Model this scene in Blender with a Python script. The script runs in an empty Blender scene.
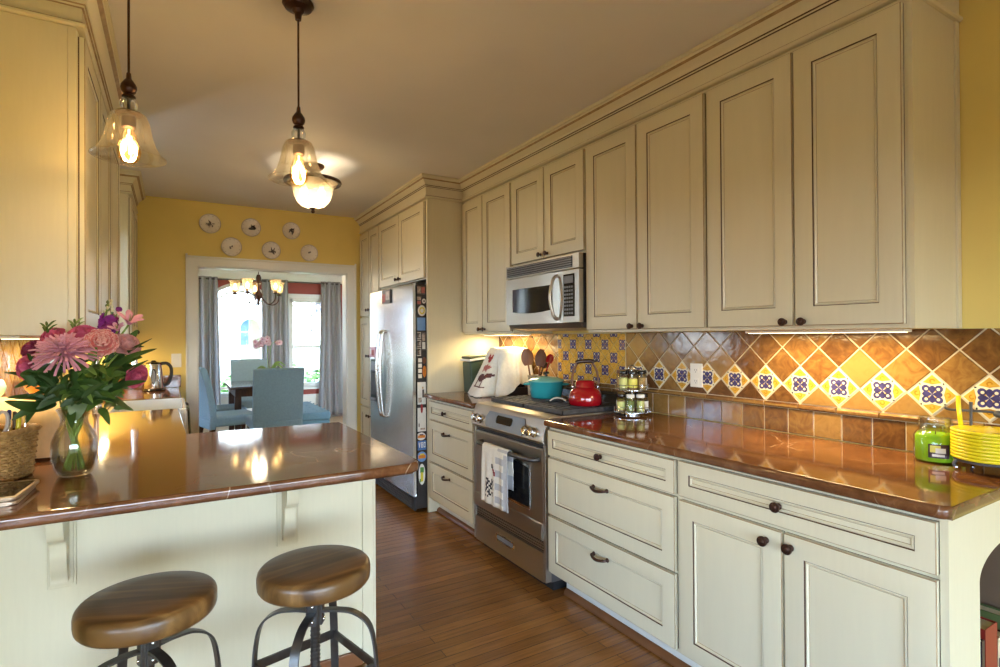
import bpy, bmesh, math, random
from mathutils import Vector, Matrix
R = math.radians
PI = math.pi
rnd = random.Random(7)
SC = bpy.context.scene
COL = SC.collection

# ------------------------------------------------------------------ materials
MT = {}

def new_mat(name):
    m = bpy.data.materials.new(name)
    m.use_nodes = True
    nt = m.node_tree
    b = nt.nodes['Principled BSDF']
    MT[name] = m
    return m, nt, b

def N(nt, kind, **kw):
    n = nt.nodes.new(kind)
    for k, v in kw.items():
        if k.startswith('i_'):
            n.inputs[k[2:].replace('_', ' ')].default_value = v
        else:
            setattr(n, k, v)
    return n

def ramp(nt, src, stops):
    r = nt.nodes.new('ShaderNodeValToRGB')
    e = r.color_ramp.elements
    while len(e) < len(stops):
        e.new(0.5)
    for i, (p, c) in enumerate(stops):
        e[i].position = p
        e[i].color = (c[0], c[1], c[2], 1) if len(c) == 3 else c
    nt.links.new(src, r.inputs[0])
    return r

def coords(nt, scale=(1, 1, 1), kind='Object'):
    tc = nt.nodes.new('ShaderNodeTexCoord')
    mp = nt.nodes.new('ShaderNodeMapping')
    mp.inputs['Scale'].default_value = scale
    nt.links.new(tc.outputs[kind], mp.inputs[0])
    return mp.outputs[0]

def bump(nt, b, src, strength=0.2, dist=0.01):
    bp = nt.nodes.new('ShaderNodeBump')
    bp.inputs['Strength'].default_value = strength
    bp.inputs['Distance'].default_value = dist
    nt.links.new(src, bp.inputs['Height'])
    nt.links.new(bp.outputs[0], b.inputs['Normal'])

def plain(name, col, rough=0.5, metal=0.0, var=0.0, scale=8.0, stretch=(1, 1, 1), bmp=0.0, spec=None, coat=0.0, sub=0.0):
    """principled surface with a gentle procedural variation of its colour"""
    m, nt, b = new_mat(name)
    b.inputs['Base Color'].default_value = (*col, 1)
    b.inputs['Roughness'].default_value = rough
    b.inputs['Metallic'].default_value = metal
    if spec is not None:
        b.inputs['Specular IOR Level'].default_value = spec
    if coat:
        b.inputs['Coat Weight'].default_value = coat
        b.inputs['Coat Roughness'].default_value = 0.08
    if sub:
        b.inputs['Subsurface Weight'].default_value = sub
        b.inputs['Subsurface Radius'].default_value = (0.02, 0.01, 0.006)
    if var or bmp:
        v = coords(nt, stretch)
        n = N(nt, 'ShaderNodeTexNoise', i_Scale=scale, i_Detail=4.0)
        nt.links.new(v, n.inputs['Vector'])
        if var:
            lo = tuple(max(0, c * (1 - var)) for c in col)
            hi = tuple(min(1, c * (1 + var)) for c in col)
            r = ramp(nt, n.outputs['Fac'], [(0.3, lo), (0.7, hi)])
            nt.links.new(r.outputs[0], b.inputs['Base Color'])
        if bmp:
            bump(nt, b, n.outputs['Fac'], bmp, 0.01)
    return m

def emis(name, col, strength):
    m, nt, b = new_mat(name)
    b.inputs['Base Color'].default_value = (*col, 1)
    b.inputs['Emission Color'].default_value = (*col, 1)
    b.inputs['Emission Strength'].default_value = strength
    return m

def thin_glass(name, tint=(1, 1, 1), base=0.04, edge=0.5, rough=0.02, white=0.0):
    """thin clear pane: see-through with a fresnel reflection"""
    m, nt, b = new_mat(name)
    nt.nodes.remove(b)
    out = nt.nodes['Material Output']
    t = N(nt, 'ShaderNodeBsdfTransparent'); t.inputs[0].default_value = (*tint, 1)
    g = N(nt, 'ShaderNodeBsdfGlossy'); g.inputs['Roughness'].default_value = rough
    lw = N(nt, 'ShaderNodeLayerWeight'); lw.inputs['Blend'].default_value = 0.35
    mr = N(nt, 'ShaderNodeMapRange')
    mr.inputs['To Min'].default_value = base; mr.inputs['To Max'].default_value = edge
    nt.links.new(lw.outputs['Fresnel'], mr.inputs['Value'])
    mx = N(nt, 'ShaderNodeMixShader')
    nt.links.new(mr.outputs[0], mx.inputs[0])
    nt.links.new(t.outputs[0], mx.inputs[1]); nt.links.new(g.outputs[0], mx.inputs[2])
    last = mx
    if white:
        d = N(nt, 'ShaderNodeBsdfTranslucent'); d.inputs[0].default_value = (*tint, 1)
        mx2 = N(nt, 'ShaderNodeMixShader'); mx2.inputs[0].default_value = white
        nt.links.new(mx.outputs[0], mx2.inputs[1]); nt.links.new(d.outputs[0], mx2.inputs[2])
        last = mx2
    nt.links.new(last.outputs[0], out.inputs[0])
    return m

# cream cabinet paint with faint brush streaks
def paint(name, col, streak):
    m, nt, b = new_mat(name)
    b.inputs['Roughness'].default_value = 0.38
    v = coords(nt, streak)
    n = N(nt, 'ShaderNodeTexNoise', i_Scale=6.0, i_Detail=5.0, i_Roughness=0.6)
    nt.links.new(v, n.inputs['Vector'])
    r = ramp(nt, n.outputs['Fac'], [(0.25, tuple(c * 0.975 for c in col)), (0.75, tuple(min(1, c * 1.02) for c in col))])
    nt.links.new(r.outputs[0], b.inputs['Base Color'])
    return m
CREAM = (0.67, 0.625, 0.46)
paint('cream', CREAM, (14, 14, 1.2))
paint('cream_panel', (0.67, 0.625, 0.46), (5, 5, 0.6))
plain('glaze', (0.085, 0.04, 0.018), 0.5, var=0.3, scale=20)
plain('glaze_soft', (0.34, 0.24, 0.13), 0.5, var=0.25, scale=25)
plain('cabinet_inside', (0.42, 0.33, 0.2), 0.6, var=0.1)
plain('white_trim', (0.76, 0.76, 0.70), 0.35, var=0.03, scale=3)
plain('wall_yellow', (0.76, 0.60, 0.185), 0.55, var=0.05, scale=2.5, bmp=0.04)
plain('wall_red', (0.30, 0.045, 0.028), 0.55, var=0.06, scale=3)
plain('ceiling_white', (0.72, 0.715, 0.715), 0.7, var=0.03, scale=2, bmp=0.05)
plain('wall_white', (0.8, 0.8, 0.77), 0.6, var=0.02)
plain('bronze', (0.055, 0.025, 0.017), 0.33, 0.6, var=0.3, scale=30)
plain('chrome', (0.72, 0.72, 0.72), 0.12, 1.0, var=0.04)
plain('black_gloss', (0.012, 0.012, 0.013), 0.12, var=0.2)
plain('black_matte', (0.02, 0.02, 0.021), 0.5, var=0.2, scale=20, bmp=0.1)
plain('iron', (0.075, 0.074, 0.078), 0.5, 0.2, var=0.3, scale=30, bmp=0.1)
plain('gunmetal', (0.115, 0.11, 0.105), 0.36, 0.85, var=0.25, scale=18)
plain('fridge_side', (0.022, 0.018, 0.016), 0.45, var=0.2, scale=60, bmp=0.1)
plain('porcelain', (0.80, 0.82, 0.80), 0.12, var=0.02)
plain('plastic_white', (0.80, 0.78, 0.70), 0.35, var=0.02)
plain('key_blue', (0.22, 0.27, 0.33), 0.3, 0.3, var=0.1)
plain('plastic_grey', (0.16, 0.165, 0.175), 0.35, var=0.1)
plain('steel_dark', (0.22, 0.22, 0.23), 0.3, 0.9, var=0.1, scale=5)

def steel(name, col, rough, stretch):
    m, nt, b = new_mat(name)
    b.inputs['Metallic'].default_value = 1.0
    v = coords(nt, stretch)
    n = N(nt, 'ShaderNodeTexNoise', i_Scale=5.0, i_Detail=3.0)
    nt.links.new(v, n.inputs['Vector'])
    r = ramp(nt, n.outputs['Fac'], [(0.3, tuple(c * 0.96 for c in col)), (0.7, tuple(min(1, c * 1.03) for c in col))])
    nt.links.new(r.outputs[0], b.inputs['Base Color'])
    rr = N(nt, 'ShaderNodeMapRange'); rr.inputs['To Min'].default_value = rough * 0.9; rr.inputs['To Max'].default_value = rough * 1.1
    nt.links.new(n.outputs['Fac'], rr.inputs['Value']); nt.links.new(rr.outputs[0], b.inputs['Roughness'])
    return m
steel('stainless', (0.66, 0.66, 0.64), 0.26, (.6, .6, 320))
steel('stainless_range', (0.47, 0.43, 0.365), 0.34, (.6, .6, 320))

# polished red brown marble with pale veins
def marble():
    m, nt, b = new_mat('marble')
    b.inputs['Roughness'].default_value = 0.075
    b.inputs['Specular IOR Level'].default_value = 0.62
    v = coords(nt)
    w = N(nt, 'ShaderNodeTexNoise', i_Scale=2.2, i_Detail=4.0)
    nt.links.new(v, w.inputs['Vector'])
    add = N(nt, 'ShaderNodeMixRGB', blend_type='ADD'); add.inputs[0].default_value = 0.55
    nt.links.new(v, add.inputs[1]); nt.links.new(w.outputs['Color'], add.inputs[2])
    n = N(nt, 'ShaderNodeTexNoise', i_Scale=9.0, i_Detail=8.0, i_Roughness=0.68)
    nt.links.new(add.outputs[0], n.inputs['Vector'])
    base = ramp(nt, n.outputs['Fac'], [(0.28, (0.075, 0.027, 0.010)), (0.5, (0.155, 0.062, 0.025)), (0.72, (0.27, 0.125, 0.058))])
    vo = N(nt, 'ShaderNodeTexVoronoi', feature='DISTANCE_TO_EDGE', i_Scale=4.2)
    nt.links.new(add.outputs[0], vo.inputs['Vector'])
    line = ramp(nt, vo.outputs['Distance'], [(0.0, (1, 1, 1)), (0.011, (0, 0, 0))])
    mk = N(nt, 'ShaderNodeTexNoise', i_Scale=3.7, i_Detail=3.0)
    nt.links.new(v, mk.inputs['Vector'])
    mask = ramp(nt, mk.outputs['Fac'], [(0.50, (0, 0, 0)), (0.64, (0.75, 0.75, 0.75))])
    mul = N(nt, 'ShaderNodeMixRGB', blend_type='MULTIPLY'); mul.inputs[0].default_value = 1
    nt.links.new(line.outputs[0], mul.inputs[1]); nt.links.new(mask.outputs[0], mul.inputs[2])
    mix = N(nt, 'ShaderNodeMixRGB')
    nt.links.new(mul.outputs[0], mix.inputs[0]); nt.links.new(base.outputs[0], mix.inputs[1])
    mix.inputs[2].default_value = (0.62, 0.50, 0.36, 1)
    nt.links.new(mix.outputs[0], b.inputs['Base Color'])
marble()

# narrow oak boards laid across the room
def boards():
    m, nt, b = new_mat('oak_floor')
    v = coords(nt, (1, 1, 1))
    br = N(nt, 'ShaderNodeTexBrick', offset=0.37, offset_frequency=2)
    br.inputs['Scale'].default_value = 1.0
    br.inputs['Brick Width'].default_value = 0.95
    br.inputs['Row Height'].default_value = 0.058
    br.inputs['Mortar Size'].default_value = 0.0012
    br.inputs['Mortar Smooth'].default_value = 0.2
    br.inputs['Color1'].default_value = (0.37, 0.168, 0.043, 1)
    br.inputs['Color2'].default_value = (0.25, 0.105, 0.026, 1)
    br.inputs['Mortar'].default_value = (0.05, 0.02, 0.008, 1)
    nt.links.new(v, br.inputs['Vector'])
    v2 = coords(nt, (2.2, 34, 1))
    n = N(nt, 'ShaderNodeTexNoise', i_Scale=2.2, i_Detail=6.0, i_Roughness=0.65)
    nt.links.new(v2, n.inputs['Vector'])
    g = ramp(nt, n.outputs['Fac'], [(0.32, (0.62, 0.58, 0.52)), (0.68, (1.15, 1.12, 1.05))])
    mul = N(nt, 'ShaderNodeMixRGB', blend_type='MULTIPLY'); mul.inputs[0].default_value = 0.85
    nt.links.new(br.outputs['Color'], mul.inputs[1]); nt.links.new(g.outputs[0], mul.inputs[2])
    nt.links.new(mul.outputs[0], b.inputs['Base Color'])
    b.inputs['Roughness'].default_value = 0.27
    bump(nt, b, n.outputs['Fac'], 0.06, 0.004)
boards()
plain('oak_dining', (0.55, 0.38, 0.20), 0.3, var=0.2, scale=4, stretch=(1, 12, 1))

# handmade glazed tile, every tile its own tone
def tile(name, stops, swirl):
    m, nt, b = new_mat(name)
    g = N(nt, 'ShaderNodeNewGeometry')
    v = coords(nt)
    n = N(nt, 'ShaderNodeTexNoise', i_Scale=16.0, i_Detail=3.0, i_Distortion=2.5)
    nt.links.new(v, n.inputs['Vector'])
    ad = N(nt, 'ShaderNodeMath', operation='MULTIPLY_ADD'); ad.inputs[1].default_value = swirl; ad.inputs[2].default_value = -swirl * 0.5
    nt.links.new(n.outputs['Fac'], ad.inputs[0])
    s = N(nt, 'ShaderNodeMath', operation='ADD')
    nt.links.new(g.outputs['Random Per Island'], s.inputs[0]); nt.links.new(ad.outputs[0], s.inputs[1])
    r = ramp(nt, s.outputs[0], stops)
    nt.links.new(r.outputs[0], b.inputs['Base Color'])
    b.inputs['Roughness'].default_value = 0.16
    b.inputs['Coat Weight'].default_value = 0.3
    b.inputs['Coat Roughness'].default_value = 0.06
    n2 = N(nt, 'ShaderNodeTexNoise', i_Scale=26.0, i_Detail=2.0)
    nt.links.new(v, n2.inputs['Vector'])
    bump(nt, b, n2.outputs['Fac'], 0.25, 0.006)
tile('tile_amber', [(0.0, (0.10, 0.042, 0.014)), (0.35, (0.175, 0.08, 0.023)), (0.65, (0.26, 0.14, 0.038)), (1.0, (0.30, 0.17, 0.052))], 1.1)
plain('grout', (0.60, 0.51, 0.34), 0.8, var=0.12, scale=30)
plain('tile_ivory', (0.74, 0.68, 0.50), 0.15, var=0.06, scale=30)
plain('tile_yellow', (0.60, 0.35, 0.05), 0.15, var=0.15, scale=40)
plain('tile_ochre', (0.42, 0.19, 0.012), 0.15, var=0.15, scale=40)
plain('tile_blue', (0.058, 0.05, 0.165), 0.15, var=0.3, scale=60)
plain('tile_dark', (0.012, 0.022, 0.03), 0.15, var=0.3, scale=60)

# stained seat wood with broad grain
def seatwood():
    m, nt, b = new_mat('seat_wood')
    v = coords(nt, (1.5, 16, 6))
    n = N(nt, 'ShaderNodeTexNoise', i_Scale=2.0, i_Detail=6.0, i_Distortion=0.6)
    nt.links.new(v, n.inputs['Vector'])
    v2 = coords(nt, (0.6, 13, 1))
    n2 = N(nt, 'ShaderNodeTexNoise', i_Scale=1.6, i_Detail=1.0)
    nt.links.new(v2, n2.inputs['Vector'])
    a = ramp(nt, n.outputs['Fac'], [(0.3, (0.10, 0.050, 0.016)), (0.55, (0.19, 0.105, 0.035)), (0.75, (0.30, 0.18, 0.065))])
    c = ramp(nt, n2.outputs['Fac'], [(0.42, (0.62, 0.55, 0.5)), (0.58, (1.05, 1.0, 0.95))])
    mul = N(nt, 'ShaderNodeMixRGB', blend_type='MULTIPLY'); mul.inputs[0].default_value = 0.9
    nt.links.new(a.outputs[0], mul.inputs[1]); nt.links.new(c.outputs[0], mul.inputs[2])
    nt.links.new(mul.outputs[0], b.inputs['Base Color'])
    b.inputs['Roughness'].default_value = 0.34
    bump(nt, b, n.outputs['Fac'], 0.08, 0.004)
seatwood()
plain('wood_dark', (0.05, 0.022, 0.012), 0.45, var=0.3, scale=5, stretch=(8, 8, 1))
plain('wood_mid', (0.20, 0.075, 0.022), 0.42, var=0.3, scale=6, stretch=(6, 6, 1))
plain('wood_tan', (0.62, 0.45, 0.235), 0.42, var=0.16, scale=3, stretch=(9, 2, 4))
plain('shoe_wood', (0.19, 0.075, 0.028), 0.35, var=0.2, scale=6)

# fabrics
plain('curtain_grey', (0.30, 0.29, 0.28), 0.5, var=0.10, scale=60, bmp=0.05)
plain('slip_blue', (0.215, 0.325, 0.375), 0.8, var=0.07, scale=60, bmp=0.12)
plain('slip_sage', (0.22, 0.27, 0.25), 0.8, var=0.06, scale=60, bmp=0.12)
plain('bench_blue', (0.12, 0.235, 0.31), 0.7, var=0.07, scale=60, bmp=0.12)
plain('cloth_white', (0.80, 0.78, 0.70), 0.85, var=0.05, scale=50, bmp=0.2)
plain('cloth_grey', (0.50, 0.51, 0.53), 0.85, var=0.05, scale=80, bmp=0.2)
plain('print_red', (0.33, 0.03, 0.03), 0.8, var=0.15, scale=60)
plain('print_rose', (0.45, 0.14, 0.12), 0.8, var=0.15, scale=60)
plain('print_brown', (0.10, 0.03, 0.03), 0.8, var=0.2, scale=60)
plain('print_black', (0.04, 0.04, 0.045), 0.8, var=0.2, scale=60)
plain('towel_dark', (0.03, 0.032, 0.05), 0.9, var=0.3, scale=60, bmp=0.2)
plain('towel_green', (0.32, 0.36, 0.27), 0.9, var=0.2, scale=60, bmp=0.2)

# wicker
def wicker():
    m, nt, b = new_mat('wicker')
    v = coords(nt, (1, 1, 1))
    n = N(nt, 'ShaderNodeTexNoise', i_Scale=60.0, i_Detail=3.0)
    nt.links.new(v, n.inputs['Vector'])
    r = ramp(nt, n.outputs['Fac'], [(0.3, (0.24, 0.115, 0.032)), (0.7, (0.52, 0.31, 0.11))])
    nt.links.new(r.outputs[0], b.inputs['Base Color'])
    b.inputs['Roughness'].default_value = 0.55
wicker()

# kitchen objects
plain('teal_enamel', (0.035, 0.37, 0.42), 0.12, var=0.06, coat=0.5)
plain('teal_pale', (0.25, 0.60, 0.52), 0.14, var=0.05, coat=0.5)
plain('red_enamel', (0.33, 0.004, 0.010), 0.10, var=0.06, coat=0.6)
plain('cork_brown', (0.16, 0.055, 0.02), 0.4, var=0.3, scale=20)
plain('stoneware', (0.46, 0.40, 0.28), 0.35, var=0.25, scale=40)
plain('green_dark', (0.035, 0.06, 0.035), 0.3, var=0.2)
plain('spoon_ivory', (0.66, 0.62, 0.50), 0.3, var=0.05)
plain('wax_green', (0.30, 0.62, 0.02), 0.25, var=0.08, sub=0.2)
plain('label_dark', (0.05, 0.02, 0.03), 0.35, var=0.3)
plain('label_yellow', (0.70, 0.66, 0.12), 0.5, var=0.1, scale=40)
plain('label_lime', (0.62, 0.64, 0.22), 0.5, var=0.1, scale=40)
plain('label_white', (0.76, 0.75, 0.70), 0.5, var=0.05, scale=40)
plain('label_pink', (0.72, 0.42, 0.50), 0.5, var=0.1, scale=40)
plain('herb_green', (0.18, 0.25, 0.07), 0.8, var=0.4, scale=90)
plain('spice_red', (0.35, 0.06, 0.015), 0.8, var=0.4, scale=90)
plain('spice_tan', (0.50, 0.32, 0.11), 0.8, var=0.4, scale=90)
plain('spice_black', (0.03, 0.025, 0.02), 0.8, var=0.4, scale=90)
plain('plate_yellow', (0.78, 0.66, 0.02), 0.18, var=0.05)
plain('plate_rim', (0.60, 0.50, 0.02), 0.2, var=0.1)
plain('olive_dot', (0.10, 0.09, 0.02), 0.3)
plain('plate_white', (0.74, 0.69, 0.62), 0.22, var=0.03)
plain('plate_grey', (0.46, 0.41, 0.38), 0.3, var=0.1)
plain('plate_ink', (0.11, 0.09, 0.09), 0.4)
plain('mirror_screen', (0.01, 0.01, 0.012), 0.06)
plain('phone_gold', (0.60, 0.46, 0.34), 0.3, 0.6, var=0.05)
plain('magnet_blue', (0.06, 0.17, 0.45), 0.35, var=0.2, scale=15)
plain('magnet_sky', (0.16, 0.32, 0.62), 0.35, var=0.3, scale=8)
plain('magnet_orange', (0.68, 0.22, 0.02), 0.35, var=0.2, scale=30)
plain('magnet_yellow', (0.72, 0.60, 0.05), 0.35, var=0.1)
plain('magnet_green', (0.10, 0.30, 0.06), 0.35, var=0.2)
plain('photo_tone', (0.42, 0.33, 0.26), 0.35, var=0.7, scale=55)
plain('photo_dark', (0.09, 0.075, 0.07), 0.35, var=0.7, scale=70)
plain('book_red', (0.26, 0.02, 0.012), 0.45, var=0.08)
plain('book_green', (0.10, 0.14, 0.045), 0.5, var=0.1)
plain('book_cream', (0.62, 0.56, 0.38), 0.6, var=0.1, scale=60)
plain('niche_brown', (0.15, 0.095, 0.055), 0.6, var=0.1)
plain('pen_blue', (0.03, 0.05, 0.25), 0.3)
plain('pen_yellow', (0.75, 0.68, 0.02), 0.3)
plain('pen_red', (0.45, 0.02, 0.04), 0.3)

# flowers
plain('petal_pink', (0.62, 0.29, 0.40), 0.6, var=0.14, scale=25, sub=0.1)
plain('petal_coral', (0.72, 0.22, 0.22), 0.6, var=0.14, scale=25, sub=0.1)
plain('petal_coral_edge', (0.80, 0.44, 0.40), 0.6, var=0.1, scale=25, sub=0.1)
plain('petal_rose', (0.55, 0.09, 0.19), 0.6, var=0.16, scale=25, sub=0.1)
plain('petal_blush', (0.62, 0.30, 0.30), 0.6, var=0.16, scale=25, sub=0.1)
plain('petal_magenta', (0.30, 0.015, 0.17), 0.6, var=0.2, scale=25, sub=0.1)
plain('petal_purple', (0.20, 0.006, 0.20), 0.6, var=0.25, scale=25, sub=0.1)
plain('petal_wine', (0.22, 0.02, 0.07), 0.6, var=0.2, scale=25, sub=0.1)
plain('leaf_dark', (0.024, 0.062, 0.010), 0.55, var=0.35, scale=12)
plain('leaf_mid', (0.062, 0.125, 0.016), 0.55, var=0.3, scale=12)
plain('leaf_light', (0.17, 0.27, 0.06), 0.45, var=0.2, scale=12)
plain('leaf_grey', (0.14, 0.20, 0.10), 0.5, var=0.2, scale=12)
plain('stem_green', (0.17, 0.26, 0.035), 0.5, var=0.25, scale=20)
plain('bud_cream', (0.62, 0.58, 0.38), 0.6, var=0.1, scale=30)
plain('orchid_pink', (0.72, 0.50, 0.52), 0.6, var=0.15, scale=30, sub=0.1)

# glass and lamps
thin_glass('glass_clear', (0.97, 0.98, 0.97), 0.035, 0.62, 0.015)
thin_glass('glass_shade', (0.97, 0.95, 0.90), 0.05, 0.45, 0.03, white=0.006)
thin_glass('glass_window', (1, 1, 1), 0.02, 0.35, 0.0)
thin_glass('glass_amber', (1.0, 0.82, 0.52), 0.03, 0.4, 0.02)
thin_glass('glass_frost', (1.0, 0.90, 0.72), 0.03, 0.3, 0.2, white=0.22)
thin_glass('glass_ribbed', (1.0, 0.84, 0.58), 0.05, 0.4, 0.15, white=0.22)
emis('bulb_soft', (1.0, 0.76, 0.42), 2.4)
thin_glass('water', (0.93, 0.96, 0.90), 0.06, 0.6, 0.0)
emis('filament', (1.0, 0.60, 0.20), 35.0)
emis('bulb_core', (1.0, 0.80, 0.50), 9.0)
emis('shade_lit', (1.0, 0.86, 0.62), 1.6)
emis('bowl_lit', (1.0, 0.80, 0.48), 0.55)
emis('led_lens', (1.0, 0.86, 0.55), 4.0)
emis('display_glow', (0.02, 0.02, 0.02), 0.0)

# outdoors
plain('lawn', (0.15, 0.30, 0.06), 0.9, var=0.3, scale=3)
plain('stucco', (0.82, 0.80, 0.76), 0.8, var=0.04)
plain('stucco_beige', (0.62, 0.53, 0.40), 0.8, var=0.05)
plain('ground_dark_unseen', (0.13, 0.095, 0.07), 0.9, var=0.2)  # unseen ground outside, kept dark to cut bounce light on the wall units
plain('road_grey', (0.42, 0.42, 0.42), 0.9, var=0.1)
plain('hedge', (0.10, 0.22, 0.05), 0.8, var=0.5, scale=8)
plain('blossom_tree', (0.40, 0.36, 0.42), 0.8, var=0.4, scale=6)
plain('roof_tile', (0.36, 0.20, 0.13), 0.8, var=0.2)

# ------------------------------------------------------------------ mesh builder
class MB:
    def __init__(s):
        s.bm = bmesh.new(); s.names = []; s.M = Matrix.Identity(4); s.bev = False
    def mi(s, m):
        if m not in s.names: s.names.append(m)
        return s.names.index(m)
    def at(s, M=None):
        s.M = M if M is not None else Matrix.Identity(4); return s
    def v(s, co): return s.bm.verts.new(s.M @ Vector(co))
    def f(s, vs, m):
        try: fc = s.bm.faces.new(vs)
        except ValueError: return None
        fc.material_index = s.mi(m); return fc
    def box(s, x0, y0, z0, x1, y1, z1, m='cream', bev=0.0, seg=2):
        V = [s.v((x, y, z)) for x in (x0, x1) for y in (y0, y1) for z in (z0, z1)]
        fs = [s.f([V[i] for i in q], m) for q in ((0, 1, 3, 2), (4, 6, 7, 5), (0, 4, 5, 1), (2, 3, 7, 6), (0, 2, 6, 4), (1, 5, 7, 3))]
        if bev:
            s.bev = True
            es = list({e for f in fs if f for e in f.edges})
            r = bmesh.ops.bevel(s.bm, geom=es, offset=bev, segments=seg, profile=0.5, affect='EDGES', clamp_overlap=True)
            k = s.mi(m)
            for f in r['faces']: f.material_index = k
        return s
    def prism(s, pts, axis, a0, a1, m='cream', bev=0.0, seg=2, bev_all=False):
        def P(p, a):
            return {'x': (a, p[0], p[1]), 'y': (p[0], a, p[1]), 'z': (p[0], p[1], a)}[axis]
        A = [s.v(P(p, a0)) for p in pts]; B = [s.v(P(p, a1)) for p in pts]
        n = len(pts); fs = [s.f(A[::-1], m), s.f(B, m)]
        sd = [s.f([A[i], A[(i + 1) % n], B[(i + 1) % n], B[i]], m) for i in range(n)]
        if bev:
            s.bev = True
            es = set(fs[0].edges) | set(fs[1].edges)
            if bev_all:
                for q in sd: es |= set(q.edges)
            r = bmesh.ops.bevel(s.bm, geom=list(es), offset=bev, segments=seg, profile=0.5, affect='EDGES', clamp_overlap=True)
            k = s.mi(m)
            for f in r['faces']: f.material_index = k
        return s
    def lathe(s, prof, c=(0, 0, 0), seg=24, m='cream', sx=1.0, sy=1.0, cap=True, mats=None):
        rings = []
        for r, z in prof:
            if r < 1e-6:
                rings.append([s.v((c[0], c[1], c[2] + z))])
            else:
                rings.append([s.v((c[0] + r * sx * math.cos(2 * PI * i / seg), c[1] + r * sy * math.sin(2 * PI * i / seg), c[2] + z)) for i in range(seg)])
        for k, (a, b) in enumerate(zip(rings, rings[1:])):
            mm = mats[k] if mats else m
            for i in range(seg):
                j = (i + 1) % seg
                if len(a) == 1 and len(b) == 1: continue
                if len(a) == 1: s.f([a[0], b[i], b[j]], mm)
                elif len(b) == 1: s.f([a[i], a[j], b[0]], mm)
                else: s.f([a[i], a[j], b[j], b[i]], mm)
        if cap:
            if len(rings[0]) > 1: s.f(rings[0][::-1], mats[0] if mats else m)
            if len(rings[-1]) > 1: s.f(rings[-1], mats[-1] if mats else m)
        return s
    def tube(s, pts, r, seg=10, m='bronze', flat=None, up=None, cap=True):
        pts = [Vector(p) for p in pts]; n = len(pts)
        rs = r if isinstance(r, (list, tuple)) else [r] * n
        prev = None; rings = []
        for i, p in enumerate(pts):
            t = (pts[min(i + 1, n - 1)] - pts[max(i - 1, 0)])
            t = t.normalized() if t.length > 1e-9 else Vector((0, 0, 1))
            if up is not None:
                a = Vector(up); a = (a - t * a.dot(t))
                if a.length < 1e-6: a = t.orthogonal()
                a.normalize()
            elif prev is None:
                a = t.orthogonal().normalized()
            else:
                a = prev - t * prev.dot(t)
                a = a.normalized() if a.length > 1e-6 else t.orthogonal().normalized()
            prev = a; b = t.cross(a)
            if flat:
                w, h = flat
                ring = [s.v(p + a * x + b * y) for x, y in ((-w, -h), (w, -h), (w, h), (-w, h))]
            else:
                ring = [s.v(p + (a * math.cos(2 * PI * k / seg) + b * math.sin(2 * PI * k / seg)) * rs[i]) for k in range(seg)]
            rings.append(ring)
        for a, b in zip(rings, rings[1:]):
            q = len(a)
            for k in range(q): s.f([a[k], a[(k + 1) % q], b[(k + 1) % q], b[k]], m)
        if cap:
            s.f(rings[0][::-1], m); s.f(rings[-1], m)
        return s
    def ball(s, c, r, m='bronze', seg=14, rings=8):
        rx, ry, rz = (r, r, r) if not isinstance(r, (tuple, list)) else r
        R_ = []
        for j in range(rings + 1):
            th = PI * j / rings
            if j in (0, rings): R_.append([s.v((c[0], c[1], c[2] - rz * math.cos(th)))])
            else: R_.append([s.v((c[0] + rx * math.sin(th) * math.cos(2 * PI * i / seg), c[1] + ry * math.sin(th) * math.sin(2 * PI * i / seg), c[2] - rz * math.cos(th))) for i in range(seg)])
        for a, b in zip(R_, R_[1:]):
            for i in range(seg):
                j = (i + 1) % seg
                if len(a) == 1: s.f([a[0], b[j], b[i]], m)
                elif len(b) == 1: s.f([a[i], a[j], b[0]], m)
                else: s.f([a[i], a[j], b[j], b[i]], m)
        return s
    def torus(s, c, Rr, r, m='bronze', seg=28, rs=8, sx=1, sy=1):
        G = []
        for i in range(seg):
            a = 2 * PI * i / seg
            G.append([s.v((c[0] + sx * (Rr + r * math.cos(2 * PI * k / rs)) * math.cos(a), c[1] + sy * (Rr + r * math.cos(2 * PI * k / rs)) * math.sin(a), c[2] + r * math.sin(2 * PI * k / rs))) for k in range(rs)])
        for i in range(seg):
            A, B = G[i], G[(i + 1) % seg]
            for k in range(rs): s.f([A[k], B[k], B[(k + 1) % rs], A[(k + 1) % rs]], m)
        return s
    def sheet(s, rows, m, thick=0.0):
        """grid of points; with a thickness it becomes a closed solid"""
        nr, nc = len(rows), len(rows[0])
        P = [[Vector(p) for p in r] for r in rows]
        A = [[s.v(p) for p in r] for r in P]
        def quad(G, flip):
            for i in range(nr - 1):
                for j in range(nc - 1):
                    q = [G[i][j], G[i][j + 1], G[i + 1][j + 1], G[i + 1][j]]
                    s.f(q[::-1] if flip else q, m)
        quad(A, False)
        if thick:
            nrm = [[None] * nc for _ in range(nr)]
            for i in range(nr):
                for j in range(nc):
                    du = P[i][min(j + 1, nc - 1)] - P[i][max(j - 1, 0)]
                    dv = P[min(i + 1, nr - 1)][j] - P[max(i - 1, 0)][j]
                    k = du.cross(dv)
                    nrm[i][j] = k.normalized() if k.length > 1e-12 else Vector((0, 0, 1))
            B = [[s.v(P[i][j] - nrm[i][j] * thick) for j in range(nc)] for i in range(nr)]
            quad(B, True)
            for i in range(nr - 1):
                s.f([A[i][0], A[i + 1][0], B[i + 1][0], B[i][0]], m); s.f([A[i][-1], B[i][-1], B[i + 1][-1], A[i + 1][-1]], m)
            for j in range(nc - 1):
                s.f([A[0][j], B[0][j], B[0][j + 1], A[0][j + 1]], m); s.f([A[-1][j], A[-1][j + 1], B[-1][j + 1], B[-1][j]], m)
        return s
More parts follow.
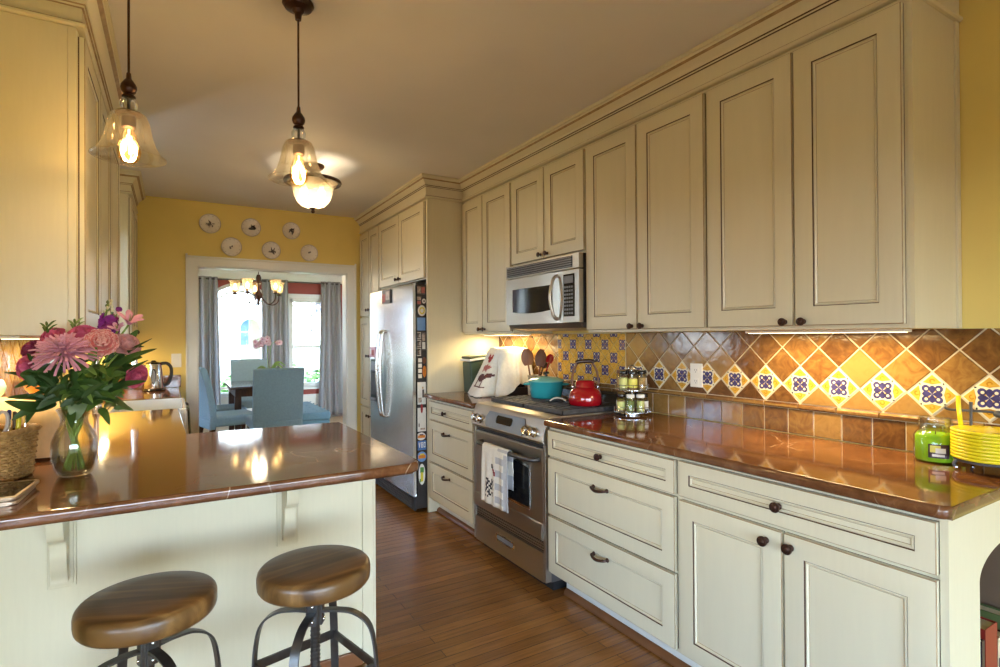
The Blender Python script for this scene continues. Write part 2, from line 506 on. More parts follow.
    def rings(s, loops, mats, cap='cream', closeback=True):
        """nested closed loops joined by bands; mats[i] colours the band loop i -> i+1"""
        L = [[s.v(p) for p in lp] for lp in loops]
        for k, (a, b) in enumerate(zip(L, L[1:])):
            n = len(a)
            for i in range(n): s.f([a[i], a[(i + 1) % n], b[(i + 1) % n], b[i]], mats[k])
        s.f(L[-1], cap)
        if closeback: s.f(L[0][::-1], mats[0])
        return s
    def sweep(s, path, prof, m, side=1):
        """profile of (out, z) swept with mitred corners along an open path in plan"""
        n = len(path); P = [Vector(p) for p in path]
        def nor(i):
            t = (P[i + 1] - P[i]).normalized(); return Vector((t.y, -t.x)) * side
        rings = []
        for i in range(n):
            if i == 0: d = nor(0)
            elif i == n - 1: d = nor(n - 2)
            else:
                a, b = nor(i - 1), nor(i); d = (a + b); d = d / max(1e-6, d.dot(a))
            rings.append([s.v((P[i].x + d.x * o, P[i].y + d.y * o, z)) for o, z in prof])
        k = len(prof)
        mm = m if isinstance(m, (list, tuple)) else [m] * k
        for a, b in zip(rings, rings[1:]):
            for j in range(k): s.f([a[j], b[j], b[(j + 1) % k], a[(j + 1) % k]], mm[j])
        s.f(rings[0], mm[0]); s.f(rings[-1][::-1], mm[0])
        return s
    def build(s, name, parent=None, smooth=35, at=None):
        bmesh.ops.recalc_face_normals(s.bm, faces=s.bm.faces[:])
        me = bpy.data.meshes.new(name)
        if parent is not None:
            off = world_of(parent)
        elif at is not None:
            off = Vector(at)
        else:
            xs = [v.co for v in s.bm.verts]
            off = Vector(((min(c.x for c in xs) + max(c.x for c in xs)) / 2, (min(c.y for c in xs) + max(c.y for c in xs)) / 2, min(c.z for c in xs)))
        for v in s.bm.verts: v.co -= off
        s.bm.to_mesh(me); s.bm.free()
        for n_ in s.names: me.materials.append(MT[n_])
        if smooth:
            for p in me.polygons: p.use_smooth = True
            me.set_sharp_from_angle(angle=R(smooth))
        o = bpy.data.objects.new(name, me); COL.objects.link(o)
        if parent is not None: o.parent = parent
        else: o.location = off
        if s.bev and smooth:
            w = o.modifiers.new('weighted', 'WEIGHTED_NORMAL'); w.keep_sharp = True; w.weight = 60
        return o

def world_of(o):
    p = Vector(o.location)
    while o.parent is not None:
        o = o.parent; p = p + Vector(o.location)
    return p

def tag(o, label, cat, group=None):
    o['label'] = label; o['category'] = cat
    if group: o['group'] = group
    return o

def thing(name, label, cat, loc=(0, 0, 0), group=None):
    o = bpy.data.objects.new(name, None); o.empty_display_size = 0.05
    COL.objects.link(o); o.location = loc
    return tag(o, label, cat, group)

def struct(o):
    o['kind'] = 'structure'; return o

def kids(o): return [c for c in COL.objects if c.parent == o]

def copy_tree(o, parent=None):
    c = o.copy(); COL.objects.link(c)
    if parent is not None: c.parent = parent
    for k in kids(o): copy_tree(k, c)
    return c

def dup(o, loc, label, rz=None, group=None):
    c = copy_tree(o); c.location = loc
    if rz is not None: c.rotation_euler = (0, 0, rz)
    c['label'] = label
    if group: c['group'] = group
    return c

def T(x, y, z): return Matrix.Translation((x, y, z))
def RX(a): return Matrix.Rotation(a, 4, 'X')
def RY(a): return Matrix.Rotation(a, 4, 'Y')
def RZ(a): return Matrix.Rotation(a, 4, 'Z')
def arc(c, r, a0, a1, n): return [(c[0] + r * math.cos(a0 + (a1 - a0) * i / n), c[1] + r * math.sin(a0 + (a1 - a0) * i / n)) for i in range(n + 1)]
def curve(pts, n=8):
    """smooth line through points"""
    P = [Vector(p) for p in pts]; out = []
    for i in range(len(P) - 1):
        p0 = P[max(i - 1, 0)]; p1 = P[i]; p2 = P[i + 1]; p3 = P[min(i + 2, len(P) - 1)]
        for k in range(n):
            t = k / n
            out.append(0.5 * ((2 * p1) + (p2 - p0) * t + (2 * p0 - 5 * p1 + 4 * p2 - p3) * t * t + (3 * p1 - p0 - 3 * p2 + p3) * t ** 3))
    out.append(P[-1]); return out

# ------------------------------------------------------------------ camera
YAW, PIT, ROL = 0.538032, 0.00538972, -0.00587878
def camera():
    cy, sy, cp, sp, cr, sr = math.cos(YAW), math.sin(YAW), math.cos(PIT), math.sin(PIT), math.cos(ROL), math.sin(ROL)
    Ry = Matrix(((cy, 0, -sy), (0, 1, 0), (sy, 0, cy)))
    Rx = Matrix(((1, 0, 0), (0, cp, sp), (0, -sp, cp)))
    Rz = Matrix(((cr, -sr, 0), (sr, cr, 0), (0, 0, 1)))
    M = Rz @ Rx @ Ry
    w = lambda r: Vector((r[0], r[2], -r[1]))
    right, down, fwd = w(M[0]), w(M[1]), w(M[2])
    cd = bpy.data.cameras.new('camera'); c = bpy.data.objects.new('camera', cd); COL.objects.link(c)
    m = Matrix((right, -down, -fwd)).transposed().to_4x4()
    c.matrix_world = T(0, 0, 1.30) @ m
    cd.sensor_fit = 'HORIZONTAL'; cd.sensor_width = 36.0; cd.lens = 547.55 / 1000 * 36.0
    cd.clip_start = 0.02; cd.clip_end = 200
    SC.camera = c
camera()

CZ = 2.49       # ceiling
CT = 0.884      # worktop height
WX = 2.24       # right wall
LX = -0.62      # left wall
EY = 5.42       # end wall

# ------------------------------------------------------------------ room shell
def shell():
    mb = MB(); mb.box(-2.72, -2.92, -0.1, 2.36, 5.48, 0.0, 'oak_floor'); struct(mb.build('floor', smooth=0, at=(0, 0, 0)))
    mb = MB(); mb.box(-1.32, 5.48, -0.1, 3.12, 9.32, 0.0, 'oak_dining'); struct(mb.build('floor_dining', smooth=0, at=(0, 0, 0)))
    mb = MB(); mb.box(-2.72, -2.92, CZ, 2.36, 5.54, CZ + 0.1, 'ceiling_white'); struct(mb.build('ceiling', smooth=0))
    mb = MB(); mb.box(-1.32, 5.54, 2.46, 3.12, 9.32, 2.56, 'wall_white'); struct(mb.build('ceiling_dining', smooth=0))
    mb = MB(); mb.box(WX, -2.92, 0, WX + 0.12, 5.54, CZ, 'wall_yellow'); struct(mb.build('wall_right', smooth=0))
    ox0, ox1, oz = 0.178, 1.477, 1.932
    mb = MB()
    mb.box(LX - 0.12, EY, 0, ox0, EY + 0.12, CZ, 'wall_yellow'); mb.box(ox1, EY, 0, WX, EY + 0.12, CZ, 'wall_yellow')
    mb.box(ox0, EY, oz, ox1, EY + 0.12, CZ, 'wall_yellow')
    struct(mb.build('wall_end', smooth=0))
    # left wall with the window over the sink
    wy0, wy1, wz0, wz1 = 3.76, 4.62, 1.06, 2.12
    mb = MB()
    for a in ((1.2, 0, wy0, CZ), (wy1, 0, EY, CZ), (wy0, 0, wy1, wz0), (wy0, wz1, wy1, CZ)):
        mb.box(LX - 0.12, a[0], a[1], LX, a[2], a[3], 'wall_yellow')
    struct(mb.build('wall_left', smooth=0))
    window('window_1', 'x', LX - 0.07, wy0, wy1, wz0, wz1, cols=2, rows=2)
    mb = MB(); mb.box(-2.72, 1.2, 0, LX - 0.12, 1.32, CZ, 'wall_yellow'); struct(mb.build('wall_alcove', smooth=0))
    # the breakfast end of the room behind the camera
    mb = MB()
    for a in ((-2.92, 0, -2.3, CZ), (0.6, 0, 1.2, CZ), (-2.3, 0, 0.6, 0.5), (-2.3, 1.72, 0.6, CZ)):
        mb.box(-2.72, a[0], a[1], -2.6, a[2], a[3], 'wall_yellow')
    struct(mb.build('wall_side', smooth=0))
    window('window_2', 'x', -2.66, -2.3, 0.6, 0.5, 1.72, cols=3, rows=1)  # unseen window, head lowered so the wall units get less sky
    mb = MB()
    for a in ((-2.6, 0, -1.9, CZ), (1.9, 0, 2.24, CZ), (-1.9, 1.72, 1.9, CZ), (-1.9, 0, 1.9, 0.06)):
        mb.box(a[0], -2.92, a[1], a[2], -2.8, a[3], 'wall_yellow')
    struct(mb.build('wall_back', smooth=0))
    window('window_3', 'y', -2.86, -1.9, 1.9, 0.06, 1.72, cols=4, rows=1)  # also unseen, with the same low head to dim the upper cabinets
    # doorway casing and jambs
    mb = MB()
    for x0, x1 in ((0.092, ox0 + 0.004), (ox1 - 0.004, 1.562)):
        mb.box(x0, EY - 0.018, 0, x1, EY, 1.996, 'white_trim', 0.003)
    mb.box(ox0, EY - 0.018, oz - 0.004, ox1, EY, 1.996, 'white_trim', 0.003)
    for x0, x1 in ((0.092, 0.108), (1.546, 1.562)):
        mb.box(x0, EY - 0.03, 0, x1, EY - 0.018, oz + 0.096, 'white_trim', 0.003)
    mb.box(0.092, EY - 0.03, oz + 0.08, 1.562, EY - 0.018, 1.996, 'white_trim', 0.003)
    mb.box(ox0, EY, 0, ox0 + 0.012, EY + 0.14, oz, 'white_trim'); mb.box(ox1 - 0.012, EY, 0, ox1, EY + 0.14, oz, 'white_trim')
    mb.box(ox0, EY, oz - 0.012, ox1, EY + 0.14, oz, 'white_trim')
    struct(mb.build('trim_1', smooth=0))

def window(name, axis, a, u0, u1, z0, z1, cols=2, rows=2, sill=True, depth=0.05):
    """framed window: a = plane position, u = the other plan axis"""
    mb = MB(); gl = MB()
    def bx(b, ua, za, ub, zb, d0, d1, m):
        if axis == 'x': b.box(a + d0, ua, za, a + d1, ub, zb, m, 0)
        else: b.box(ua, a + d0, za, ub, a + d1, zb, m, 0)
    w = 0.05
    h = depth / 2
    bx(mb, u0, z0, u0 + w, z1, -h, h, 'white_trim'); bx(mb, u1 - w, z0, u1, z1, -h, h, 'white_trim')
    bx(mb, u0 + w, z0, u1 - w, z0 + w, -h, h, 'white_trim'); bx(mb, u0 + w, z1 - w, u1 - w, z1, -h, h, 'white_trim')
    for i in range(1, cols):
        c = u0 + (u1 - u0) * i / cols
        bx(mb, c - 0.014, z0 + w, c + 0.014, z1 - w, -h * .7, h * .7, 'white_trim')
    for i in range(1, rows):
        c = z0 + (z1 - z0) * i / rows
        bx(mb, u0 + w, c - 0.016, u1 - w, c + 0.016, -h * .6, h * .6, 'white_trim')
    o = mb.build(name, smooth=0); struct(o)
    bx(gl, u0 + w, z0 + w, u1 - w, z1 - w, -0.002, 0.002, 'glass_window')
    gl.build('pane', parent=o, smooth=0)
    return o
shell()

# ------------------------------------------------------------------ dining room shell
FY = 9.20
def dining_shell():
    mb = MB()
    for a in ((5.54, 0, 7.5, 2.46), (8.7, 0, 9.32, 2.46), (7.5, 0, 8.7, .45), (7.5, 2.2, 8.7, 2.46)): mb.box(-1.32, a[0], a[1], -1.2, a[2], a[3], 'wall_red')
    struct(mb.build('wall_dining_left', smooth=0)); window('window_added', 'x', -1.26, 7.5, 8.7, .45, 2.2, cols=2, rows=1)  # unseen window added to brighten the dining room
    area('portal_dining_side', (-1.2, 8.1, 1.325), (0, R(-90), 0), 1.75, 1.2, 1, (1, 1, 1), True)
    mb = MB(); mb.box(3.0, 5.54, 0, 3.12, 9.32, 2.46, 'wall_red'); struct(mb.build('wall_dining_right', smooth=0))
    # far wall with an arched opening and a tall sash opening
    ax0, ax1, asp, asill = 0.35, 1.40, 1.62, 0.42
    bx0, bx1, bz0, bz1 = 1.60, 2.28, 0.50, 1.93
    r = (ax1 - ax0) / 2; cx = (ax0 + ax1) / 2
    mb = MB()
    y0, y1 = FY, FY + 0.12
    mb.box(-1.2, y0, 0, ax0, y1, 2.46, 'wall_red'); mb.box(ax0, y0, 0, ax1, y1, asill, 'wall_red')
    mb.box(ax1, y0, 0, bx0, y1, 2.46, 'wall_red'); mb.box(bx0, y0, 0, bx1, y1, bz0, 'wall_red'); mb.box(bx0, y0, bz1, bx1, y1, 2.46, 'wall_red')
    mb.box(bx1, y0, 0, 3.0, y1, 2.46, 'wall_red')
    top = [(cx + r * math.cos(t), asp + r * math.sin(t)) for t in [PI * i / 20 for i in range(21)]]
    for p, q in zip(top, top[1:]):
        mb.prism([(q[0], q[1]), (p[0], p[1]), (p[0], 2.46), (q[0], 2.46)], 'y', y0, y1, 'wall_red')
    struct(mb.build('wall_dining_far', smooth=0))
    # arched window
    mb = MB()
    def arcband(r0, r1, d0, d1):
        for i in range(24):
            t0, t1 = PI * i / 24, PI * (i + 1) / 24
            mb.prism([(cx + r0 * math.cos(t0), asp + r0 * math.sin(t0)), (cx + r1 * math.cos(t0), asp + r1 * math.sin(t0)), (cx + r1 * math.cos(t1), asp + r1 * math.sin(t1)), (cx + r0 * math.cos(t1), asp + r0 * math.sin(t1))], 'y', d0, d1, 'white_trim')
    arcband(r - 0.05, r, FY + 0.03, FY + 0.09); arcband(0.385, 0.41, FY + 0.045, FY + 0.075)
    for x0, x1 in ((ax0, ax0 + 0.05), (ax1 - 0.05, ax1)): mb.box(x0, FY + 0.03, asill, x1, FY + 0.09, asp, 'white_trim')
    mb.box(ax0, FY + 0.03, asill, ax1, FY + 0.09, asill + 0.05, 'white_trim')
    mb.box(ax0 - 0.05, FY - 0.05, asill - 0.03, ax1 + 0.05, FY + 0.02, asill, 'white_trim')
    for t in (R(35), R(62), R(90), R(118), R(145)):
        c, s_ = math.cos(t), math.sin(t)
        mb.tube([(cx + 0.4 * c, FY + 0.06, asp + 0.4 * s_), (cx + 0.49 * c, FY + 0.06, asp + 0.49 * s_)], 0.01, 6, 'white_trim')
    o = mb.build('window_4', smooth=0); struct(o)
    g = MB(); g.prism([(ax0 + .04, asill + .04), (ax1 - .04, asill + .04)] + [(cx + (r - .04) * math.cos(PI * i / 24), asp + (r - .04) * math.sin(PI * i / 24)) for i in range(25)], 'y', FY + 0.058, FY + 0.062, 'glass_window')
    g.build('pane', parent=o, smooth=0)
    # sash window
    mb = MB()
    for x0, x1 in ((bx0, bx0 + .045), (bx1 - .045, bx1)): mb.box(x0, FY + .02, bz0, x1, FY + .10, bz1, 'white_trim')
    mb.box(bx0, FY + .02, bz1 - .06, bx1, FY + .10, bz1, 'white_trim'); mb.box(bx0, FY + .02, bz0, bx1, FY + .10, bz0 + .07, 'white_trim')
    mb.box(bx0, FY + .03, 1.13, bx1, FY + .09, 1.175, 'white_trim')
    for x in (1.775, 1.94, 2.105): mb.box(x - .007, FY + .05, 1.175, x + .007, FY + .07, bz1 - .06, 'white_trim')
    for z in (1.42, 1.66): mb.box(bx0 + .045, FY + .05, z - .007, bx1 - .045, FY + .07, z + .007, 'white_trim')
    for x0, x1 in ((bx0 - .07, bx0), (bx1, bx1 + .07)): mb.box(x0, FY - .02, bz0 - .02, x1, FY, bz1 + .07, 'white_trim')
    mb.box(bx0, FY - .02, bz1, bx1, FY, bz1 + .07, 'white_trim'); mb.box(bx0 - .09, FY - .05, bz0 - .03, bx1 + .09, FY + .02, bz0, 'white_trim')
    o = mb.build('window_5', smooth=0); struct(o)
    g = MB(); g.box(bx0 + .045, FY + .058, bz0 + .07, bx1 - .045, FY + .062, bz1 - .06, 'glass_window'); g.build('pane', parent=o, smooth=0)
    # crown, wainscot, baseboard
    mb = MB()
    mb.prism([(FY, 2.195), (FY - .02, 2.20), (FY - .03, 2.28), (FY - .09, 2.40), (FY - .12, 2.42), (FY - .12, 2.46), (FY, 2.46)], 'x', -1.2, 3.0, 'white_trim')
    struct(mb.build('trim_2', smooth=0))
    mb = MB()
    for x0, x1, z1 in ((-1.2, 0.28, 1.1), (2.36, 3.0, 1.1)):
        mb.box(x0, FY - .015, 0.12, x1, FY, z1, 'white_trim'); mb.box(x0, FY - .035, z1, x1, FY, z1 + .05, 'white_trim', .004)
        mb.box(x0, FY - .025, 0, x1, FY, 0.12, 'white_trim', .004)
        x = x0 + .08
        while x + .25 < x1:
            mb.box(x, FY - .022, .2, x + .22, FY - .012, z1 - .08, 'white_trim', .004); x += .3
    struct(mb.build('trim_3', smooth=0))
    mb = MB(); mb.box(0.28, FY - .025, 0, 2.36, FY, 0.12, 'white_trim', .004); mb.box(0.28, FY - .012, .12, 2.36, FY, .385, 'white_trim'); struct(mb.build('baseboard_dining', smooth=0))

# ------------------------------------------------------------------ light
def area(name, loc, rot, sx, sy, power, col, portal=False):
    l = bpy.data.lights.new(name, 'AREA'); l.shape = 'RECTANGLE'; l.size = sx; l.size_y = sy
    l.energy = power; l.color = col
    if portal: l.cycles.is_portal = True
    o = bpy.data.objects.new(name, l); COL.objects.link(o); o.location = loc; o.rotation_euler = rot
    return o
def point(name, loc, power, col, rad=0.02):
    l = bpy.data.lights.new(name, 'POINT'); l.energy = power; l.color = col; l.shadow_soft_size = rad
    o = bpy.data.objects.new(name, l); COL.objects.link(o); o.location = loc
    return o
WARM = (1.0, 0.80, 0.53)
def world():
    w = bpy.data.worlds.new('sky'); SC.world = w; w.use_nodes = True
    nt = w.node_tree; bg = nt.nodes['Background']
    sky = nt.nodes.new('ShaderNodeTexSky'); sky.sky_type = 'HOSEK_WILKIE'; sky.turbidity = 4.0; sky.ground_albedo = 0.35
    sky.sun_direction = Vector((0.25, -0.55, 0.8)).normalized()
    hs = nt.nodes.new('ShaderNodeHueSaturation'); hs.inputs['Saturation'].default_value = 0.95
    nt.links.new(sky.outputs[0], hs.inputs['Color'])
    nt.links.new(hs.outputs[0], bg.inputs['Color'])
    bg.inputs['Strength'].default_value = SKY
    s = bpy.data.lights.new('sun', 'SUN'); s.energy = SUN; s.angle = R(1.5); s.color = (1.0, 0.95, 0.87)
    o = bpy.data.objects.new('sun', s); COL.objects.link(o)
    d = Vector((0.25, -0.55, 0.8)).normalized()
    o.rotation_euler = d.to_track_quat('Z', 'Y').to_euler(); o.location = (0, -6, 12)
    area('portal_back', (0, -2.80, 0.89), (R(90), 0, 0), 3.8, 1.66, 1, (1, 1, 1), True)
    area('portal_side', (-2.6, -0.85, 1.11), (0, R(-90), 0), 1.22, 2.9, 1, (1, 1, 1), True)
    area('portal_sink', (LX, 4.19, 1.59), (0, R(-90), 0), 1.06, 0.86, 1, (1, 1, 1), True)
    area('portal_dining', (1.3, FY - 0.06, 1.25), (R(-90), 0, 0), 2.0, 1.9, 1, (1, 1, 1), True)
dining_shell()
SKY, SUN = 59.0, 8.0
world()
vs = SC.view_settings
SC.display_settings.display_device = 'sRGB'
vs.view_transform = 'Standard'; vs.look = 'None'; vs.gamma = 1.0; vs.exposure = 0.5; vs.use_curve_mapping = False
SC.cycles.use_denoising = True
SC.cycles.max_bounces = 10; SC.cycles.diffuse_bounces = 5; SC.cycles.glossy_bounces = 5
SC.cycles.transparent_max_bounces = 24; SC.cycles.transmission_bounces = 8
SC.cycles.sample_clamp_indirect = 6.0; SC.cycles.caustics_reflective = False; SC.cycles.caustics_refractive = False
SC.cycles.use_adaptive_sampling = False

# ------------------------------------------------------------------ cabinetry
def fR(X):
    """door plane facing -X (right-hand run): u = Y, v = Z, d = out of the door"""
    return lambda u, v, d: (X - d, u, v)
def fL(X): return lambda u, v, d: (X + d, u, v)
def fF(Y): return lambda u, v, d: (u, Y - d, v)

def leaf(name, parent, F, u0, u1, v0, v1, stile=0.062, t=0.02, mat='cream', panel='cream_panel', glz='glaze'):
    """framed door or drawer front with a recessed panel and glazed grooves"""
    def ring(i, d): return [F(u0 + i, v0 + i, d), F(u1 - i, v0 + i, d), F(u1 - i, v1 - i, d), F(u0 + i, v1 - i, d)]
    s = stile
    loops = [ring(0, -t), ring(0, -t + .004), ring(0, -0.003), ring(0.0025, -0.0005), ring(0.005, 0.0),
             ring(s, 0.0), ring(s + 0.0027, -0.004), ring(s + 0.0065, -0.0015), ring(s + 0.0115, -0.0065), ring(s + 0.0127, -0.0078), ring(s + 0.015, -0.0075)]
    mats = [glz, mat, 'glaze_soft', mat, mat, glz, mat, mat, 'glaze_soft', panel]  # rear edge band is painted gap shade; the groove bands are glaze
    mb = MB(); mb.rings(loops, mats, cap=panel)
    return mb.build(name, parent, smooth=20)

def leaf_flat(name, parent, F, u0, u1, v0, v1, t=0.02):
    def ring(i, d): return [F(u0 + i, v0 + i, d), F(u1 - i, v0 + i, d), F(u1 - i, v1 - i, d), F(u0 + i, v1 - i, d)]
    mb = MB(); mb.rings([ring(0, -t), ring(0, -.004), ring(.0025, -.0005), ring(.005, 0)], ['glaze', 'glaze', 'cream'], cap='cream')
    return mb.build(name, parent, smooth=20)

KNOB = [(0.0, 0.0), (0.010, 0.0), (0.0105, 0.003), (0.006, 0.006), (0.0055, 0.012), (0.0085, 0.016), (0.0155, 0.019), (0.0165, 0.023), (0.0155, 0.0265), (0.0105, 0.0275), (0.010, 0.029), (0.006, 0.031), (0.0, 0.0315)]
def axis_to(F, u, v, d=0.0):
    p = Vector(F(u, v, d)); z = (Vector(F(u, v, 1)) - Vector(F(u, v, 0))); x = Vector((0, 0, 1)); y = z.cross(x)
    m = Matrix((x, y, z)).transposed().to_4x4(); return T(*p) @ m
def knob(parent, F, u, v, k=1.0):
    mb = MB(); mb.at(axis_to(F, u, v)); mb.lathe([(r * k, z * k) for r, z in KNOB], seg=18, m='bronze', cap=False)
    return mb.build('knob', parent, smooth=40)
def pull(parent, F, u, v, w=0.088):
    mb = MB()
    pts = curve([F(u - w / 2, v, 0.002), F(u - w / 2, v, 0.016), F(u - w / 4, v - .004, 0.026), F(u, v - .006, 0.029), F(u + w / 4, v - .004, 0.026), F(u + w / 2, v, 0.016), F(u + w / 2, v, 0.002)], 5)
    n = len(pts)
    mb.tube(pts, [0.0042 + 0.0028 * math.sin(PI * i / (n - 1)) for i in range(n)], 8, 'bronze')
    for s_ in (-1, 1):
        mb.at(axis_to(F, u + s_ * w / 2, v)); mb.lathe([(0, 0), (.0095, 0), (.0095, .003), (.006, .006), (0, .006)], seg=14, m='bronze', cap=False)
        mb.at(axis_to(F, u + s_ * (w / 2 - .012), v - .002, .019)); mb.ball((0, 0, 0), .0062, 'bronze', 10, 6)
    mb.at()
    return mb.build('handle', parent, smooth=40)

def carcass(name, parent, x0, x1, y0, y1, z0, z1, m='cream'):
    mb = MB(); mb.box(x0, y0, z0, x1, y1, z1, m, 0.0015, 1); return mb.build(name, parent, smooth=20)

# --- right-hand base units
BF = 1.60          # door face
def base_units():
    F = fR(BF)
    # three-drawer unit next to the range
    t = thing('base_cabinet', 'cream three-drawer base cabinet between the range and the double-door cabinet', 'cabinet', (1.93, 1.83, 0), 'base cabinets on the tiled side')
    carcass('body', t, BF + .02, WX - .004, 1.413, 2.236, .115, .848)
    carcass('toe_kick', t, 1.705, WX - .02, 1.413, 2.215, 0.004, .115, 'white_trim')
    for z0, z1, pz, st, kind in ((.708, .834, .772, .04, 'k'), (.418, .697, .632, .06, 'p'), (.13, .408, .335, .06, 'p')):
        d = leaf('drawer', t, F, 1.424, 2.226, z0, z1, st)
        knob(d, F, 1.832, pz) if kind == 'k' else pull(d, F, 1.835, pz)
    # wide drawer over two doors
    t = thing('base_cabinet', 'cream base cabinet with one wide drawer above two doors, below the green candle', 'cabinet', (1.93, 1.0, 0), 'base cabinets on the tiled side')
    mb = MB(); mb.box(BF + .02, .605, .115, 1.772, .905, .848, 'cream', .001); mb.box(BF + .02, .905, .115, WX - .004, 1.412, .848, 'cream', .001); mb.build('body', t, smooth=20)
    mb = MB(); mb.box(1.705, .605, .004, 1.77, .905, .115, 'white_trim'); mb.box(1.705, .905, .004, WX - .02, 1.412, .115, 'white_trim'); mb.build('toe_kick', t, smooth=20)
    d = leaf('drawer', t, F, .607, 1.402, .708, .838, .045); knob(d, F, 1.012, .772)
    d = leaf('door', t, F, 1.005, 1.402, .13, .694); knob(d, F, 1.055, .655)
    d = leaf('door', t, F, .607, .998, .13, .694); knob(d, F, .975, .656)
    # drawer unit between the refrigerator panel and the range
    t = thing('base_cabinet', 'narrow cream three-drawer base cabinet between the refrigerator panel and the range', 'cabinet', (1.93, 3.39, 0), 'base cabinets on the tiled side')
    carcass('body', t, BF + .02, WX - .004, 3.016, 3.754, .115, .848)
    carcass('toe_kick', t, 1.705, WX - .02, 3.016, 3.754, 0.004, .115, 'white_trim')
    for z0, z1, pz, st, kind in ((.708, .834, .772, .04, 'k'), (.40, .697, .632, .06, 'p'), (.13, .39, .335, .06, 'p')):
        d = leaf('drawer', t, F, 3.024, 3.70, z0, z1, st)
        knob(d, F, 3.42, pz) if kind == 'k' else pull(d, F, 3.40, pz)
    # brown shoe mouldings along the toe kicks
    mb = MB()
    for a, b in ((.605, 2.21), (3.03, 3.752)):
        mb.prism([(1.704, 0.002), (1.682, 0.002), (1.684, .016), (1.694, .026), (1.704, .03)], 'y', a, b, 'shoe_wood')
    struct(mb.build('trim_4', smooth=40))
    # open end shelf with an arched mouth for cookbooks
    x0, x1, y1, z1 = BF + .012, WX - .004, .604, .848
    t = thing('bookcase', 'cream counter-end unit with an arched opening for cookbooks', 'bookcase', (2.02, .74, 0))
    mb = MB()
    ax0, ax1, sp, top = 1.792, 2.20, .655, .735
    mid = (ax0 + ax1) / 2
    arch = [(mid + (ax1 - ax0) / 2 * math.cos(PI * i / 24), sp + (top - sp) * math.sin(PI * i / 24)) for i in range(25)]
    yf = .586
    mb.box(x0, yf, .004, ax0, y1, z1, 'cream'); mb.box(ax1, yf, .004, x1, y1, z1, 'cream'); mb.box(ax0, yf, .004, ax1, y1, .12, 'cream')
    for p, q in zip(arch, arch[1:]):
        mb.prism([(q[0], q[1]), (p[0], p[1]), (p[0], z1), (q[0], z1)], 'y', yf, y1, 'cream')
    bmesh.ops.remove_doubles(mb.bm, verts=mb.bm.verts[:], dist=1e-5)
    mb.build('face_panel', t, smooth=30)
    mb = MB()
    mb.box(1.774, y1, .10, 1.790, .90, z1 - .005, 'niche_brown'); mb.box(2.203, y1, .10, 2.218, .90, z1 - .005, 'niche_brown')
    mb.box(1.790, .885, .10, 2.203, .90, z1 - .005, 'niche_brown'); mb.box(1.790, y1, .10, 2.203, .885, .12, 'niche_brown'); mb.box(1.790, y1, .75, 2.203, .885, .765, 'niche_brown')
    mb.build('shelf_lining', t, smooth=0)

# --- right-hand wall units
UF = 1.90
def wall_units():
    F = fR(UF)
    def unit(y0, y1, z0, z1, doors, label, kz):
        t = thing('wall_cabinet', label, 'cabinet', ((UF + WX) / 2, (y0 + y1) / 2, z0), 'wall cabinets above the tiled backsplash')
        carcass('body', t, UF + .02, WX - .003, y0, y1, z0, 2.33)
        m = (y0 + y1) / 2 if doors is None else doors
        d = leaf('door', t, F, m + .003, y1 - .008, z0 + .014, 2.312, .066); knob(d, F, m + .033, kz, .9)
        d = leaf('door', t, F, y0 + .008, m - .003, z0 + .014, 2.312, .066); knob(d, F, m - .035, kz, .9)
        return t
    unit(3.044, 3.753, 1.318, 2.33, 3.427, 'cream two-door wall cabinet beside the tall refrigerator panel', 1.352)
    unit(2.291, 3.043, 1.752, 2.33, 2.668, 'short cream two-door wall cabinet directly above the microwave', 1.79)
    unit(1.514, 2.290, 1.318, 2.33, 1.908, 'tall cream two-door wall cabinet immediately next to the microwave, above the spice rack', 1.346)
    t = unit(.790, 1.513, 1.318, 2.33, 1.139, 'wide cream two-door wall cabinet above the candle with a plain exposed end', 1.346)
    mb = MB()
    mb.box(UF + .02, .776, 1.318, WX - .003, .790, 2.33, 'cream'); mb.box(WX - .03, .770, 1.318, WX - .003, .776, 2.33, 'cream', .001)
    mb.build('end_panel', t, smooth=20)
    # frieze and crown running along the whole bank and back to the wall
    prof = [(-.02, 2.331), (.010, 2.331), (.016, 2.336), (.016, 2.343), (.006, 2.350), (.006, 2.412), (.012, 2.414), (.013, 2.420), (.018, 2.423), (.020, 2.432), (.030, 2.444), (.044, 2.455), (.054, 2.462), (.056, 2.470), (.064, 2.472), (.064, 2.4885), (-.02, 2.4885)]
    mats = ['cream', 'cream', 'cream', 'glaze_soft', 'cream', 'glaze', 'cream', 'glaze', 'cream', 'cream', 'cream', 'glaze_soft', 'cream', 'cream', 'cream', 'cream', 'cream']
    mb = MB()
    mb.sweep([(1.612, EY - .002), (1.612, 3.754), (UF + .012, 3.754), (UF + .012, .776), (WX - .002, .776)], prof, mats, side=1)
    o = mb.build('crown_molding', smooth=25)
    tag(o, 'cream crown molding running above the wall cabinets and refrigerator surround on the tiled side', 'molding')

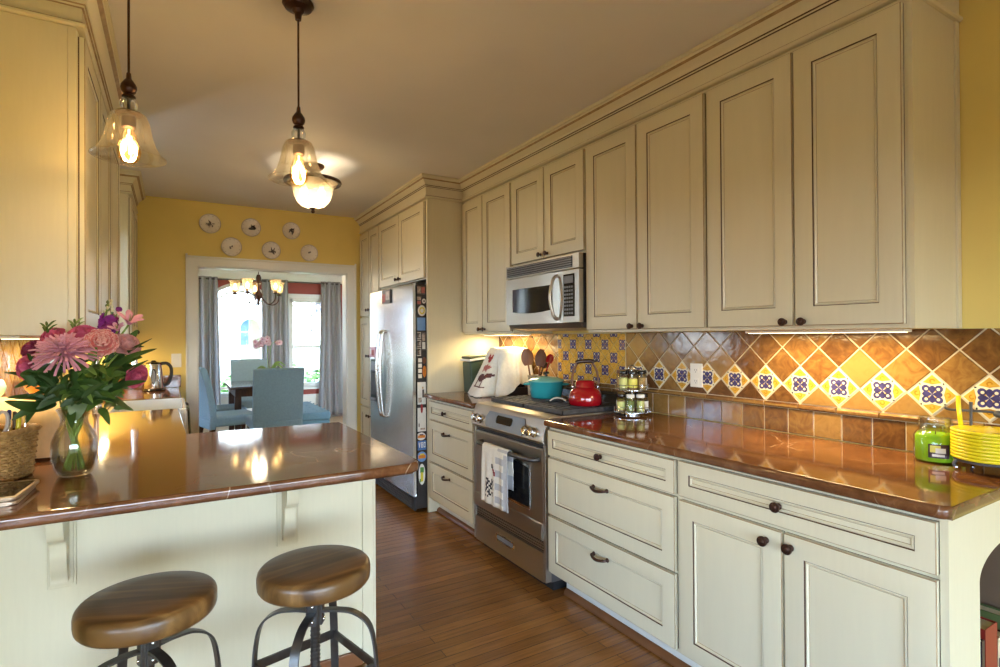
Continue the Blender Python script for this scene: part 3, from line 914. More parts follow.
# --- refrigerator surround
def fridge_surround():
    F = fR(BF)
    t = thing('cabinet_surround', 'cream tall side panel and two-door cabinet boxed around the refrigerator', 'cabinet', (1.93, 4.3, 0))
    mb = MB(); mb.box(BF + .022, 3.757, .002, WX - .003, 3.775, 2.33, 'cream', .001); mb.box(BF + .017, 3.755, .002, BF + .035, 3.777, 2.33, 'cream', .002); mb.build('side_panel', t, smooth=20)
    carcass('body', t, BF + .02, WX - .003, 3.778, 4.818, 1.732, 2.33)
    d = leaf('door', t, F, 4.312, 4.810, 1.742, 2.312, .066); knob(d, F, 4.345, 1.778, .9)
    d = leaf('door', t, F, 3.785, 4.306, 1.742, 2.312, .066); knob(d, F, 4.272, 1.778, .9)
    t = thing('pantry_cabinet', 'tall cream pantry cabinet in the corner beyond the refrigerator', 'cabinet', (1.93, 5.12, 0))
    carcass('body', t, BF + .02, WX - .003, 4.820, EY - .003, .10, 2.33)
    carcass('toe_kick', t, 1.70, WX - .02, 4.83, EY - .003, .002, .10, 'white_trim')
    for z0, z1, kz in ((1.505, 2.312, 1.56), (.64, 1.49, 1.12), (.115, .625, .55)):
        d = leaf('door', t, F, 5.118, 5.405, z0, z1, .06); knob(d, F, 5.15, kz, .9)
        d = leaf('door', t, F, 4.828, 5.112, z0, z1, .06); knob(d, F, 5.08, kz, .9)

# --- left-hand run
def left_units():
    LF = -.252
    F = fL(LF)
    t = thing('wall_cabinet', 'long cream wall cabinet hanging over the flower end of the peninsula', 'cabinet', (-.45, 2.98, 1.312), 'wall cabinets on the sink side')
    carcass('body', t, LX + .003, LF - .02, 2.285, 3.68, 1.312, 2.33)
    mb = MB(); mb.box(LX + .003, 2.268, 1.312, LF - .045, 2.285, 2.33, 'cream', .001); mb.box(LF - .045, 2.266, 1.312, LF - .022, 2.285, 2.33, 'cream', .002); mb.build('end_panel', t, smooth=20)
    for y0, y1, k in ((2.29, 2.745, 2.71), (2.755, 3.21, 2.79), (3.22, 3.675, 3.255)):
        d = leaf('door', t, F, y0, y1, 1.327, 2.312, .066); knob(d, F, k, 1.35, .9)
    t = thing('wall_cabinet', 'cream wall cabinet in the far corner above the electric kettle', 'cabinet', (-.45, 5.06, 1.312), 'wall cabinets on the sink side')
    carcass('body', t, LX + .003, LF - .02, 4.72, EY - .003, 1.312, 2.33)
    mb = MB(); mb.box(LX + .003, 4.705, 1.312, LF - .045, 4.72, 2.33, 'cream', .001); mb.box(LF - .045, 4.703, 1.312, LF - .022, 4.72, 2.33, 'cream', .002); mb.build('end_panel', t, smooth=20)
    for y0, y1, k in ((4.725, 5.065, 5.03), (5.07, 5.41, 5.1)):
        d = leaf('door', t, F, y0, y1, 1.327, 2.312, .066); knob(d, F, k, 1.35, .9)
    prof = [(-.02, 2.331), (.010, 2.331), (.016, 2.336), (.016, 2.343), (.006, 2.350), (.006, 2.395), (.012, 2.397), (.013, 2.403), (.018, 2.406), (.020, 2.417), (.030, 2.430), (.044, 2.445), (.058, 2.455), (.060, 2.466), (.070, 2.469), (.070, 2.4885), (-.02, 2.4885)]
    mats = ['cream', 'cream', 'cream', 'glaze_soft', 'cream', 'glaze_soft', 'cream', 'glaze_soft', 'cream', 'cream', 'cream', 'glaze_soft', 'cream', 'cream', 'cream', 'cream', 'cream']
    mb = MB(); mb.sweep([(LX + .002, 2.268), (LF - .012, 2.268), (LF - .012, 3.69), (LX + .002, 3.69)], prof, mats, side=1)
    tag(mb.build('crown_molding', smooth=25), 'cream crown molding on the wall cabinet over the flowers', 'molding')
    mb = MB(); mb.sweep([(LX + .002, 4.705), (LF - .012, 4.705), (LF - .012, EY - .002)], prof, mats, side=1)
    tag(mb.build('crown_molding', smooth=25), 'cream crown molding on the far corner wall cabinet above the kettle', 'molding')
    # base units below the sink counter
    BL = .02; G = fL(BL)
    t = thing('base_cabinet', 'cream base cabinet joining the peninsula to the sink', 'cabinet', (-.3, 3.25, 0), 'base cabinets on the sink side')
    carcass('body', t, LX + .003, BL - .02, 2.72, 3.784, .1, .848); carcass('toe_kick', t, LX + .01, -.08, 2.72, 3.784, .003, .1, 'white_trim')
    for y0, y1 in ((2.76, 3.26), (3.27, 3.775)):
        d = leaf('drawer', t, G, y0, y1, .708, .834, .04); knob(d, G, (y0 + y1) / 2, .772)
        d = leaf('door', t, G, y0, y1, .13, .697, .06); knob(d, G, y1 - .04, .655)
    t = thing('base_cabinet', 'cream base cabinet holding up the white apron sink', 'cabinet', (-.3, 4.14, 0), 'base cabinets on the sink side')
    carcass('body', t, LX + .003, BL - .02, 3.79, 4.488, .1, .60); carcass('toe_kick', t, LX + .01, -.08, 3.79, 4.488, .003, .1, 'white_trim')
    for y0, y1, k in ((3.80, 4.135, 4.10), (4.142, 4.478, 4.18)):
        d = leaf('door', t, G, y0, y1, .13, .59, .06); knob(d, G, k, .55)
    t = thing('dishwasher', 'white dishwasher with a bar handle beyond the apron sink', 'dishwasher', (-.3, 4.8, 0))
    carcass('body', t, LX + .003, .0, 4.494, 5.11, .1, .848, 'porcelain')
    mb = MB(); mb.box(0.0, 4.498, .12, .035, 5.106, .845, 'porcelain', .006); mb.build('door', t, smooth=30)
    mb = MB(); mb.tube([(.035, 4.545, .79), (.085, 4.545, .79)], .008, 10, 'chrome'); mb.tube([(.035, 5.06, .79), (.085, 5.06, .79)], .008, 10, 'chrome'); mb.tube([(.085, 4.52, .79), (.085, 5.085, .79)], .009, 12, 'chrome'); mb.build('handle', t)
    mb = MB(); mb.box(LX + .01, 4.494, .003, -.05, 5.11, .1, 'black_matte'); mb.build('toe_kick', t, smooth=0)
    t = thing('base_cabinet', 'narrow cream base cabinet in the corner below the kettle', 'cabinet', (-.3, 5.27, 0), 'base cabinets on the sink side')
    carcass('body', t, LX + .003, BL - .02, 5.116, EY - .003, .1, .848); carcass('toe_kick', t, LX + .01, -.08, 5.116, EY - .003, .003, .1, 'white_trim')
    d = leaf('door', t, G, 5.125, 5.41, .13, .834, .05); knob(d, G, 5.16, .772)

# --- peninsula
def peninsula():
    PY, PX = 2.165, .700
    t = thing('peninsula_base', 'pale cream breakfast peninsula base with two scrolled brackets behind the stools', 'peninsula', (0, 2.45, 0))
    carcass('body', t, LX + .003, PX - .02, PY + .02, 2.712, .003, .848, 'cream')
    mb = MB(); mb.box(LX + .003, PY, .06, PX - .055, PY + .02, .848, 'cream'); mb.build('back_panel', t, smooth=20)
    mb = MB(); mb.box(PX - .054, PY - .004, .003, PX - .012, PY + .02, .848, 'cream', .002); mb.box(PX - .012, PY - .004, .003, PX, 2.712, .848, 'cream', .002); mb.build('corner_post', t, smooth=20)
    mb = MB(); mb.box(LX + .003, PY - .014, .003, PX - .055, PY, .06, 'shoe_wood', .004); mb.build('base_strip', t, smooth=30)
    # brackets: a back plate and a scrolled body
    for cx in (-.298, .362):
        m = MB(); m.box(cx - .036, PY - .010, .530, cx + .036, PY, .848, 'cream', .003)
        m.box(cx - .030, PY - .016, .540, cx + .030, PY - .010, .848, 'cream', .002)
        ctrl = curve([(PY - .150, .806, 0), (PY - .140, .785, 0), (PY - .134, .760, 0), (PY - .130, .735, 0), (PY - .118, .708, 0), (PY - .086, .692, 0), (PY - .078, .672, 0), (PY - .074, .640, 0), (PY - .064, .605, 0), (PY - .050, .575, 0), (PY - .050, .560, 0)], 4)
        m.prism([(PY - .016, .846), (PY - .150, .846)] + [(p[0], p[1]) for p in ctrl] + [(PY - .016, .560)], 'x', cx - .020, cx + .020, 'cream')
        m.box(cx - .024, PY - .158, .812, cx + .024, PY - .016, .848, 'cream', .003)
        m.build('bracket', t, smooth=40)
    return t
base_units(); wall_units(); fridge_surround(); left_units(); peninsula()

# ------------------------------------------------------------------ worktops
def slab(name, label, poly, z0=.850, z1=CT, bev=.013):
    mb = MB(); mb.prism(poly, 'z', z0, z1, 'marble', bev, 4)
    return tag(mb.build(name, smooth=50), label, 'worktop', 'marble worktops')
def rounded(x, y, r, a0, a1, n=6): return arc((x, y), r, a0, a1, n)
def worktops():
    slab('worktop', 'long red-brown marble worktop under the spice rack and the green candle', [(1.585, 2.236), (1.585, .60)] + rounded(1.61, .602, .025, PI, 1.5 * PI)[1:] + [(WX - .009, .577), (WX - .009, 2.236)])
    slab('worktop', 'short red-brown marble worktop between the refrigerator panel and the range', [(1.585, 3.753), (1.585, 3.014), (WX - .009, 3.014), (WX - .009, 3.753)])
    slab('worktop', 'large red-brown marble breakfast peninsula top carrying the flower vase', [(LX + .004, 1.700), (.672, 1.700)] + rounded(.672, 1.738, .038, 1.5 * PI, 2 * PI)[1:] + [(.710, 2.735), (.034, 2.735), (.034, 3.786), (LX + .004, 3.786)])
    slab('worktop', 'red-brown marble worktop under the electric kettle beyond the sink', [(LX + .004, 4.492), (.05, 4.492), (.05, EY - .003), (LX + .004, EY - .003)])
    mb = MB(); mb.box(LX + .004, EY - .022, CT + .001, .055, EY - .003, CT + .105, 'marble', .003)
    tag(mb.build('upstand', smooth=40), 'low red-brown marble upstand along the end wall behind the kettle', 'upstand')
worktops()

# apron sink with its tap
def sink():
    t = thing('apron_sink', 'white apron-front sink set into the counter before the kettle', 'sink', (-.22, 4.14, .6))
    mb = MB(); x0, x1, y0, y1, z0, z1, w = -.335, .068, 3.790, 4.488, .615, .880, .022
    mb.box(x0, y0, z0, x1, y1, z0 + .025, 'porcelain', .004)
    mb.box(x0, y0, z0 + .02, x0 + w, y1, z1, 'porcelain', .006); mb.box(x1 - w, y0, z0, x1, y1, z1, 'porcelain', .008)
    mb.box(x0 + w * .6, y0, z0 + .02, x1 - w * .6, y0 + w, z1, 'porcelain', .006); mb.box(x0 + w * .6, y1 - w, z0 + .02, x1 - w * .6, y1, z1, 'porcelain', .006)
    mb.build('basin', t, smooth=40)
    mb = MB(); mb.lathe([(0, 0), (.04, 0), (.04, .004), (.03, .006), (0, .004)], (-.14, 4.14, z0 + .026), 20, 'chrome', cap=False); mb.build('drain', t)
    mb = MB(); mb.box(LX + .004, 3.792, .602, x0 - .003, 4.486, CT, 'marble', .004); tag(mb.build('worktop_strip', smooth=40), 'narrow marble strip carrying the tap behind the sink', 'worktop')
    bx = -.405
    t = thing('tap', 'curved gooseneck kitchen tap rising behind the flowers', 'tap', (bx, 4.14, CT + .001))
    mb = MB(); mb.lathe([(0, 0), (.030, 0), (.030, .008), (.023, .02), (.020, .06), (.0, .06)], (bx, 4.14, CT + .001), 20, 'stainless', cap=False); mb.build('base', t)
    mb = MB(); mb.tube([(bx, 4.14, CT + .05), (bx, 4.14, CT + .29)] + [(bx + .098 - .098 * math.cos(a), 4.14, CT + .29 + .098 * math.sin(a)) for a in [PI * i / 14 for i in range(1, 15)]], .0135, 12, 'stainless'); mb.build('neck', t)
    mb = MB(); mb.tube([(bx + .196, 4.14, CT + .295), (bx + .196, 4.14, CT + .22), (bx + .196, 4.14, CT + .16)], [.015, .018, .022], 12, 'stainless'); mb.build('spray_head', t)
    mb = MB(); mb.tube([(bx, 4.12, CT + .045), (bx + .01, 4.06, CT + .075)], [.008, .006], 8, 'stainless'); mb.build('lever', t)
sink()

# ------------------------------------------------------------------ tiled backsplash
def clip(poly, x0, x1, z0, z1):
    def cut(P, ins, inter):
        out = []
        for i in range(len(P)):
            a, b = P[i - 1], P[i]
            if ins(b):
                if not ins(a): out.append(inter(a, b))
                out.append(b)
            elif ins(a): out.append(inter(a, b))
        return out
    def ix(v): return lambda a, b: (v, a[1] + (b[1] - a[1]) * (v - a[0]) / (b[0] - a[0]))
    def iz(v): return lambda a, b: (a[0] + (b[0] - a[0]) * (v - a[1]) / (b[1] - a[1]), v)
    for ins, it in ((lambda p: p[0] >= x0 - 1e-9, ix(x0)), (lambda p: p[0] <= x1 + 1e-9, ix(x1)), (lambda p: p[1] >= z0 - 1e-9, iz(z0)), (lambda p: p[1] <= z1 + 1e-9, iz(z1))):
        poly = cut(poly, ins, it)
        if not poly: return []
    return poly

def tile_prism(mb, poly, m, x=WX - .001, t=.0065, ins=.0022):
    cx = sum(p[0] for p in poly) / len(poly); cz = sum(p[1] for p in poly) / len(poly)
    n = len(poly)
    A = [mb.v((x, p[0], p[1])) for p in poly]
    B = [mb.v((x - t * .72, p[0], p[1])) for p in poly]
    C = []
    for p in poly:
        d = math.hypot(p[0] - cx, p[1] - cz); k = max(0, (d - ins * 1.4) / d) if d > 1e-6 else 1
        C.append(mb.v((x - t, cx + (p[0] - cx) * k, cz + (p[1] - cz) * k)))
    for a, b in ((A, B), (B, C)):
        for i in range(n): mb.f([a[i], a[(i + 1) % n], b[(i + 1) % n], b[i]], m)
    mb.f(C, m); mb.f(A[::-1], m)

def area2(P): return abs(sum(P[i - 1][0] * P[i][1] - P[i][0] * P[i - 1][1] for i in range(len(P)))) / 2

def flat(mb, pts, m, x):
    V = [mb.v((x, p[0], p[1])) for p in pts]; mb.f(V, m)

def painted(parent, cy, cz, h, box=None, name='painted_tile', ground='tile_ivory'):
    """ivory diamond tile with a blue quatrefoil and four ochre corner scrolls"""
    mb = MB(); x = WX - .001; t = .0068
    C = (lambda P: clip(P, *box)) if box else (lambda P: P)
    dia = C([(cy - h, cz), (cy, cz - h), (cy + h, cz), (cy, cz + h)])
    if len(dia) < 3 or area2(dia) < 1e-4: mb.bm.free(); return
    tile_prism(mb, dia, ground, x, t)
    k = h / .073
    def put(P, m, lay):
        P = C(P)
        if len(P) >= 3 and area2(P) > 2e-7: flat(mb, P, m, x - t - .0002 * lay)
    for a in range(4):
        c, s_ = math.cos(a * PI / 2), math.sin(a * PI / 2)
        def W(p, c=c, s_=s_): return (cy + k * (p[0] * c - p[1] * s_), cz + k * (p[0] * s_ + p[1] * c))
        put([W(p) for p in ((0, .0665), (-.0275, .0395), (-.020, .0375), (0, .0345), (.020, .0375), (.0275, .0395))], 'tile_yellow', 1)
        sc = [(.010 * math.cos(q) * (1 - .1 * i) - .002, .046 + .0075 * math.sin(q) * (1 - .1 * i)) for i, q in enumerate([R(-60 + 45 * j) for j in range(7)])]
        for p, q in zip(sc, sc[1:]):
            d = (q[0] - p[0], q[1] - p[1]); l = math.hypot(*d) or 1; nx, ny = -d[1] / l * .0017, d[0] / l * .0017
            put([W((p[0] + nx, p[1] + ny)), W((q[0] + nx, q[1] + ny)), W((q[0] - nx, q[1] - ny)), W((p[0] - nx, p[1] - ny))], 'tile_ochre', 2)
        put([W(p) for p in ((-.021, .0385), (.0, .0335), (.021, .0385), (0, .0365))], 'tile_ochre', 2)
        # petal of the cross
        put([W(p) for p in ((0, 0), (-.008, .010), (-.0105, .020), (-.006, .027), (0, .0305), (.006, .027), (.0105, .020), (.008, .010))], 'tile_blue', 1)
        # corner lobe
        r = .0125
        put([W((.019 + r * math.cos(q), .019 + r * math.sin(q) * 1.0)) for q in [2 * PI * i / 10 for i in range(10)]], 'tile_blue', 1)
        put([W((.0175 + .0052 * math.cos(q), .0175 + .0052 * math.sin(q))) for q in [2 * PI * i / 8 for i in range(8)]], 'tile_ivory', 3)
        put([W((.0095 + .0025 * math.cos(q), .0095 + .0025 * math.sin(q))) for q in [2 * PI * i / 6 for i in range(6)]], 'tile_yellow', 3)
        put([W((.036 + .0042 * math.cos(q), .0325 + .0026 * math.sin(q))) for q in [2 * PI * i / 7 for i in range(7)]], 'tile_dark', 1)
    return mb.build(name, parent, smooth=0)

def backsplash():
    t = thing('backsplash', 'amber glazed diamond tile backsplash with a row of painted tiles', 'backsplash', (WX, 2.2, CT))
    Y0, Y1 = .56, 3.768
    mb = MB(); mb.box(WX - .0045, Y0, CT + .001, WX - .0008, Y1, 1.3165, 'grout'); mb.build('grout_bed', t, smooth=0)
    S = .1535; H = .0767; g = .0035; cz0 = 1.0935; base = .700; zlo, zhi = 1.0145, 1.3165
    ins = (2.335, 2.975)
    # plain field
    deco = []
    for zone in ((Y0, ins[0] - .004), (ins[1] + .004, Y1)):
        mb = MB()
        for r in range(-2, 5):
            cz = cz0 + r * H
            for i in range(-3, 24):
                cy = base + i * S + (S / 2 if r % 2 else 0)
                if zone[0] < .6 and r == 0:
                    if -H < cy - zone[0] < 2.2: 
                        if cy < zone[1] + H and (cy, cz) not in deco: deco.append((cy, cz))
                        continue
                h = H - g
                P = clip([(cy - h, cz), (cy, cz - h), (cy + h, cz), (cy, cz + h)], zone[0], zone[1], zlo, zhi)
                if len(P) >= 3 and area2(P) > 6e-5: tile_prism(mb, P, 'tile_amber')
        mb.build('diamond_field', t, smooth=0)
    for cy, cz in deco:
        painted(t, cy, cz, H - g, (Y0, ins[0] - .004, zlo, zhi))
    # pencil rail
    mb = MB()
    y = Y0
    while y < Y1:
        y2 = min(y + .152, Y1)
        mb.prism([(WX - .001, .990), (WX - .012, .990), (WX - .0165, .996), (WX - .0165, 1.004), (WX - .012, 1.0115), (WX - .001, 1.0115)], 'y', y + .0015, y2 - .0015, 'tile_amber', .0015, 1); y = y2
    mb.build('pencil_rail', t, smooth=30)
    # bottom course of squares
    mb = MB(); y = Y0 - .06
    while y < Y1:
        a, b = max(y, Y0), min(y + .1085, Y1)
        if b - a > .01: tile_prism(mb, [(a + .0018, CT + .002), (b - .0018, CT + .002), (b - .0018, .9875), (a + .0018, .9875)], 'tile_amber')
        y += .1085
    mb.build('base_course', t, smooth=0)
    # panel of painted tiles behind the range
    for r in range(-2, 5):
        cz = cz0 + r * H
        for i in range(-1, 6):
            cy = ins[0] + .02 + i * S + (S / 2 if r % 2 else 0)
            painted(t, cy, cz, H - .002, (ins[0], ins[1], zlo, zhi - .004), ground='tile_yellow')
    mb = MB()
    for a, b, c, d in ((ins[0] - .004, zlo, ins[0], zhi), (ins[1], zlo, ins[1] + .004, zhi)):
        mb.box(WX - .009, a, b, WX - .001, c, d, 'grout')
    mb.build('panel_edge', t, smooth=0)
    # outlet let into the tiles
    o = thing('wall_outlet', 'ivory double outlet plate on the amber diamond tiles', 'outlet', (WX - .008, 1.836, 1.10))
    mb = MB(); mb.box(WX - .0135, 1.800, 1.043, WX - .007, 1.872, 1.160, 'plastic_white', .002); mb.build('plate', o, smooth=30)
    for z in (1.073, 1.127):
        m = MB(); m.box(WX - .0155, 1.820, z - .015, WX - .0135, 1.852, z + .015, 'plastic_white', .001)
        for dy in (-.006, .006): m.box(WX - .0158, 1.836 + dy - .001, z - .003, WX - .0155, 1.836 + dy + .001, z + .006, 'black_matte')
        m.box(WX - .0158, 1.834, z - .011, WX - .0155, 1.838, z - .007, 'black_matte'); m.build('socket', o, smooth=30)
    # tiled left wall under the flowers' cabinet
    t = thing('backsplash', 'pale amber diamond tile backsplash under the sink-side wall cabinet', 'backsplash', (LX, 2.9, CT))
    mb = MB(); mb.box(LX + .0008, 2.27, CT + .001, LX + .004, 3.74, 1.311, 'grout'); mb.build('grout_bed', t, smooth=0)
    mb = MB(); mb.M = Matrix(((-1, 0, 0, LX + WX), (0, 1, 0, 0), (0, 0, 1, 0), (0, 0, 0, 1)))
    for r in range(-3, 6):
        for i in range(0, 13):
            cy = 2.2 + i * S + (S / 2 if r % 2 else 0); cz = cz0 + r * H; h = H - g
            P = clip([(cy - h, cz), (cy, cz - h), (cy + h, cz), (cy, cz + h)], 2.275, 3.735, CT + .004, 1.309)
            if len(P) >= 3 and area2(P) > 6e-5: tile_prism(mb, P, 'tile_amber')
    mb.build('diamond_field', t, smooth=0)
backsplash()

def switchplate(name, label, cat, x, z, rock):
    o = thing(name, label, cat, (x, EY, z))
    mb = MB(); mb.box(x - .037, EY - .007, z - .058, x + .037, EY - .0005, z + .058, 'plastic_white', .002); mb.build('plate', o, smooth=30)
    mb = MB(); mb.box(x - .015, EY - .010, z - .032, x + .015, EY - .007, z + .032, 'plastic_white', .0015); mb.build(rock, o, smooth=30)
switchplate('light_switch', 'white rocker switch plate on the yellow end wall near the kettle', 'switch', .022, 1.112, 'rocker')

# ------------------------------------------------------------------ under-cabinet lamps
def cabinet_lamp(label, x, y0, y1, z, power, flip=1):
    t = thing('cabinet_light', label, 'light', (x, (y0 + y1) / 2, z), 'slim lamps under the wall cabinets')
    mb = MB(); mb.box(x - .028, y0, z - .010, x + .028, y1, z, 'plastic_white', .002); mb.build('housing', t, smooth=20)
    mb = MB(); mb.box(x - .02, y0 + .01, z - .0115, x + .02, y1 - .01, z - .0095, 'led_lens'); mb.build('lens', t, smooth=0)
    area('cabinet_glow', (x, (y0 + y1) / 2, z - .02), (0, 0, 0), .04, y1 - y0 - .03, power, (1.0, 0.74, 0.36))
cabinet_lamp('slim lit lamp under the wide wall cabinet over the green candle', 2.08, .86, 1.44, 1.317, 6.0)
cabinet_lamp('slim lit lamp under the wall cabinet beside the refrigerator panel', 2.08, 3.12, 3.70, 1.317, 6.0)
cabinet_lamp('slim lit lamp under the long wall cabinet behind the flowers', -.46, 2.35, 3.55, 1.311, 8.0)
cabinet_lamp('slim lit lamp under the corner wall cabinet above the kettle', -.46, 4.80, 5.34, 1.3115, 4.5)

# ------------------------------------------------------------------ range
def range_cooker():
    t = thing('range', 'stainless steel slide-in gas range with a towel over its oven handle', 'range', (1.92, 2.626, 0))
    y0, y1 = 2.246, 3.006; S_ = 'stainless_range'
    mb = MB(); mb.box(1.635, y0 + .004, .055, WX - .02, y1 - .004, .872, 'steel_dark'); mb.build('body', t, smooth=0)
    mb = MB(); mb.box(1.66, y0 + .02, .004, WX - .03, y1 - .02, .055, 'black_matte')
    for y in (y0 + .05, y1 - .05): mb.lathe([(0, 0), (.018, 0), (.018, .05), (0, .05)], (1.68, y, .003), 12, 'black_matte', cap=False)
    mb.build('base', t, smooth=30)
    # sloped control fascia
    mb = MB(); mb.prism([(1.640, .752), (1.596, .752), (1.583, .768), (1.588, .800), (1.612, .872), (1.624, .888), (1.70, .893), (1.70, .752)], 'y', y0 - .002, y1 + .002, S_, .003, 2); fas = mb.build('control_panel', t, smooth=35)
    def onf(v):  # point on the fascia slope, v 0..1 going up
        return (1.588 + .024 * v, .800 + .072 * v)
    mb = MB()
    out = []
    ya, yb = 2.415, 2.835
    sx = lambda z: 1.583 + (z - .768) * (.005 / .032) if z < .8 else 1.588 + (z - .8) * .3333
    pts = [(ya + .02, .772), (yb - .02, .772), (yb, .785), (yb + .004, .83), (yb - .018, .862), (ya + .018, .862), (ya - .004, .83), (ya, .785)]
    V0 = [mb.v((sx(z) - .001, y, z)) for y, z in pts]; V1 = [mb.v((sx(z) - .004, y * .98 + 2.625 * .02, z * .97 + .817 * .03)) for y, z in pts]
    for i in range(8): mb.f([V0[i], V0[(i + 1) % 8], V1[(i + 1) % 8], V1[i]], 'steel_dark')
    mb.f(V1, 'key_blue'); mb.f(V0[::-1], 'steel_dark'); mb.build('key_panel', fas, smooth=20)
    mb = MB()
    pts = [(2.555, .805), (2.705, .805), (2.715, .815), (2.715, .838), (2.705, .848), (2.555, .848), (2.545, .838), (2.545, .815)]
    V0 = [mb.v((sx(z) - .004, y, z)) for y, z in pts]; V1 = [mb.v((sx(z) - .0058, y, z)) for y, z in pts]
    for i in range(8): mb.f([V0[i], V0[(i + 1) % 8], V1[(i + 1) % 8], V1[i]], 'black_gloss')
    mb.f(V1, 'black_gloss'); mb.f(V0[::-1], 'black_gloss'); mb.build('display', fas, smooth=0)
    ang = math.atan2(.024, .072)
    for y in (2.945, 2.885, 2.405 - .02, 2.325):
        z = .806
        mb = MB(); mb.at(T(sx(z) - .0005, y, z) @ RY(-PI / 2 + ang))
        mb.lathe([(0, 0), (.026, 0), (.027, .004), (.022, .008), (.021, .026), (.018, .031), (0, .032)], seg=20, m='chrome', cap=False)
        mb.box(-.004, -.019, .028, .004, .019, .036, 'chrome', .002)
        mb.build('knob', t, smooth=40)
    # oven door
    d0, d1 = .262, .728
    mb = MB(); mb.box(1.600, y0 + .022, d0, 1.634, y1 - .022, d1, S_, .006)
    mb.prism([(1.600, .268), (1.592, .272), (1.588, .30), (1.594, .345), (1.600, .352)], 'y', y0 + .024, y1 - .024, S_)
    door = mb.build('oven_door', t, smooth=35)
    mb = MB(); mb.box(1.612, y0 + .02, .7285, 1.634, y1 - .02, .7515, 'black_matte'); mb.build('gap_shade', t, smooth=0)  # black strip put in as the shade between control panel and door
    mb = MB(); mb.box(1.636, y0, .06, 1.60, y0 + .020, .75, S_, .003); mb.box(1.60, y1 - .02, .06, 1.636, y1, .75, S_, .003); mb.build('side_trim', t, smooth=30)
    mb = MB(); w = MB()
    wy0, wy1, wz0, wz1 = 2.395, 2.86, .405, .61
    def rr(a, b, c, d, bow=.0):
        n = 8; lo = [(a + (b - a) * i / n, c) for i in range(n + 1)]; hi = [(b + (a - b) * i / n, d + bow * math.sin(PI * i / n)) for i in range(n + 1)]
        return lo + hi
    P = rr(wy0 - .012, wy1 + .012, wz0 - .012, wz1 + .012, .02); Q = rr(wy0, wy1, wz0, wz1, .02)
    V0 = [mb.v((1.5995, y, z)) for y, z in P]; V1 = [mb.v((1.5975, y, z)) for y, z in P]; V2 = [mb.v((1.5975, y, z)) for y, z in Q]
    n = len(P)
    for A, B in ((V0, V1), (V1, V2)):
        for i in range(n): mb.f([A[i], A[(i + 1) % n], B[(i + 1) % n], B[i]], 'chrome')
    mb.f(V2, 'black_gloss'); mb.f(V0[::-1], 'chrome'); mb.build('oven_window', door, smooth=20)
    mb = MB(); hz = .672
    mb.tube(curve([(1.600, 2.890, hz), (1.560, 2.878, hz), (1.548, 2.81, hz), (1.540, 2.60, hz), (1.548, 2.37, hz), (1.560, 2.312, hz), (1.600, 2.300, hz)], 6), .0125, 12, 'gunmetal'); mb.build('handle', door, smooth=50)
    # vent louvres between door and drawer
    mb = MB(); mb.box(1.612, y0 + .022, .208, 1.63, y1 - .022, .262, 'black_matte')
    for z in (.218, .232, .246): mb.box(1.603, y0 + .024, z, 1.616, y1 - .024, z + .006, S_)
    mb.build('vent_strip', t, smooth=0)
    mb = MB(); mb.box(1.600, y0 + .022, .055, 1.634, y1 - .022, .205, S_, .005); dr = mb.build('drawer', t, smooth=35)
    mb = MB(); yc, zc = 2.640, .148
    P = [(yc - .075 + .02 * math.cos(a), zc + .018 * math.sin(a)) for a in [PI / 2 + PI * i / 8 for i in range(9)]] + [(yc + .075 + .02 * math.cos(a), zc + .018 * math.sin(a)) for a in [-PI / 2 + PI * i / 8 for i in range(9)]]
    V0 = [mb.v((1.5998, yc + (y - yc) * 1.08, zc + (z - zc) * 1.3)) for y, z in P]; V1 = [mb.v((1.597, y, z)) for y, z in P]; V2 = [mb.v((1.599, yc + (y - yc) * .93, zc + (z - zc) * .72)) for y, z in P]
    for A, B, m in ((V0, V1, 'chrome'), (V1, V2, 'chrome')):
        for i in range(len(P)): mb.f([A[i], A[(i + 1) % len(P)], B[(i + 1) % len(P)], B[i]], m)
    mb.f(V2, 'plastic_grey'); mb.f(V0[::-1], 'chrome'); mb.build('pull_cup', dr, smooth=40)
    # cooktop, burners, grates, black back guard
    mb = MB(); mb.box(1.70, y0 - .002, .872, WX - .02, y1 + .002, .889, S_, .003); mb.box(1.715, y0 + .02, .889, 2.15, y1 - .02, .8905, 'black_matte'); mb.build('cooktop', t, smooth=30)
    mb = MB(); mb.prism([(2.155, .889), (2.168, .955), (2.182, .975), (WX - .012, .975), (WX - .012, .889)], 'y', y0 - .002, y1 + .002, 'black_gloss', .004, 2); mb.build('back_guard', t, smooth=30)
    for bx, by, r in ((1.83, 2.44, .045), (2.04, 2.44, .036), (1.83, 2.81, .036), (2.04, 2.81, .045)):
        mb = MB(); mb.lathe([(0, 0), (r + .012, 0), (r + .01, .006), (r, .008), (r, .012), (r * .9, .016), (0, .017)], (bx, by, .8905), 24, 'black_matte', cap=False); mb.build('burner', t, smooth=40)
    for ga, gb in ((y0 + .012, 2.622), (2.630, y1 - .012)):
        mb = MB(); x0, x1, zt = 1.718, 2.148, .916
        for y in (ga, gb): mb.box(x0, y - .009 if y > ga else y, .893, x1, y if y > ga else y + .009, zt, 'iron', .002)
        for x in (x0, x1 - .010): mb.box(x, ga, .893, x + .010, gb, zt, 'iron', .002)
        n = 9
        for i in range(1, n):
            x = x0 + (x1 - x0) * i / n
            mb.box(x - .005, ga, .902, x + .005, gb, zt, 'iron', .0015)
        ym = (ga + gb) / 2; mb.box(x0, ym - .006, .902, x1, ym + .006, zt - .0005, 'iron', .0015)
        mb.build('grate', t, smooth=30)
range_cooker()

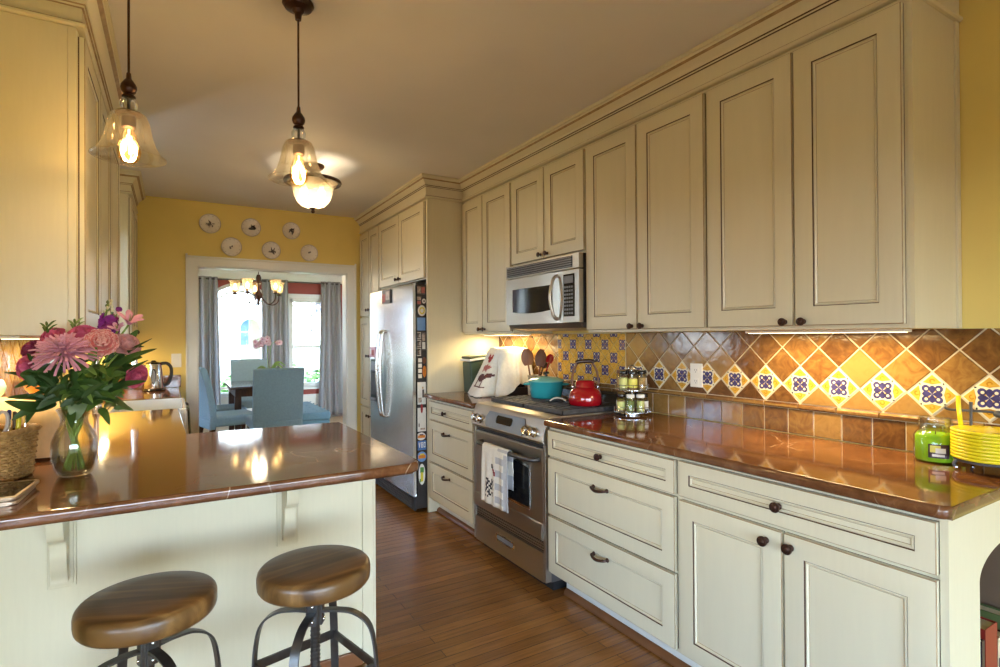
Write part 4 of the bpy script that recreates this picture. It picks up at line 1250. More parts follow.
# ------------------------------------------------------------------ microwave
def microwave():
    t = thing('microwave', 'stainless steel over-range microwave with black side and keypad', 'microwave', (2.05, 2.668, 1.355))
    y0, y1 = 2.294, 3.041; X = 1.855
    mb = MB(); mb.box(1.893, y0, 1.372, WX - .004, y1, 1.749, 'black_matte', .003); mb.build('body', t, smooth=30)
    mb = MB(); mb.prism([(1.893, 1.372), (1.875, 1.372), (1.895, 1.345), (2.0, 1.335), (WX - .01, 1.335), (WX - .01, 1.372)], 'y', y0 + .006, y1 - .006, 'steel_dark', .003, 2); mb.build('under_panel', t, smooth=30)
    # vent grille with louvres
    mb = MB(); mb.box(X + .006, y0, 1.667, 1.893, y1, 1.749, 'stainless_range', .003); g = mb.build('vent_grille', t, smooth=30)
    mb = MB(); mb.box(X + .0035, y0 + .055, 1.676, X + .006, y1 - .02, 1.738, 'black_matte')
    for i in range(5): mb.box(X + .001, y0 + .055, 1.680 + i * .0125, X + .005, y1 - .02, 1.684 + i * .0125, 'steel_dark')
    mb.build('louvre', g, smooth=0)
    # door, bowed slightly
    mb = MB(); ys = [2.440 + (y1 - 2.440) * i / 10 for i in range(11)]
    def bow(y): return X + .010 - .012 * math.sin(PI * (y - 2.44) / (y1 - 2.44))
    rows = [[(bow(y), y, z) for y in ys] for z in (1.374, 1.38, 1.655, 1.662)]
    mb.sheet([[(bow(y), y, z) for y in ys] for z in [1.374 + .288 * i / 8 for i in range(9)]], 'stainless_range', -.028)
    door = mb.build('door', t, smooth=40)
    mb = MB()
    wy = [2.53 + (2.955 - 2.53) * i / 10 for i in range(11)]
    zt = lambda y: 1.594; zb = lambda y: 1.452 - .014 * math.sin(PI * (y - 2.53) / .425)
    mb.sheet([[(bow(y) - .0015, y, zb(y) + (zt(y) - zb(y)) * k / 4) for y in wy] for k in range(5)], 'black_gloss', -.001); mb.build('window', door, smooth=40)
    mb = MB(); mb.tube(curve([(bow(2.482), 2.482, 1.640), (X - .022, 2.484, 1.622), (X - .045, 2.486, 1.520), (X - .022, 2.484, 1.415), (bow(2.482), 2.482, 1.396)], 6), .0095, 12, 'stainless_range'); mb.build('handle', door, smooth=50)
    mb = MB(); mb.box(X + .006, y0, 1.374, 1.893, 2.437, 1.662, 'stainless_range', .003); cp = mb.build('control_panel', t, smooth=30)
    mb = MB(); mb.box(X + .003, 2.330, 1.408, X + .006, 2.425, 1.640, 'black_gloss', .001); mb.box(X + .0015, 2.338, 1.590, X + .003, 2.417, 1.630, 'plastic_grey'); mb.build('keypad', cp, smooth=0)
    mb = MB()
    for r in range(8):
        for c in range(4):
            y = 2.341 + c * .0205; z = 1.420 + r * .0205
            mb.box(X + .0018, y, z, X + .003, y + .015, z + .011, 'plastic_grey' if (r * 3 + c) % 5 else 'steel_dark')
    mb.build('button_pad', cp, smooth=0)
microwave()

# ------------------------------------------------------------------ refrigerator
def fridge():
    t = thing('refrigerator', 'stainless steel side-by-side refrigerator with black side covered in magnets', 'refrigerator', (1.9, 4.32, 0))
    y0, y1, ym = 3.784, 4.800, 4.375; top = 1.700
    mb = MB(); mb.box(1.536, y0 + .006, .03, WX - .03, y1 - .006, top - .012, 'fridge_side', .004); mb.build('body', t, smooth=30)
    def door(a, b, nm):
        mb = MB(); n = 12
        def bow(y): return 1.512 - .016 * (1 - ((y - (y0 + y1) / 2) / ((y1 - y0) / 2)) ** 2)
        ys = [a + (b - a) * i / n for i in range(n + 1)]
        zs = [.125, .13, .5, .9, 1.3, top - .03, top - .008, top]
        rows = [[(bow(y) + (.02 if z in (.125, top) else .004 if z == top - .008 else 0), y, z) for y in ys] for z in zs]
        mb.sheet(rows, 'stainless', -.022)
        return mb.build(nm, t, smooth=40), bow
    fz, bow = door(ym + .003, y1, 'freezer_door'); rd, _ = door(y0, ym - .003, 'door')
    mb = MB(); mb.box(1.536, y0, .13, 1.546, y0 + .006, top, 'black_gloss'); mb.build('gasket', t, smooth=0)
    for dr, yy, k in ((fz, ym + .035, 1), (rd, ym - .035, -1)):
        mb = MB(); b = bow(yy)
        pts = curve([(b, yy, 1.345), (b - .024, yy, 1.325), (b - .045, yy + .003 * k, 1.15), (b - .052, yy + .004 * k, 1.0), (b - .045, yy + .003 * k, .85), (b - .024, yy, .675), (b, yy, .655)], 6)
        mb.tube(pts, .0135, 12, 'stainless'); mb.build('handle', dr, smooth=50)
    # water dispenser in the freezer door
    mb = MB(); b = bow(4.66); mb.box(b - .006, 4.565, .745, b + .012, 4.745, 1.11, 'black_gloss', .003)
    mb.box(b - .008, 4.59, .80, b - .004, 4.73, .985, 'black_matte', .001); mb.box(b - .022, 4.60, .755, b - .004, 4.72, .775, 'plastic_grey', .002); mb.box(b - .009, 4.60, 1.01, b - .005, 4.72, 1.09, 'plastic_grey', .001)
    mb.build('dispenser', fz, smooth=20)
    mb = MB(); mb.box(1.520, y0 + .004, .02, 1.536, y1 - .01, .118, 'black_matte', .003)
    for i in range(4): mb.box(1.511, y0 + .05, .035 + i * .019, 1.522, y1 - .05, .045 + i * .019, 'iron', .001)
    mb.build('base_grille', t, smooth=20)
    mb = MB(); mb.box(1.55, y0 + .02, top - .012, 1.62, y0 + .09, top + .004, 'black_matte', .003); mb.box(1.55, y1 - .09, top - .012, 1.62, y1 - .02, top + .004, 'black_matte', .003); mb.build('hinge_cover', t, smooth=20)
    # magnets, photos and stickers on the dark side: each its own thing
    Y = y0 + .0055
    XM = lambda x: 1.540 + (x - 1.602) * 1.42
    G = 'magnets and pictures on the refrigerator side'
    def card(name, label, cat, xa, xb, za, zb, m, extra=None, shape=None):
        mb = MB()
        if shape == 'disc':
            cx, cz, r = (xa + xb) / 2, (za + zb) / 2, (xb - xa) / 2
            P = [(cx + r * math.cos(2 * PI * i / 20), cz + (zb - za) / 2 * math.sin(2 * PI * i / 20)) for i in range(20)]
            mb.prism(P, 'y', Y - .004, Y - .0002, m)
        else: mb.box(xa, Y - .003, za, xb, Y - .0002, zb, m, .0008, 1)
        if extra: extra(mb)
        for v in mb.bm.verts: v.co.x = XM(v.co.x)
        tag(mb.build(name, smooth=0), label, cat, G)
    def photos(cells):
        def f(mb):
            for (a, b, c, d, m) in cells: mb.box(a, Y - .0042, b, c, Y - .003, d, m)
        return f
    def plate(cells, y):
        def f(mb):
            for (a, b, c, d, m) in cells: mb.box(a, y - .0012, b, c, y, d, m)
        return f
    xa, xb = 1.612, 1.652
    XL = 1.604
    card('photo_strip', 'dark photo strip at the very top of the refrigerator side', 'photo', XL, 1.655, 1.615, 1.680, 'photo_dark', photos([(1.609, 1.622, 1.628, 1.672, 'photo_tone'), (1.632, 1.625, 1.65, 1.67, 'print_rose')]))
    card('photo_strip', 'dark photo strip second from top beside a small white disc magnet', 'photo', XL, 1.632, 1.535, 1.605, 'photo_dark', photos([(1.608, 1.575, 1.628, 1.597, 'photo_tone'), (1.608, 1.543, 1.628, 1.566, 'print_rose')]))
    card('magnet', 'small white disc magnet with a dark center near the top of the refrigerator side', 'magnet', 1.636, 1.656, 1.548, 1.585, 'label_white', shape='disc', extra=lambda mb: mb.prism([(1.646 + .004 * math.cos(i * PI / 5), 1.5665 + .007 * math.sin(i * PI / 5)) for i in range(10)], 'y', Y - .005, Y - .004, 'black_matte'))
    card('magnet', 'large white ring magnet above the blue card on the refrigerator side', 'magnet', 1.612, 1.656, 1.455, 1.535, 'label_white', shape='disc', extra=lambda mb: (mb.prism([(1.634 + .015 * math.cos(i * PI / 8), 1.495 + .027 * math.sin(i * PI / 8)) for i in range(16)], 'y', Y - .0052, Y - .004, 'magnet_yellow'), mb.prism([(1.634 + .009 * math.cos(i * PI / 8), 1.495 + .016 * math.sin(i * PI / 8)) for i in range(16)], 'y', Y - .0062, Y - .0052, 'label_white')))
    card('card', 'plain blue card below the large ring magnet', 'card', XL, 1.654, 1.348, 1.443, 'magnet_sky')
    for k, (a, b, lb) in enumerate(((1.285, 1.335, 'small group photo directly below the blue card'), (1.225, 1.278, 'small group photo in the middle of the refrigerator side pictures'), (1.160, 1.218, 'small group photo just above the film strip'))):
        card('photo', lb, 'photo', XL, 1.628, a, b, 'label_white', photos([(1.607, a + .005, 1.625, b - .005, 'photo_dark'), (1.611, a + .012, 1.617, b - .02, 'photo_tone'), (1.618, a + .012, 1.624, b - .016, 'label_white')]))
    card('photo', 'tall dark portrait photo right of the small group photos', 'photo', 1.631, 1.656, 1.20, 1.335, 'photo_dark', photos([(1.635, 1.27, 1.652, 1.325, 'photo_tone'), (1.635, 1.21, 1.652, 1.262, 'label_white')]))
    card('photo_strip', 'black and white film strip with four frames on the refrigerator side', 'photo', 1.606, 1.636, .985, 1.15, 'black_matte', photos([(1.612, .995 + i * .039, 1.632, 1.024 + i * .039, 'label_white') for i in range(4)]))
    card('magnet', 'round brown magnet above the orange oval magnet', 'magnet', 1.636, 1.656, 1.10, 1.15, 'cork_brown', shape='disc')
    card('magnet', 'orange oval magnet beside the film strip', 'magnet', 1.637, 1.657, 1.0, 1.085, 'magnet_orange', shape='disc')
    card('photo', 'cream card with a dark figure drawing pinned mid height on the refrigerator', 'card', XL, 1.654, .80, .965, 'label_white', photos([(1.634, .85, 1.644, .91, 'photo_dark'), (1.612, .815, 1.63, .85, 'photo_tone'), (1.634, .915, 1.640, .93, 'spice_tan')]))
    card('clip', 'small red clip between the two cream cards', 'clip', 1.624, 1.637, .735, .805, 'print_red', shape='disc')
    card('photo', 'cream card with gray sketch lines below the red clip', 'card', XL, 1.654, .60, .775, 'label_white', photos([(1.612, .635, 1.618, .66, 'photo_dark'), (1.622, .612, 1.648, .625, 'photo_tone')]))
    card('sticker', 'white oval sticker with an orange stripe below the sketch card', 'sticker', 1.602, 1.652, .535, .592, 'label_white', shape='disc', extra=plate([(1.608, .552, 1.648, .572, 'magnet_orange'), (1.617, .570, 1.638, .580, 'print_brown')], Y - .004))
    def blue(mb):
        for i, ch in enumerate(('V', '8', '0')):
            x = 1.612 + i * .014
            if ch == 'V': mb.prism([(x, .520), (x + .003, .520), (x + .005, .495), (x + .007, .520), (x + .010, .520), (x + .006, .480), (x + .004, .480)], 'y', Y - .0042, Y - .003, 'label_white')
            else:
                mb.box(x, Y - .0042, .480, x + .010, Y - .003, .520, 'label_white'); mb.box(x + .003, Y - .005, .487, x + .007, Y - .0042, .513 if ch == '0' else .496, 'magnet_blue')
                if ch == '8': mb.box(x + .003, Y - .005, .504, x + .007, Y - .0042, .513, 'magnet_blue')
    card('sticker', 'blue rectangular sticker with white characters on the refrigerator side', 'sticker', XL, 1.655, .462, .530, 'magnet_blue', blue)
    card('sticker', 'blue and orange oval sticker under the blue rectangular one', 'sticker', XL, 1.656, .375, .450, 'magnet_sky', shape='disc', extra=plate([(1.61, .40, 1.65, .425, 'magnet_orange'), (1.62, .425, 1.643, .436, 'magnet_yellow')], Y - .004))
    card('sticker', 'tall white edged green and yellow sticker lowest on the refrigerator side', 'sticker', 1.612, 1.648, .205, .36, 'label_white', shape='disc', extra=plate([(1.622, .23, 1.636, .30, 'magnet_yellow'), (1.620, .295, 1.640, .335, 'magnet_green'), (1.618, .225, 1.624, .25, 'magnet_green')], Y - .004))
    # small picture clipped across the door tops
    mb = MB(); xx = 1.492
    mb.box(xx - .006, 4.20, 1.575, xx - .001, 4.40, 1.685, 'photo_dark', .001, 1); mb.box(xx - .0072, 4.215, 1.60, xx - .006, 4.30, 1.67, 'photo_tone'); mb.box(xx - .0072, 4.315, 1.585, xx - .006, 4.385, 1.65, 'print_rose')
    tag(mb.build('photo_magnet', smooth=0), 'dark photo magnet at the top of the stainless refrigerator door', 'magnet')
    mb = MB(); xx = 1.497; mb.box(xx - .004, 4.60, 1.125, xx - .0005, 4.76, 1.215, 'label_pink', .001, 1); mb.box(xx - .005, 4.63, 1.14, xx - .004, 4.70, 1.19, 'print_rose'); mb.box(xx - .005, 4.71, 1.15, xx - .004, 4.745, 1.20, 'label_white')
    tag(mb.build('picture_card', smooth=0), 'pink floral card above the dispenser on the freezer door', 'card')
fridge()

# ------------------------------------------------------------------ plates on the end wall
def wall_plates():
    spots = [(.279, 2.302, .086, 'large plate with dark floral motif, upper row nearest the kettle corner'), (.608, 2.300, .082, 'decorated plate with a dark bird motif, middle of the upper row'), (.953, 2.302, .080, 'decorated plate with a dark floral spray, upper row nearest the refrigerator'),
             (.448, 2.112, .084, 'pale plate with a faint motif, first in the lower row above the doorway'), (.777, 2.106, .081, 'plate with a dark bird on a branch, middle of the lower row'), (1.115, 2.106, .080, 'pale plate with a small gray motif, lower row nearest the refrigerator')]
    for k, (x, z, r, lab) in enumerate(spots):
        t = thing('wall_plate', lab + ', on the yellow wall' if len(lab.split()) < 12 else lab, 'plate', (x, EY, z - r), 'decorative plates on the yellow wall')
        mb = MB(); mb.at(T(x, EY - .001, z) @ RX(PI / 2))
        mb.lathe([(0, 0), (r * .6, 0), (r, .014), (r, .018), (r * .92, .0165), (r * .64, .006), (0, .0045)], seg=36, cap=False, mats=['plate_white', 'plate_white', 'plate_grey', 'plate_grey', 'plate_white', 'plate_white']); mb.at(); q = random.Random(k * 5 + 3)
        y = EY - .0062
        dark = k in (0, 1, 4, 2)
        def blob(cx, cz, a, b, ang, m='plate_ink'):
            P = []
            for i in range(10):
                th = 2 * PI * i / 10; u, v = a * math.cos(th), b * math.sin(th)
                P.append((cx + u * math.cos(ang) - v * math.sin(ang), cz + u * math.sin(ang) + v * math.cos(ang)))
            mb.prism(P, 'y', y - .0006, y + .0004, m)
        n = 16 if dark else 7
        for i in range(n):
            a = q.uniform(0, 2 * PI); d = q.uniform(0, r * .36) if dark else q.uniform(0, r * .25)
            blob(x + d * math.cos(a) + (.0 if k != 1 and k != 4 else .012), z + d * math.sin(a) * .8 - (.006 if k in (1, 4) else 0), q.uniform(.009, .019) if dark else q.uniform(.004, .009), q.uniform(.003, .006), q.uniform(0, PI), 'plate_ink' if q.random() < .75 else 'plate_grey')
        if k in (1, 4): blob(x + .012, z - .012, .032, .007, .12); blob(x + .004, z + .012, .004, .02, .2); blob(x + .025, z + .010, .004, .018, -.3)
        for i in range(12):
            a = 2 * PI * i / 12 + .2; rr = r * .80
            P = [(x + rr * math.cos(a) + .006 * math.cos(t_), z + rr * math.sin(a) + .0028 * math.sin(t_)) for t_ in [2 * PI * j / 6 for j in range(6)]]
            mb.prism(P, 'y', EY - .0155, EY - .0115, 'plate_grey')
        mb.build('dish', t, smooth=40)
wall_plates()

# ------------------------------------------------------------------ ceiling lamps
def pendant(x, y, label):
    t = thing('pendant_lamp', label, 'lamp', (x, y, CZ), 'glass pendants over the peninsula')
    z = CZ
    mb = MB(); mb.lathe([(0, z - .001), (.052, z - .001), (.054, z - .008), (.046, z - .020), (.022, z - .028), (.020, z - .034), (.013, z - .040), (.010, z - .062), (0, z - .062)], (x, y, 0), 28, 'bronze', cap=False); mb.build('canopy', t)
    mb = MB(); mb.tube([(x, y, z - .055), (x, y, 2.112)], .0036, 8, 'bronze'); mb.build('cord', t)
    mb = MB(); mb.lathe([(0, 2.118), (.006, 2.118), (.008, 2.100), (.013, 2.094), (.0215, 2.080), (.0225, 2.070), (.019, 2.060), (.012, 2.053), (.018, 2.048), (.019, 2.044), (.008, 2.040), (0, 2.040)], (x, y, 0), 24, 'bronze', cap=False); mb.build('turned_finial', t)
    mb = MB(); mb.lathe([(.009, 2.0425), (.018, 2.038), (.0245, 2.026), (.0235, 2.014), (.014, 2.006), (.012, 2.003)], (x, y, 0), 24, 'glass_clear', cap=False); mb.build('glass_ball', t)
    mb = MB(); mb.tube([(x, y, 2.042), (x, y, 1.998)], .0045, 10, 'gunmetal'); mb.lathe([(0, 2.003), (.010, 2.003), (.036, 1.995), (.037, 1.991), (.020, 1.988), (.0195, 1.950), (.017, 1.948), (0, 1.948)], (x, y, 0), 24, 'bronze', cap=False); mb.build('socket', t)
    mb = MB()
    out = [(.012, 2.004), (.030, 2.000), (.046, 1.990), (.055, 1.970), (.060, 1.945), (.065, 1.920), (.073, 1.896), (.083, 1.877), (.093, 1.866), (.100, 1.861)]
    mb.lathe(out + [(.101, 1.859), (.099, 1.857)] + [(r - .0022, zz - .0012) for r, zz in out[::-1]], (x, y, 0), 40, 'glass_shade', cap=False); mb.build('glass_shade', t, smooth=60)
    b = MB(); b.lathe([(.012, 1.950), (.014, 1.940), (.022, 1.920), (.030, 1.895), (.032, 1.875), (.028, 1.855), (.016, 1.842), (0, 1.838)], (x, y, 0), 24, 'glass_amber', cap=False); bo = b.build('bulb', t, smooth=60)
    f = MB()
    for i in range(5):
        a = 2 * PI * i / 5; f.tube([(x + .006 * math.cos(a), y + .006 * math.sin(a), 1.925), (x + .014 * math.cos(a + .3), y + .014 * math.sin(a + .3), 1.872), (x + .006 * math.cos(a + .7), y + .006 * math.sin(a + .7), 1.918)], .0016, 6, 'filament')
    f.tube([(x, y, 1.945), (x, y, 1.90)], .003, 6, 'bulb_core'); f.build('filament', bo)
    point('pendant_glow', (x, y, 1.895), PEND, WARM, .03)
PEND = 4.0
pendant(.384, 2.03, 'clear glass bell pendant lamp on a dark cord nearer the refrigerator side')
pendant(-.116, 2.03, 'clear glass bell pendant lamp in front of the flower-side wall cabinet')

def bowl_light():
    x, y = .83, 3.9
    t = thing('ceiling_light', 'ribbed glass bowl ceiling light with dark ring in the middle of the kitchen', 'lamp', (x, y, CZ))
    mb = MB(); mb.lathe([(0, CZ - .001), (.075, CZ - .001), (.078, CZ - .010), (.066, CZ - .024), (.024, CZ - .034), (.018, CZ - .05), (.030, CZ - .062), (.018, CZ - .074), (0, CZ - .076)], (x, y, 0), 28, 'bronze', cap=False); mb.build('canopy', t)
    mb = MB()
    for i in range(3):
        a = 2 * PI * i / 3 + .5; mb.tube(curve([(x + .02 * math.cos(a), y + .02 * math.sin(a), CZ - .06), (x + .09 * math.cos(a), y + .09 * math.sin(a), CZ - .075), (x + .178 * math.cos(a), y + .178 * math.sin(a), 2.372)], 5), .006, 8, 'bronze')
    mb.build('arm', t)
    mb = MB(); mb.lathe([(.168, 2.366), (.186, 2.362), (.192, 2.372), (.188, 2.384), (.176, 2.386), (.168, 2.378)], (x, y, 0), 40, 'bronze', cap=False); mb.build('ring', t)
    mb = MB(); n = 72; prof = [(.170, 2.370), (.160, 2.362), (.140, 2.345), (.130, 2.318), (.124, 2.285), (.108, 2.245), (.080, 2.212), (.045, 2.197), (.018, 2.192)]
    G = []
    for r, z in prof:
        G.append([mb.v((x + (r + (.0035 if i % 2 else 0) * r / .17) * math.cos(2 * PI * i / n), y + (r + (.0035 if i % 2 else 0) * r / .17) * math.sin(2 * PI * i / n), z)) for i in range(n)])
    for a, b in zip(G, G[1:]):
        for i in range(n): mb.f([a[i], a[(i + 1) % n], b[(i + 1) % n], b[i]], 'glass_ribbed')
    mb.build('glass_bowl', t, smooth=60)
    mb = MB(); mb.lathe([(0, 2.198), (.024, 2.196), (.026, 2.190), (.010, 2.184), (.008, 2.178), (.014, 2.172), (.012, 2.164), (.005, 2.158), (0, 2.156)], (x, y, 0), 20, 'bronze', cap=False); mb.build('finial', t)
    for i in range(2):
        b = MB(); bx = x + (.06 if i else -.06); b.lathe([(0, 2.36), (.012, 2.36), (.014, 2.34), (.026, 2.315), (.028, 2.30), (.018, 2.275), (0, 2.268)], (bx, y, 0), 18, 'bulb_soft', cap=False); b.build('bulb', t)
    point('bowl_glow', (x, y, 2.255), 7.0, WARM, .05)
bowl_light()

# ------------------------------------------------------------------ stools
def stool():
    t = thing('bar_stool', 'round wooden stool with twist iron legs nearer the aisle', 'stool', (0, 0, 0), 'iron twist stools at the peninsula')
    mb = MB(); mb.lathe([(0, .579), (.143, .579), (.152, .582), (.157, .589), (.1585, .600), (.1585, .618), (.156, .628), (.151, .634), (.144, .637), (.10, .6372), (0, .637)], (0, 0, 0), 48, 'seat_wood', cap=False); mb.build('seat', t, smooth=50)
    mb = MB(); mb.lathe([(0, .30), (.016, .30), (.017, .305), (.017, .330), (.013, .333), (.013, .455), (.0175, .46), (.0175, .555), (.05, .565), (.052, .578), (0, .578)], (0, 0, 0), 20, 'gunmetal', cap=False)
    for i in range(9): mb.torus((0, 0, .345 + i * .012), .0130, .0016, 'gunmetal', 18, 6)
    mb.build('screw', t, smooth=50)
    mb = MB()
    for i in range(4):
        a = PI / 4 + i * PI / 2; c, s = math.cos(a), math.sin(a)
        mb.box(-.012, -.012, 0, .012, .012, .001, 'gunmetal') if False else None
        mb.at(RZ(a)); mb.box(.015, -.013, .462, .024, .013, .532, 'gunmetal', .002); mb.ball((.025, 0, .476), .005, 'chrome', 8, 5); mb.ball((.025, 0, .520), .005, 'chrome', 8, 5)
    mb.at(); mb.lathe([(.018, .465), (.022, .465), (.022, .530), (.018, .530)], (0, 0, 0), 20, 'gunmetal', cap=False); mb.build('collar', t, smooth=40)
    for i in range(4):
        a = PI / 4 + i * PI / 2; c, s = math.cos(a), math.sin(a)
        P = curve([(r * c, r * s, z) for r, z in ((.022, .500), (.060, .502), (.112, .495), (.156, .462), (.174, .400), (.182, .30), (.192, .15), (.200, .006))], 6)
        m = MB(); m.tube(P, 0, flat=(.0030, .012), m='gunmetal', up=(c, s, .15)); m.box(.200 * c - .015, .200 * s - .015, 0, .200 * c + .015, .200 * s + .015, .009, 'gunmetal', .002)
        m.build('leg', t, smooth=40)
    pts = [Vector((.1795 * math.cos(PI / 4 + i * PI / 2), .1795 * math.sin(PI / 4 + i * PI / 2), .335)) for i in range(4)]
    for i in range(4):
        m = MB(); m.tube([pts[i], pts[(i + 1) % 4]], 0, flat=(.013, .0035), m='gunmetal', up=(0, 0, 1)); m.build('stretcher', t, smooth=0)
    return t
st = stool(); st.location = (.356, 1.665, 0); st.rotation_euler = (0, 0, R(14))
dup(st, (-.056, 1.690, 0), 'round wooden stool with twist iron legs under the flower vase end', R(-22))

# ------------------------------------------------------------------ things on the tiled-side worktop
def small_lathe(name, parent, prof, c, m, seg=20, mats=None, smooth=45):
    mb = MB(); mb.lathe(prof, c, seg, m, cap=False, mats=mats); return mb.build(name, parent, smooth=smooth)

def spice():
    cx, cy = 2.085, 2.135; z0 = CT + .001
    t = thing('spice_rack', 'two-tier chrome spice carousel on the worktop beside the red tea kettle', 'rack', (cx, cy, z0))
    small_lathe('base', t, [(0, z0), (.045, z0), (.045, z0 + .006), (.02, z0 + .012), (0, z0 + .012)], (cx, cy, 0), 'chrome')
    for z, r in ((z0 + .014, .092), (z0 + .130, .086)):
        m = MB(); m.lathe([(0, z), (r, z), (r, z + .003), (0, z + .003)], (cx, cy, 0), 32, 'chrome', cap=False); m.torus((cx, cy, z + .028), r + .001, .0017, 'chrome', 36, 6); m.torus((cx, cy, z + .012), r + .001, .0015, 'chrome', 36, 6)
        for i in range(14):
            a = 2 * PI * i / 14; m.tube([(cx + (r + .001) * math.cos(a), cy + (r + .001) * math.sin(a), z), (cx + (r + .001) * math.cos(a), cy + (r + .001) * math.sin(a), z + .029)], .0013, 6, 'chrome')
        m.build('tray', t, smooth=40)
    m = MB(); m.tube([(cx, cy, z0 + .01), (cx, cy, z0 + .235)], .005, 10, 'chrome'); m.build('spindle', t)
    m = MB(); m.tube([(cx + .022 * math.cos(a), cy, z0 + .243 + .016 * math.sin(a)) for a in [2 * PI * i / 20 for i in range(21)]], .003, 8, 'chrome'); m.build('ring_handle', t)
    fills = ['spice_tan', 'herb_green', 'label_yellow', 'spice_red', 'spice_tan', 'label_lime', 'spice_black']
    where = {}
    names = {
        (0, 3): 'spice jar with a yellow label in the lower tier facing the room', (0, 2): 'spice jar with a dark lid in the lower tier nearest the range', (0, 4): 'white-capped green herb jar in the lower tier facing the room',
        (0, 5): 'small white-topped spice jar in the lower tier on the candle side', (1, 3): 'tall spice jar with a pale yellow label in the upper tier', (1, 2): 'spice jar with a cork-brown lid in the upper tier nearest the range', (1, 4): 'spice jar with a bright yellow label in the upper tier', (1, 5): 'dark spice jar in the upper tier on the candle side'}
    for tier, z, rr, n in ((0, z0 + .0175, .062, 7), (1, z0 + .1335, .058, 7)):
        for i in range(n):
            a = 2 * PI * i / n + (.35 if tier else .12) + .1
            x, y = cx + rr * math.cos(a), cy + rr * math.sin(a)
            # direction towards the room decides which are seen
            key = (tier, i)
            lab = names.get(key, 'spice jar at the back of the %s tier of the chrome carousel' % ('upper' if tier else 'lower'))
            j = thing('spice_jar', lab, 'jar', (x, y, z), 'spice jars on the carousel')
            r = .0225; h = .074 + .006 * ((i * 3 + tier) % 3)
            small_lathe('glass_body', j, [(0, z), (r, z), (r, z + h - .008), (r * .8, z + h), (r * .8, z + h + .004)], (x, y, 0), 'glass_clear', 18)
            fm = fills[(i + tier * 2) % 7]
            if key in ((0, 3), (1, 4)): fm = 'spice_tan'
            if key == (0, 4): fm = 'herb_green'
            small_lathe('spice_filling', j, [(0, z + .002), (r - .002, z + .002), (r - .002, z + h * .78), (0, z + h * .8)], (x, y, 0), fm, 16)
            cap = {(0, 4): 'label_white', (0, 5): 'label_white', (1, 2): 'cork_brown'}.get(key, 'black_gloss')
            small_lathe('lid', j, [(0, z + h + .001), (r * .92, z + h + .001), (r * .95, z + h + .004), (r * .95, z + h + .016), (r * .85, z + h + .019), (0, z + h + .019)], (x, y, 0), cap, 18)
            lm = {(0, 3): 'label_lime', (1, 3): 'label_lime', (1, 4): 'label_yellow', (0, 2): 'label_white'}.get(key)
            if lm or (i % 2 == 0 and key not in ((0, 4), (1, 2))):
                lm = lm or 'label_white'
                small_lathe('paper_label', j, [(r + .0004, z + .012), (r + .0008, z + .012), (r + .0008, z + h * .72), (r + .0004, z + h * .72)], (x, y, 0), lm, 18)
spice()

def tea_kettle():
    x, y, z = 1.975, 2.385, .9165
    K = .80
    t = thing('tea_kettle', 'glossy red enamel tea kettle with a brown arched handle on the range', 'kettle', (x, y, z))
    small_lathe('body', t, [(0, z), (.086, z), (.092, z + .005), (.095, z + .026), (.094, z + .048), (.086, z + .074), (.068, z + .094), (.054, z + .100), (0, z + .102)], (x, y, 0), 'red_enamel', 40)
    small_lathe('lid', t, [(.058, z + .099), (.055, z + .106), (.054, z + .128), (.048, z + .135), (.02, z + .139), (0, z + .140)], (x, y, 0), 'red_enamel', 32)
    # spout towards the range front, whistle on it
    d = Vector((.93, .36, 0))
    m = MB(); p = Vector((x, y, z)); m.tube([p + d * .070 + Vector((0, 0, .072)), p + d * .096 + Vector((0, 0, .098)), p + d * .104 + Vector((0, 0, .112))], [.024, .018, .016], 14, 'red_enamel'); m.tube([p + d * .103 + Vector((0, 0, .110)), p + d * .110 + Vector((0, 0, .126))], [.0175, .016], 14, 'chrome'); m.build('spout', t, smooth=60)
    s_ = Vector((.85, -.53, 0))
    m = MB()
    for k in (-1, 1):
        m.tube(curve([p + s_ * k * .070 + Vector((0, 0, .100)), p + s_ * k * .072 + Vector((0, 0, .150)), p + s_ * k * .062 + Vector((0, 0, .195)), p + s_ * k * .042 + Vector((0, 0, .232))], 5), .0065, 10, 'cork_brown')
        m.ball(tuple(p + s_ * k * .070 + Vector((0, 0, .100))), .011, 'chrome', 10, 6)
    m.build('handle_bracket', t, smooth=60)
    m = MB(); m.tube(curve([p + s_ * -.050 + Vector((0, 0, .232)), p + s_ * -.03 + Vector((0, 0, .241)), p + s_ * .03 + Vector((0, 0, .243)), p + s_ * .050 + Vector((0, 0, .236))], 5), .0115, 12, 'wood_dark'); m.build('grip', t, smooth=60)
    m = MB(); m.tube([p + s_ * .05 + Vector((0, 0, .240)), p + s_ * .070 + Vector((0, 0, .247))], .006, 8, 'black_matte'); m.build('trigger', t)
tea_kettle()

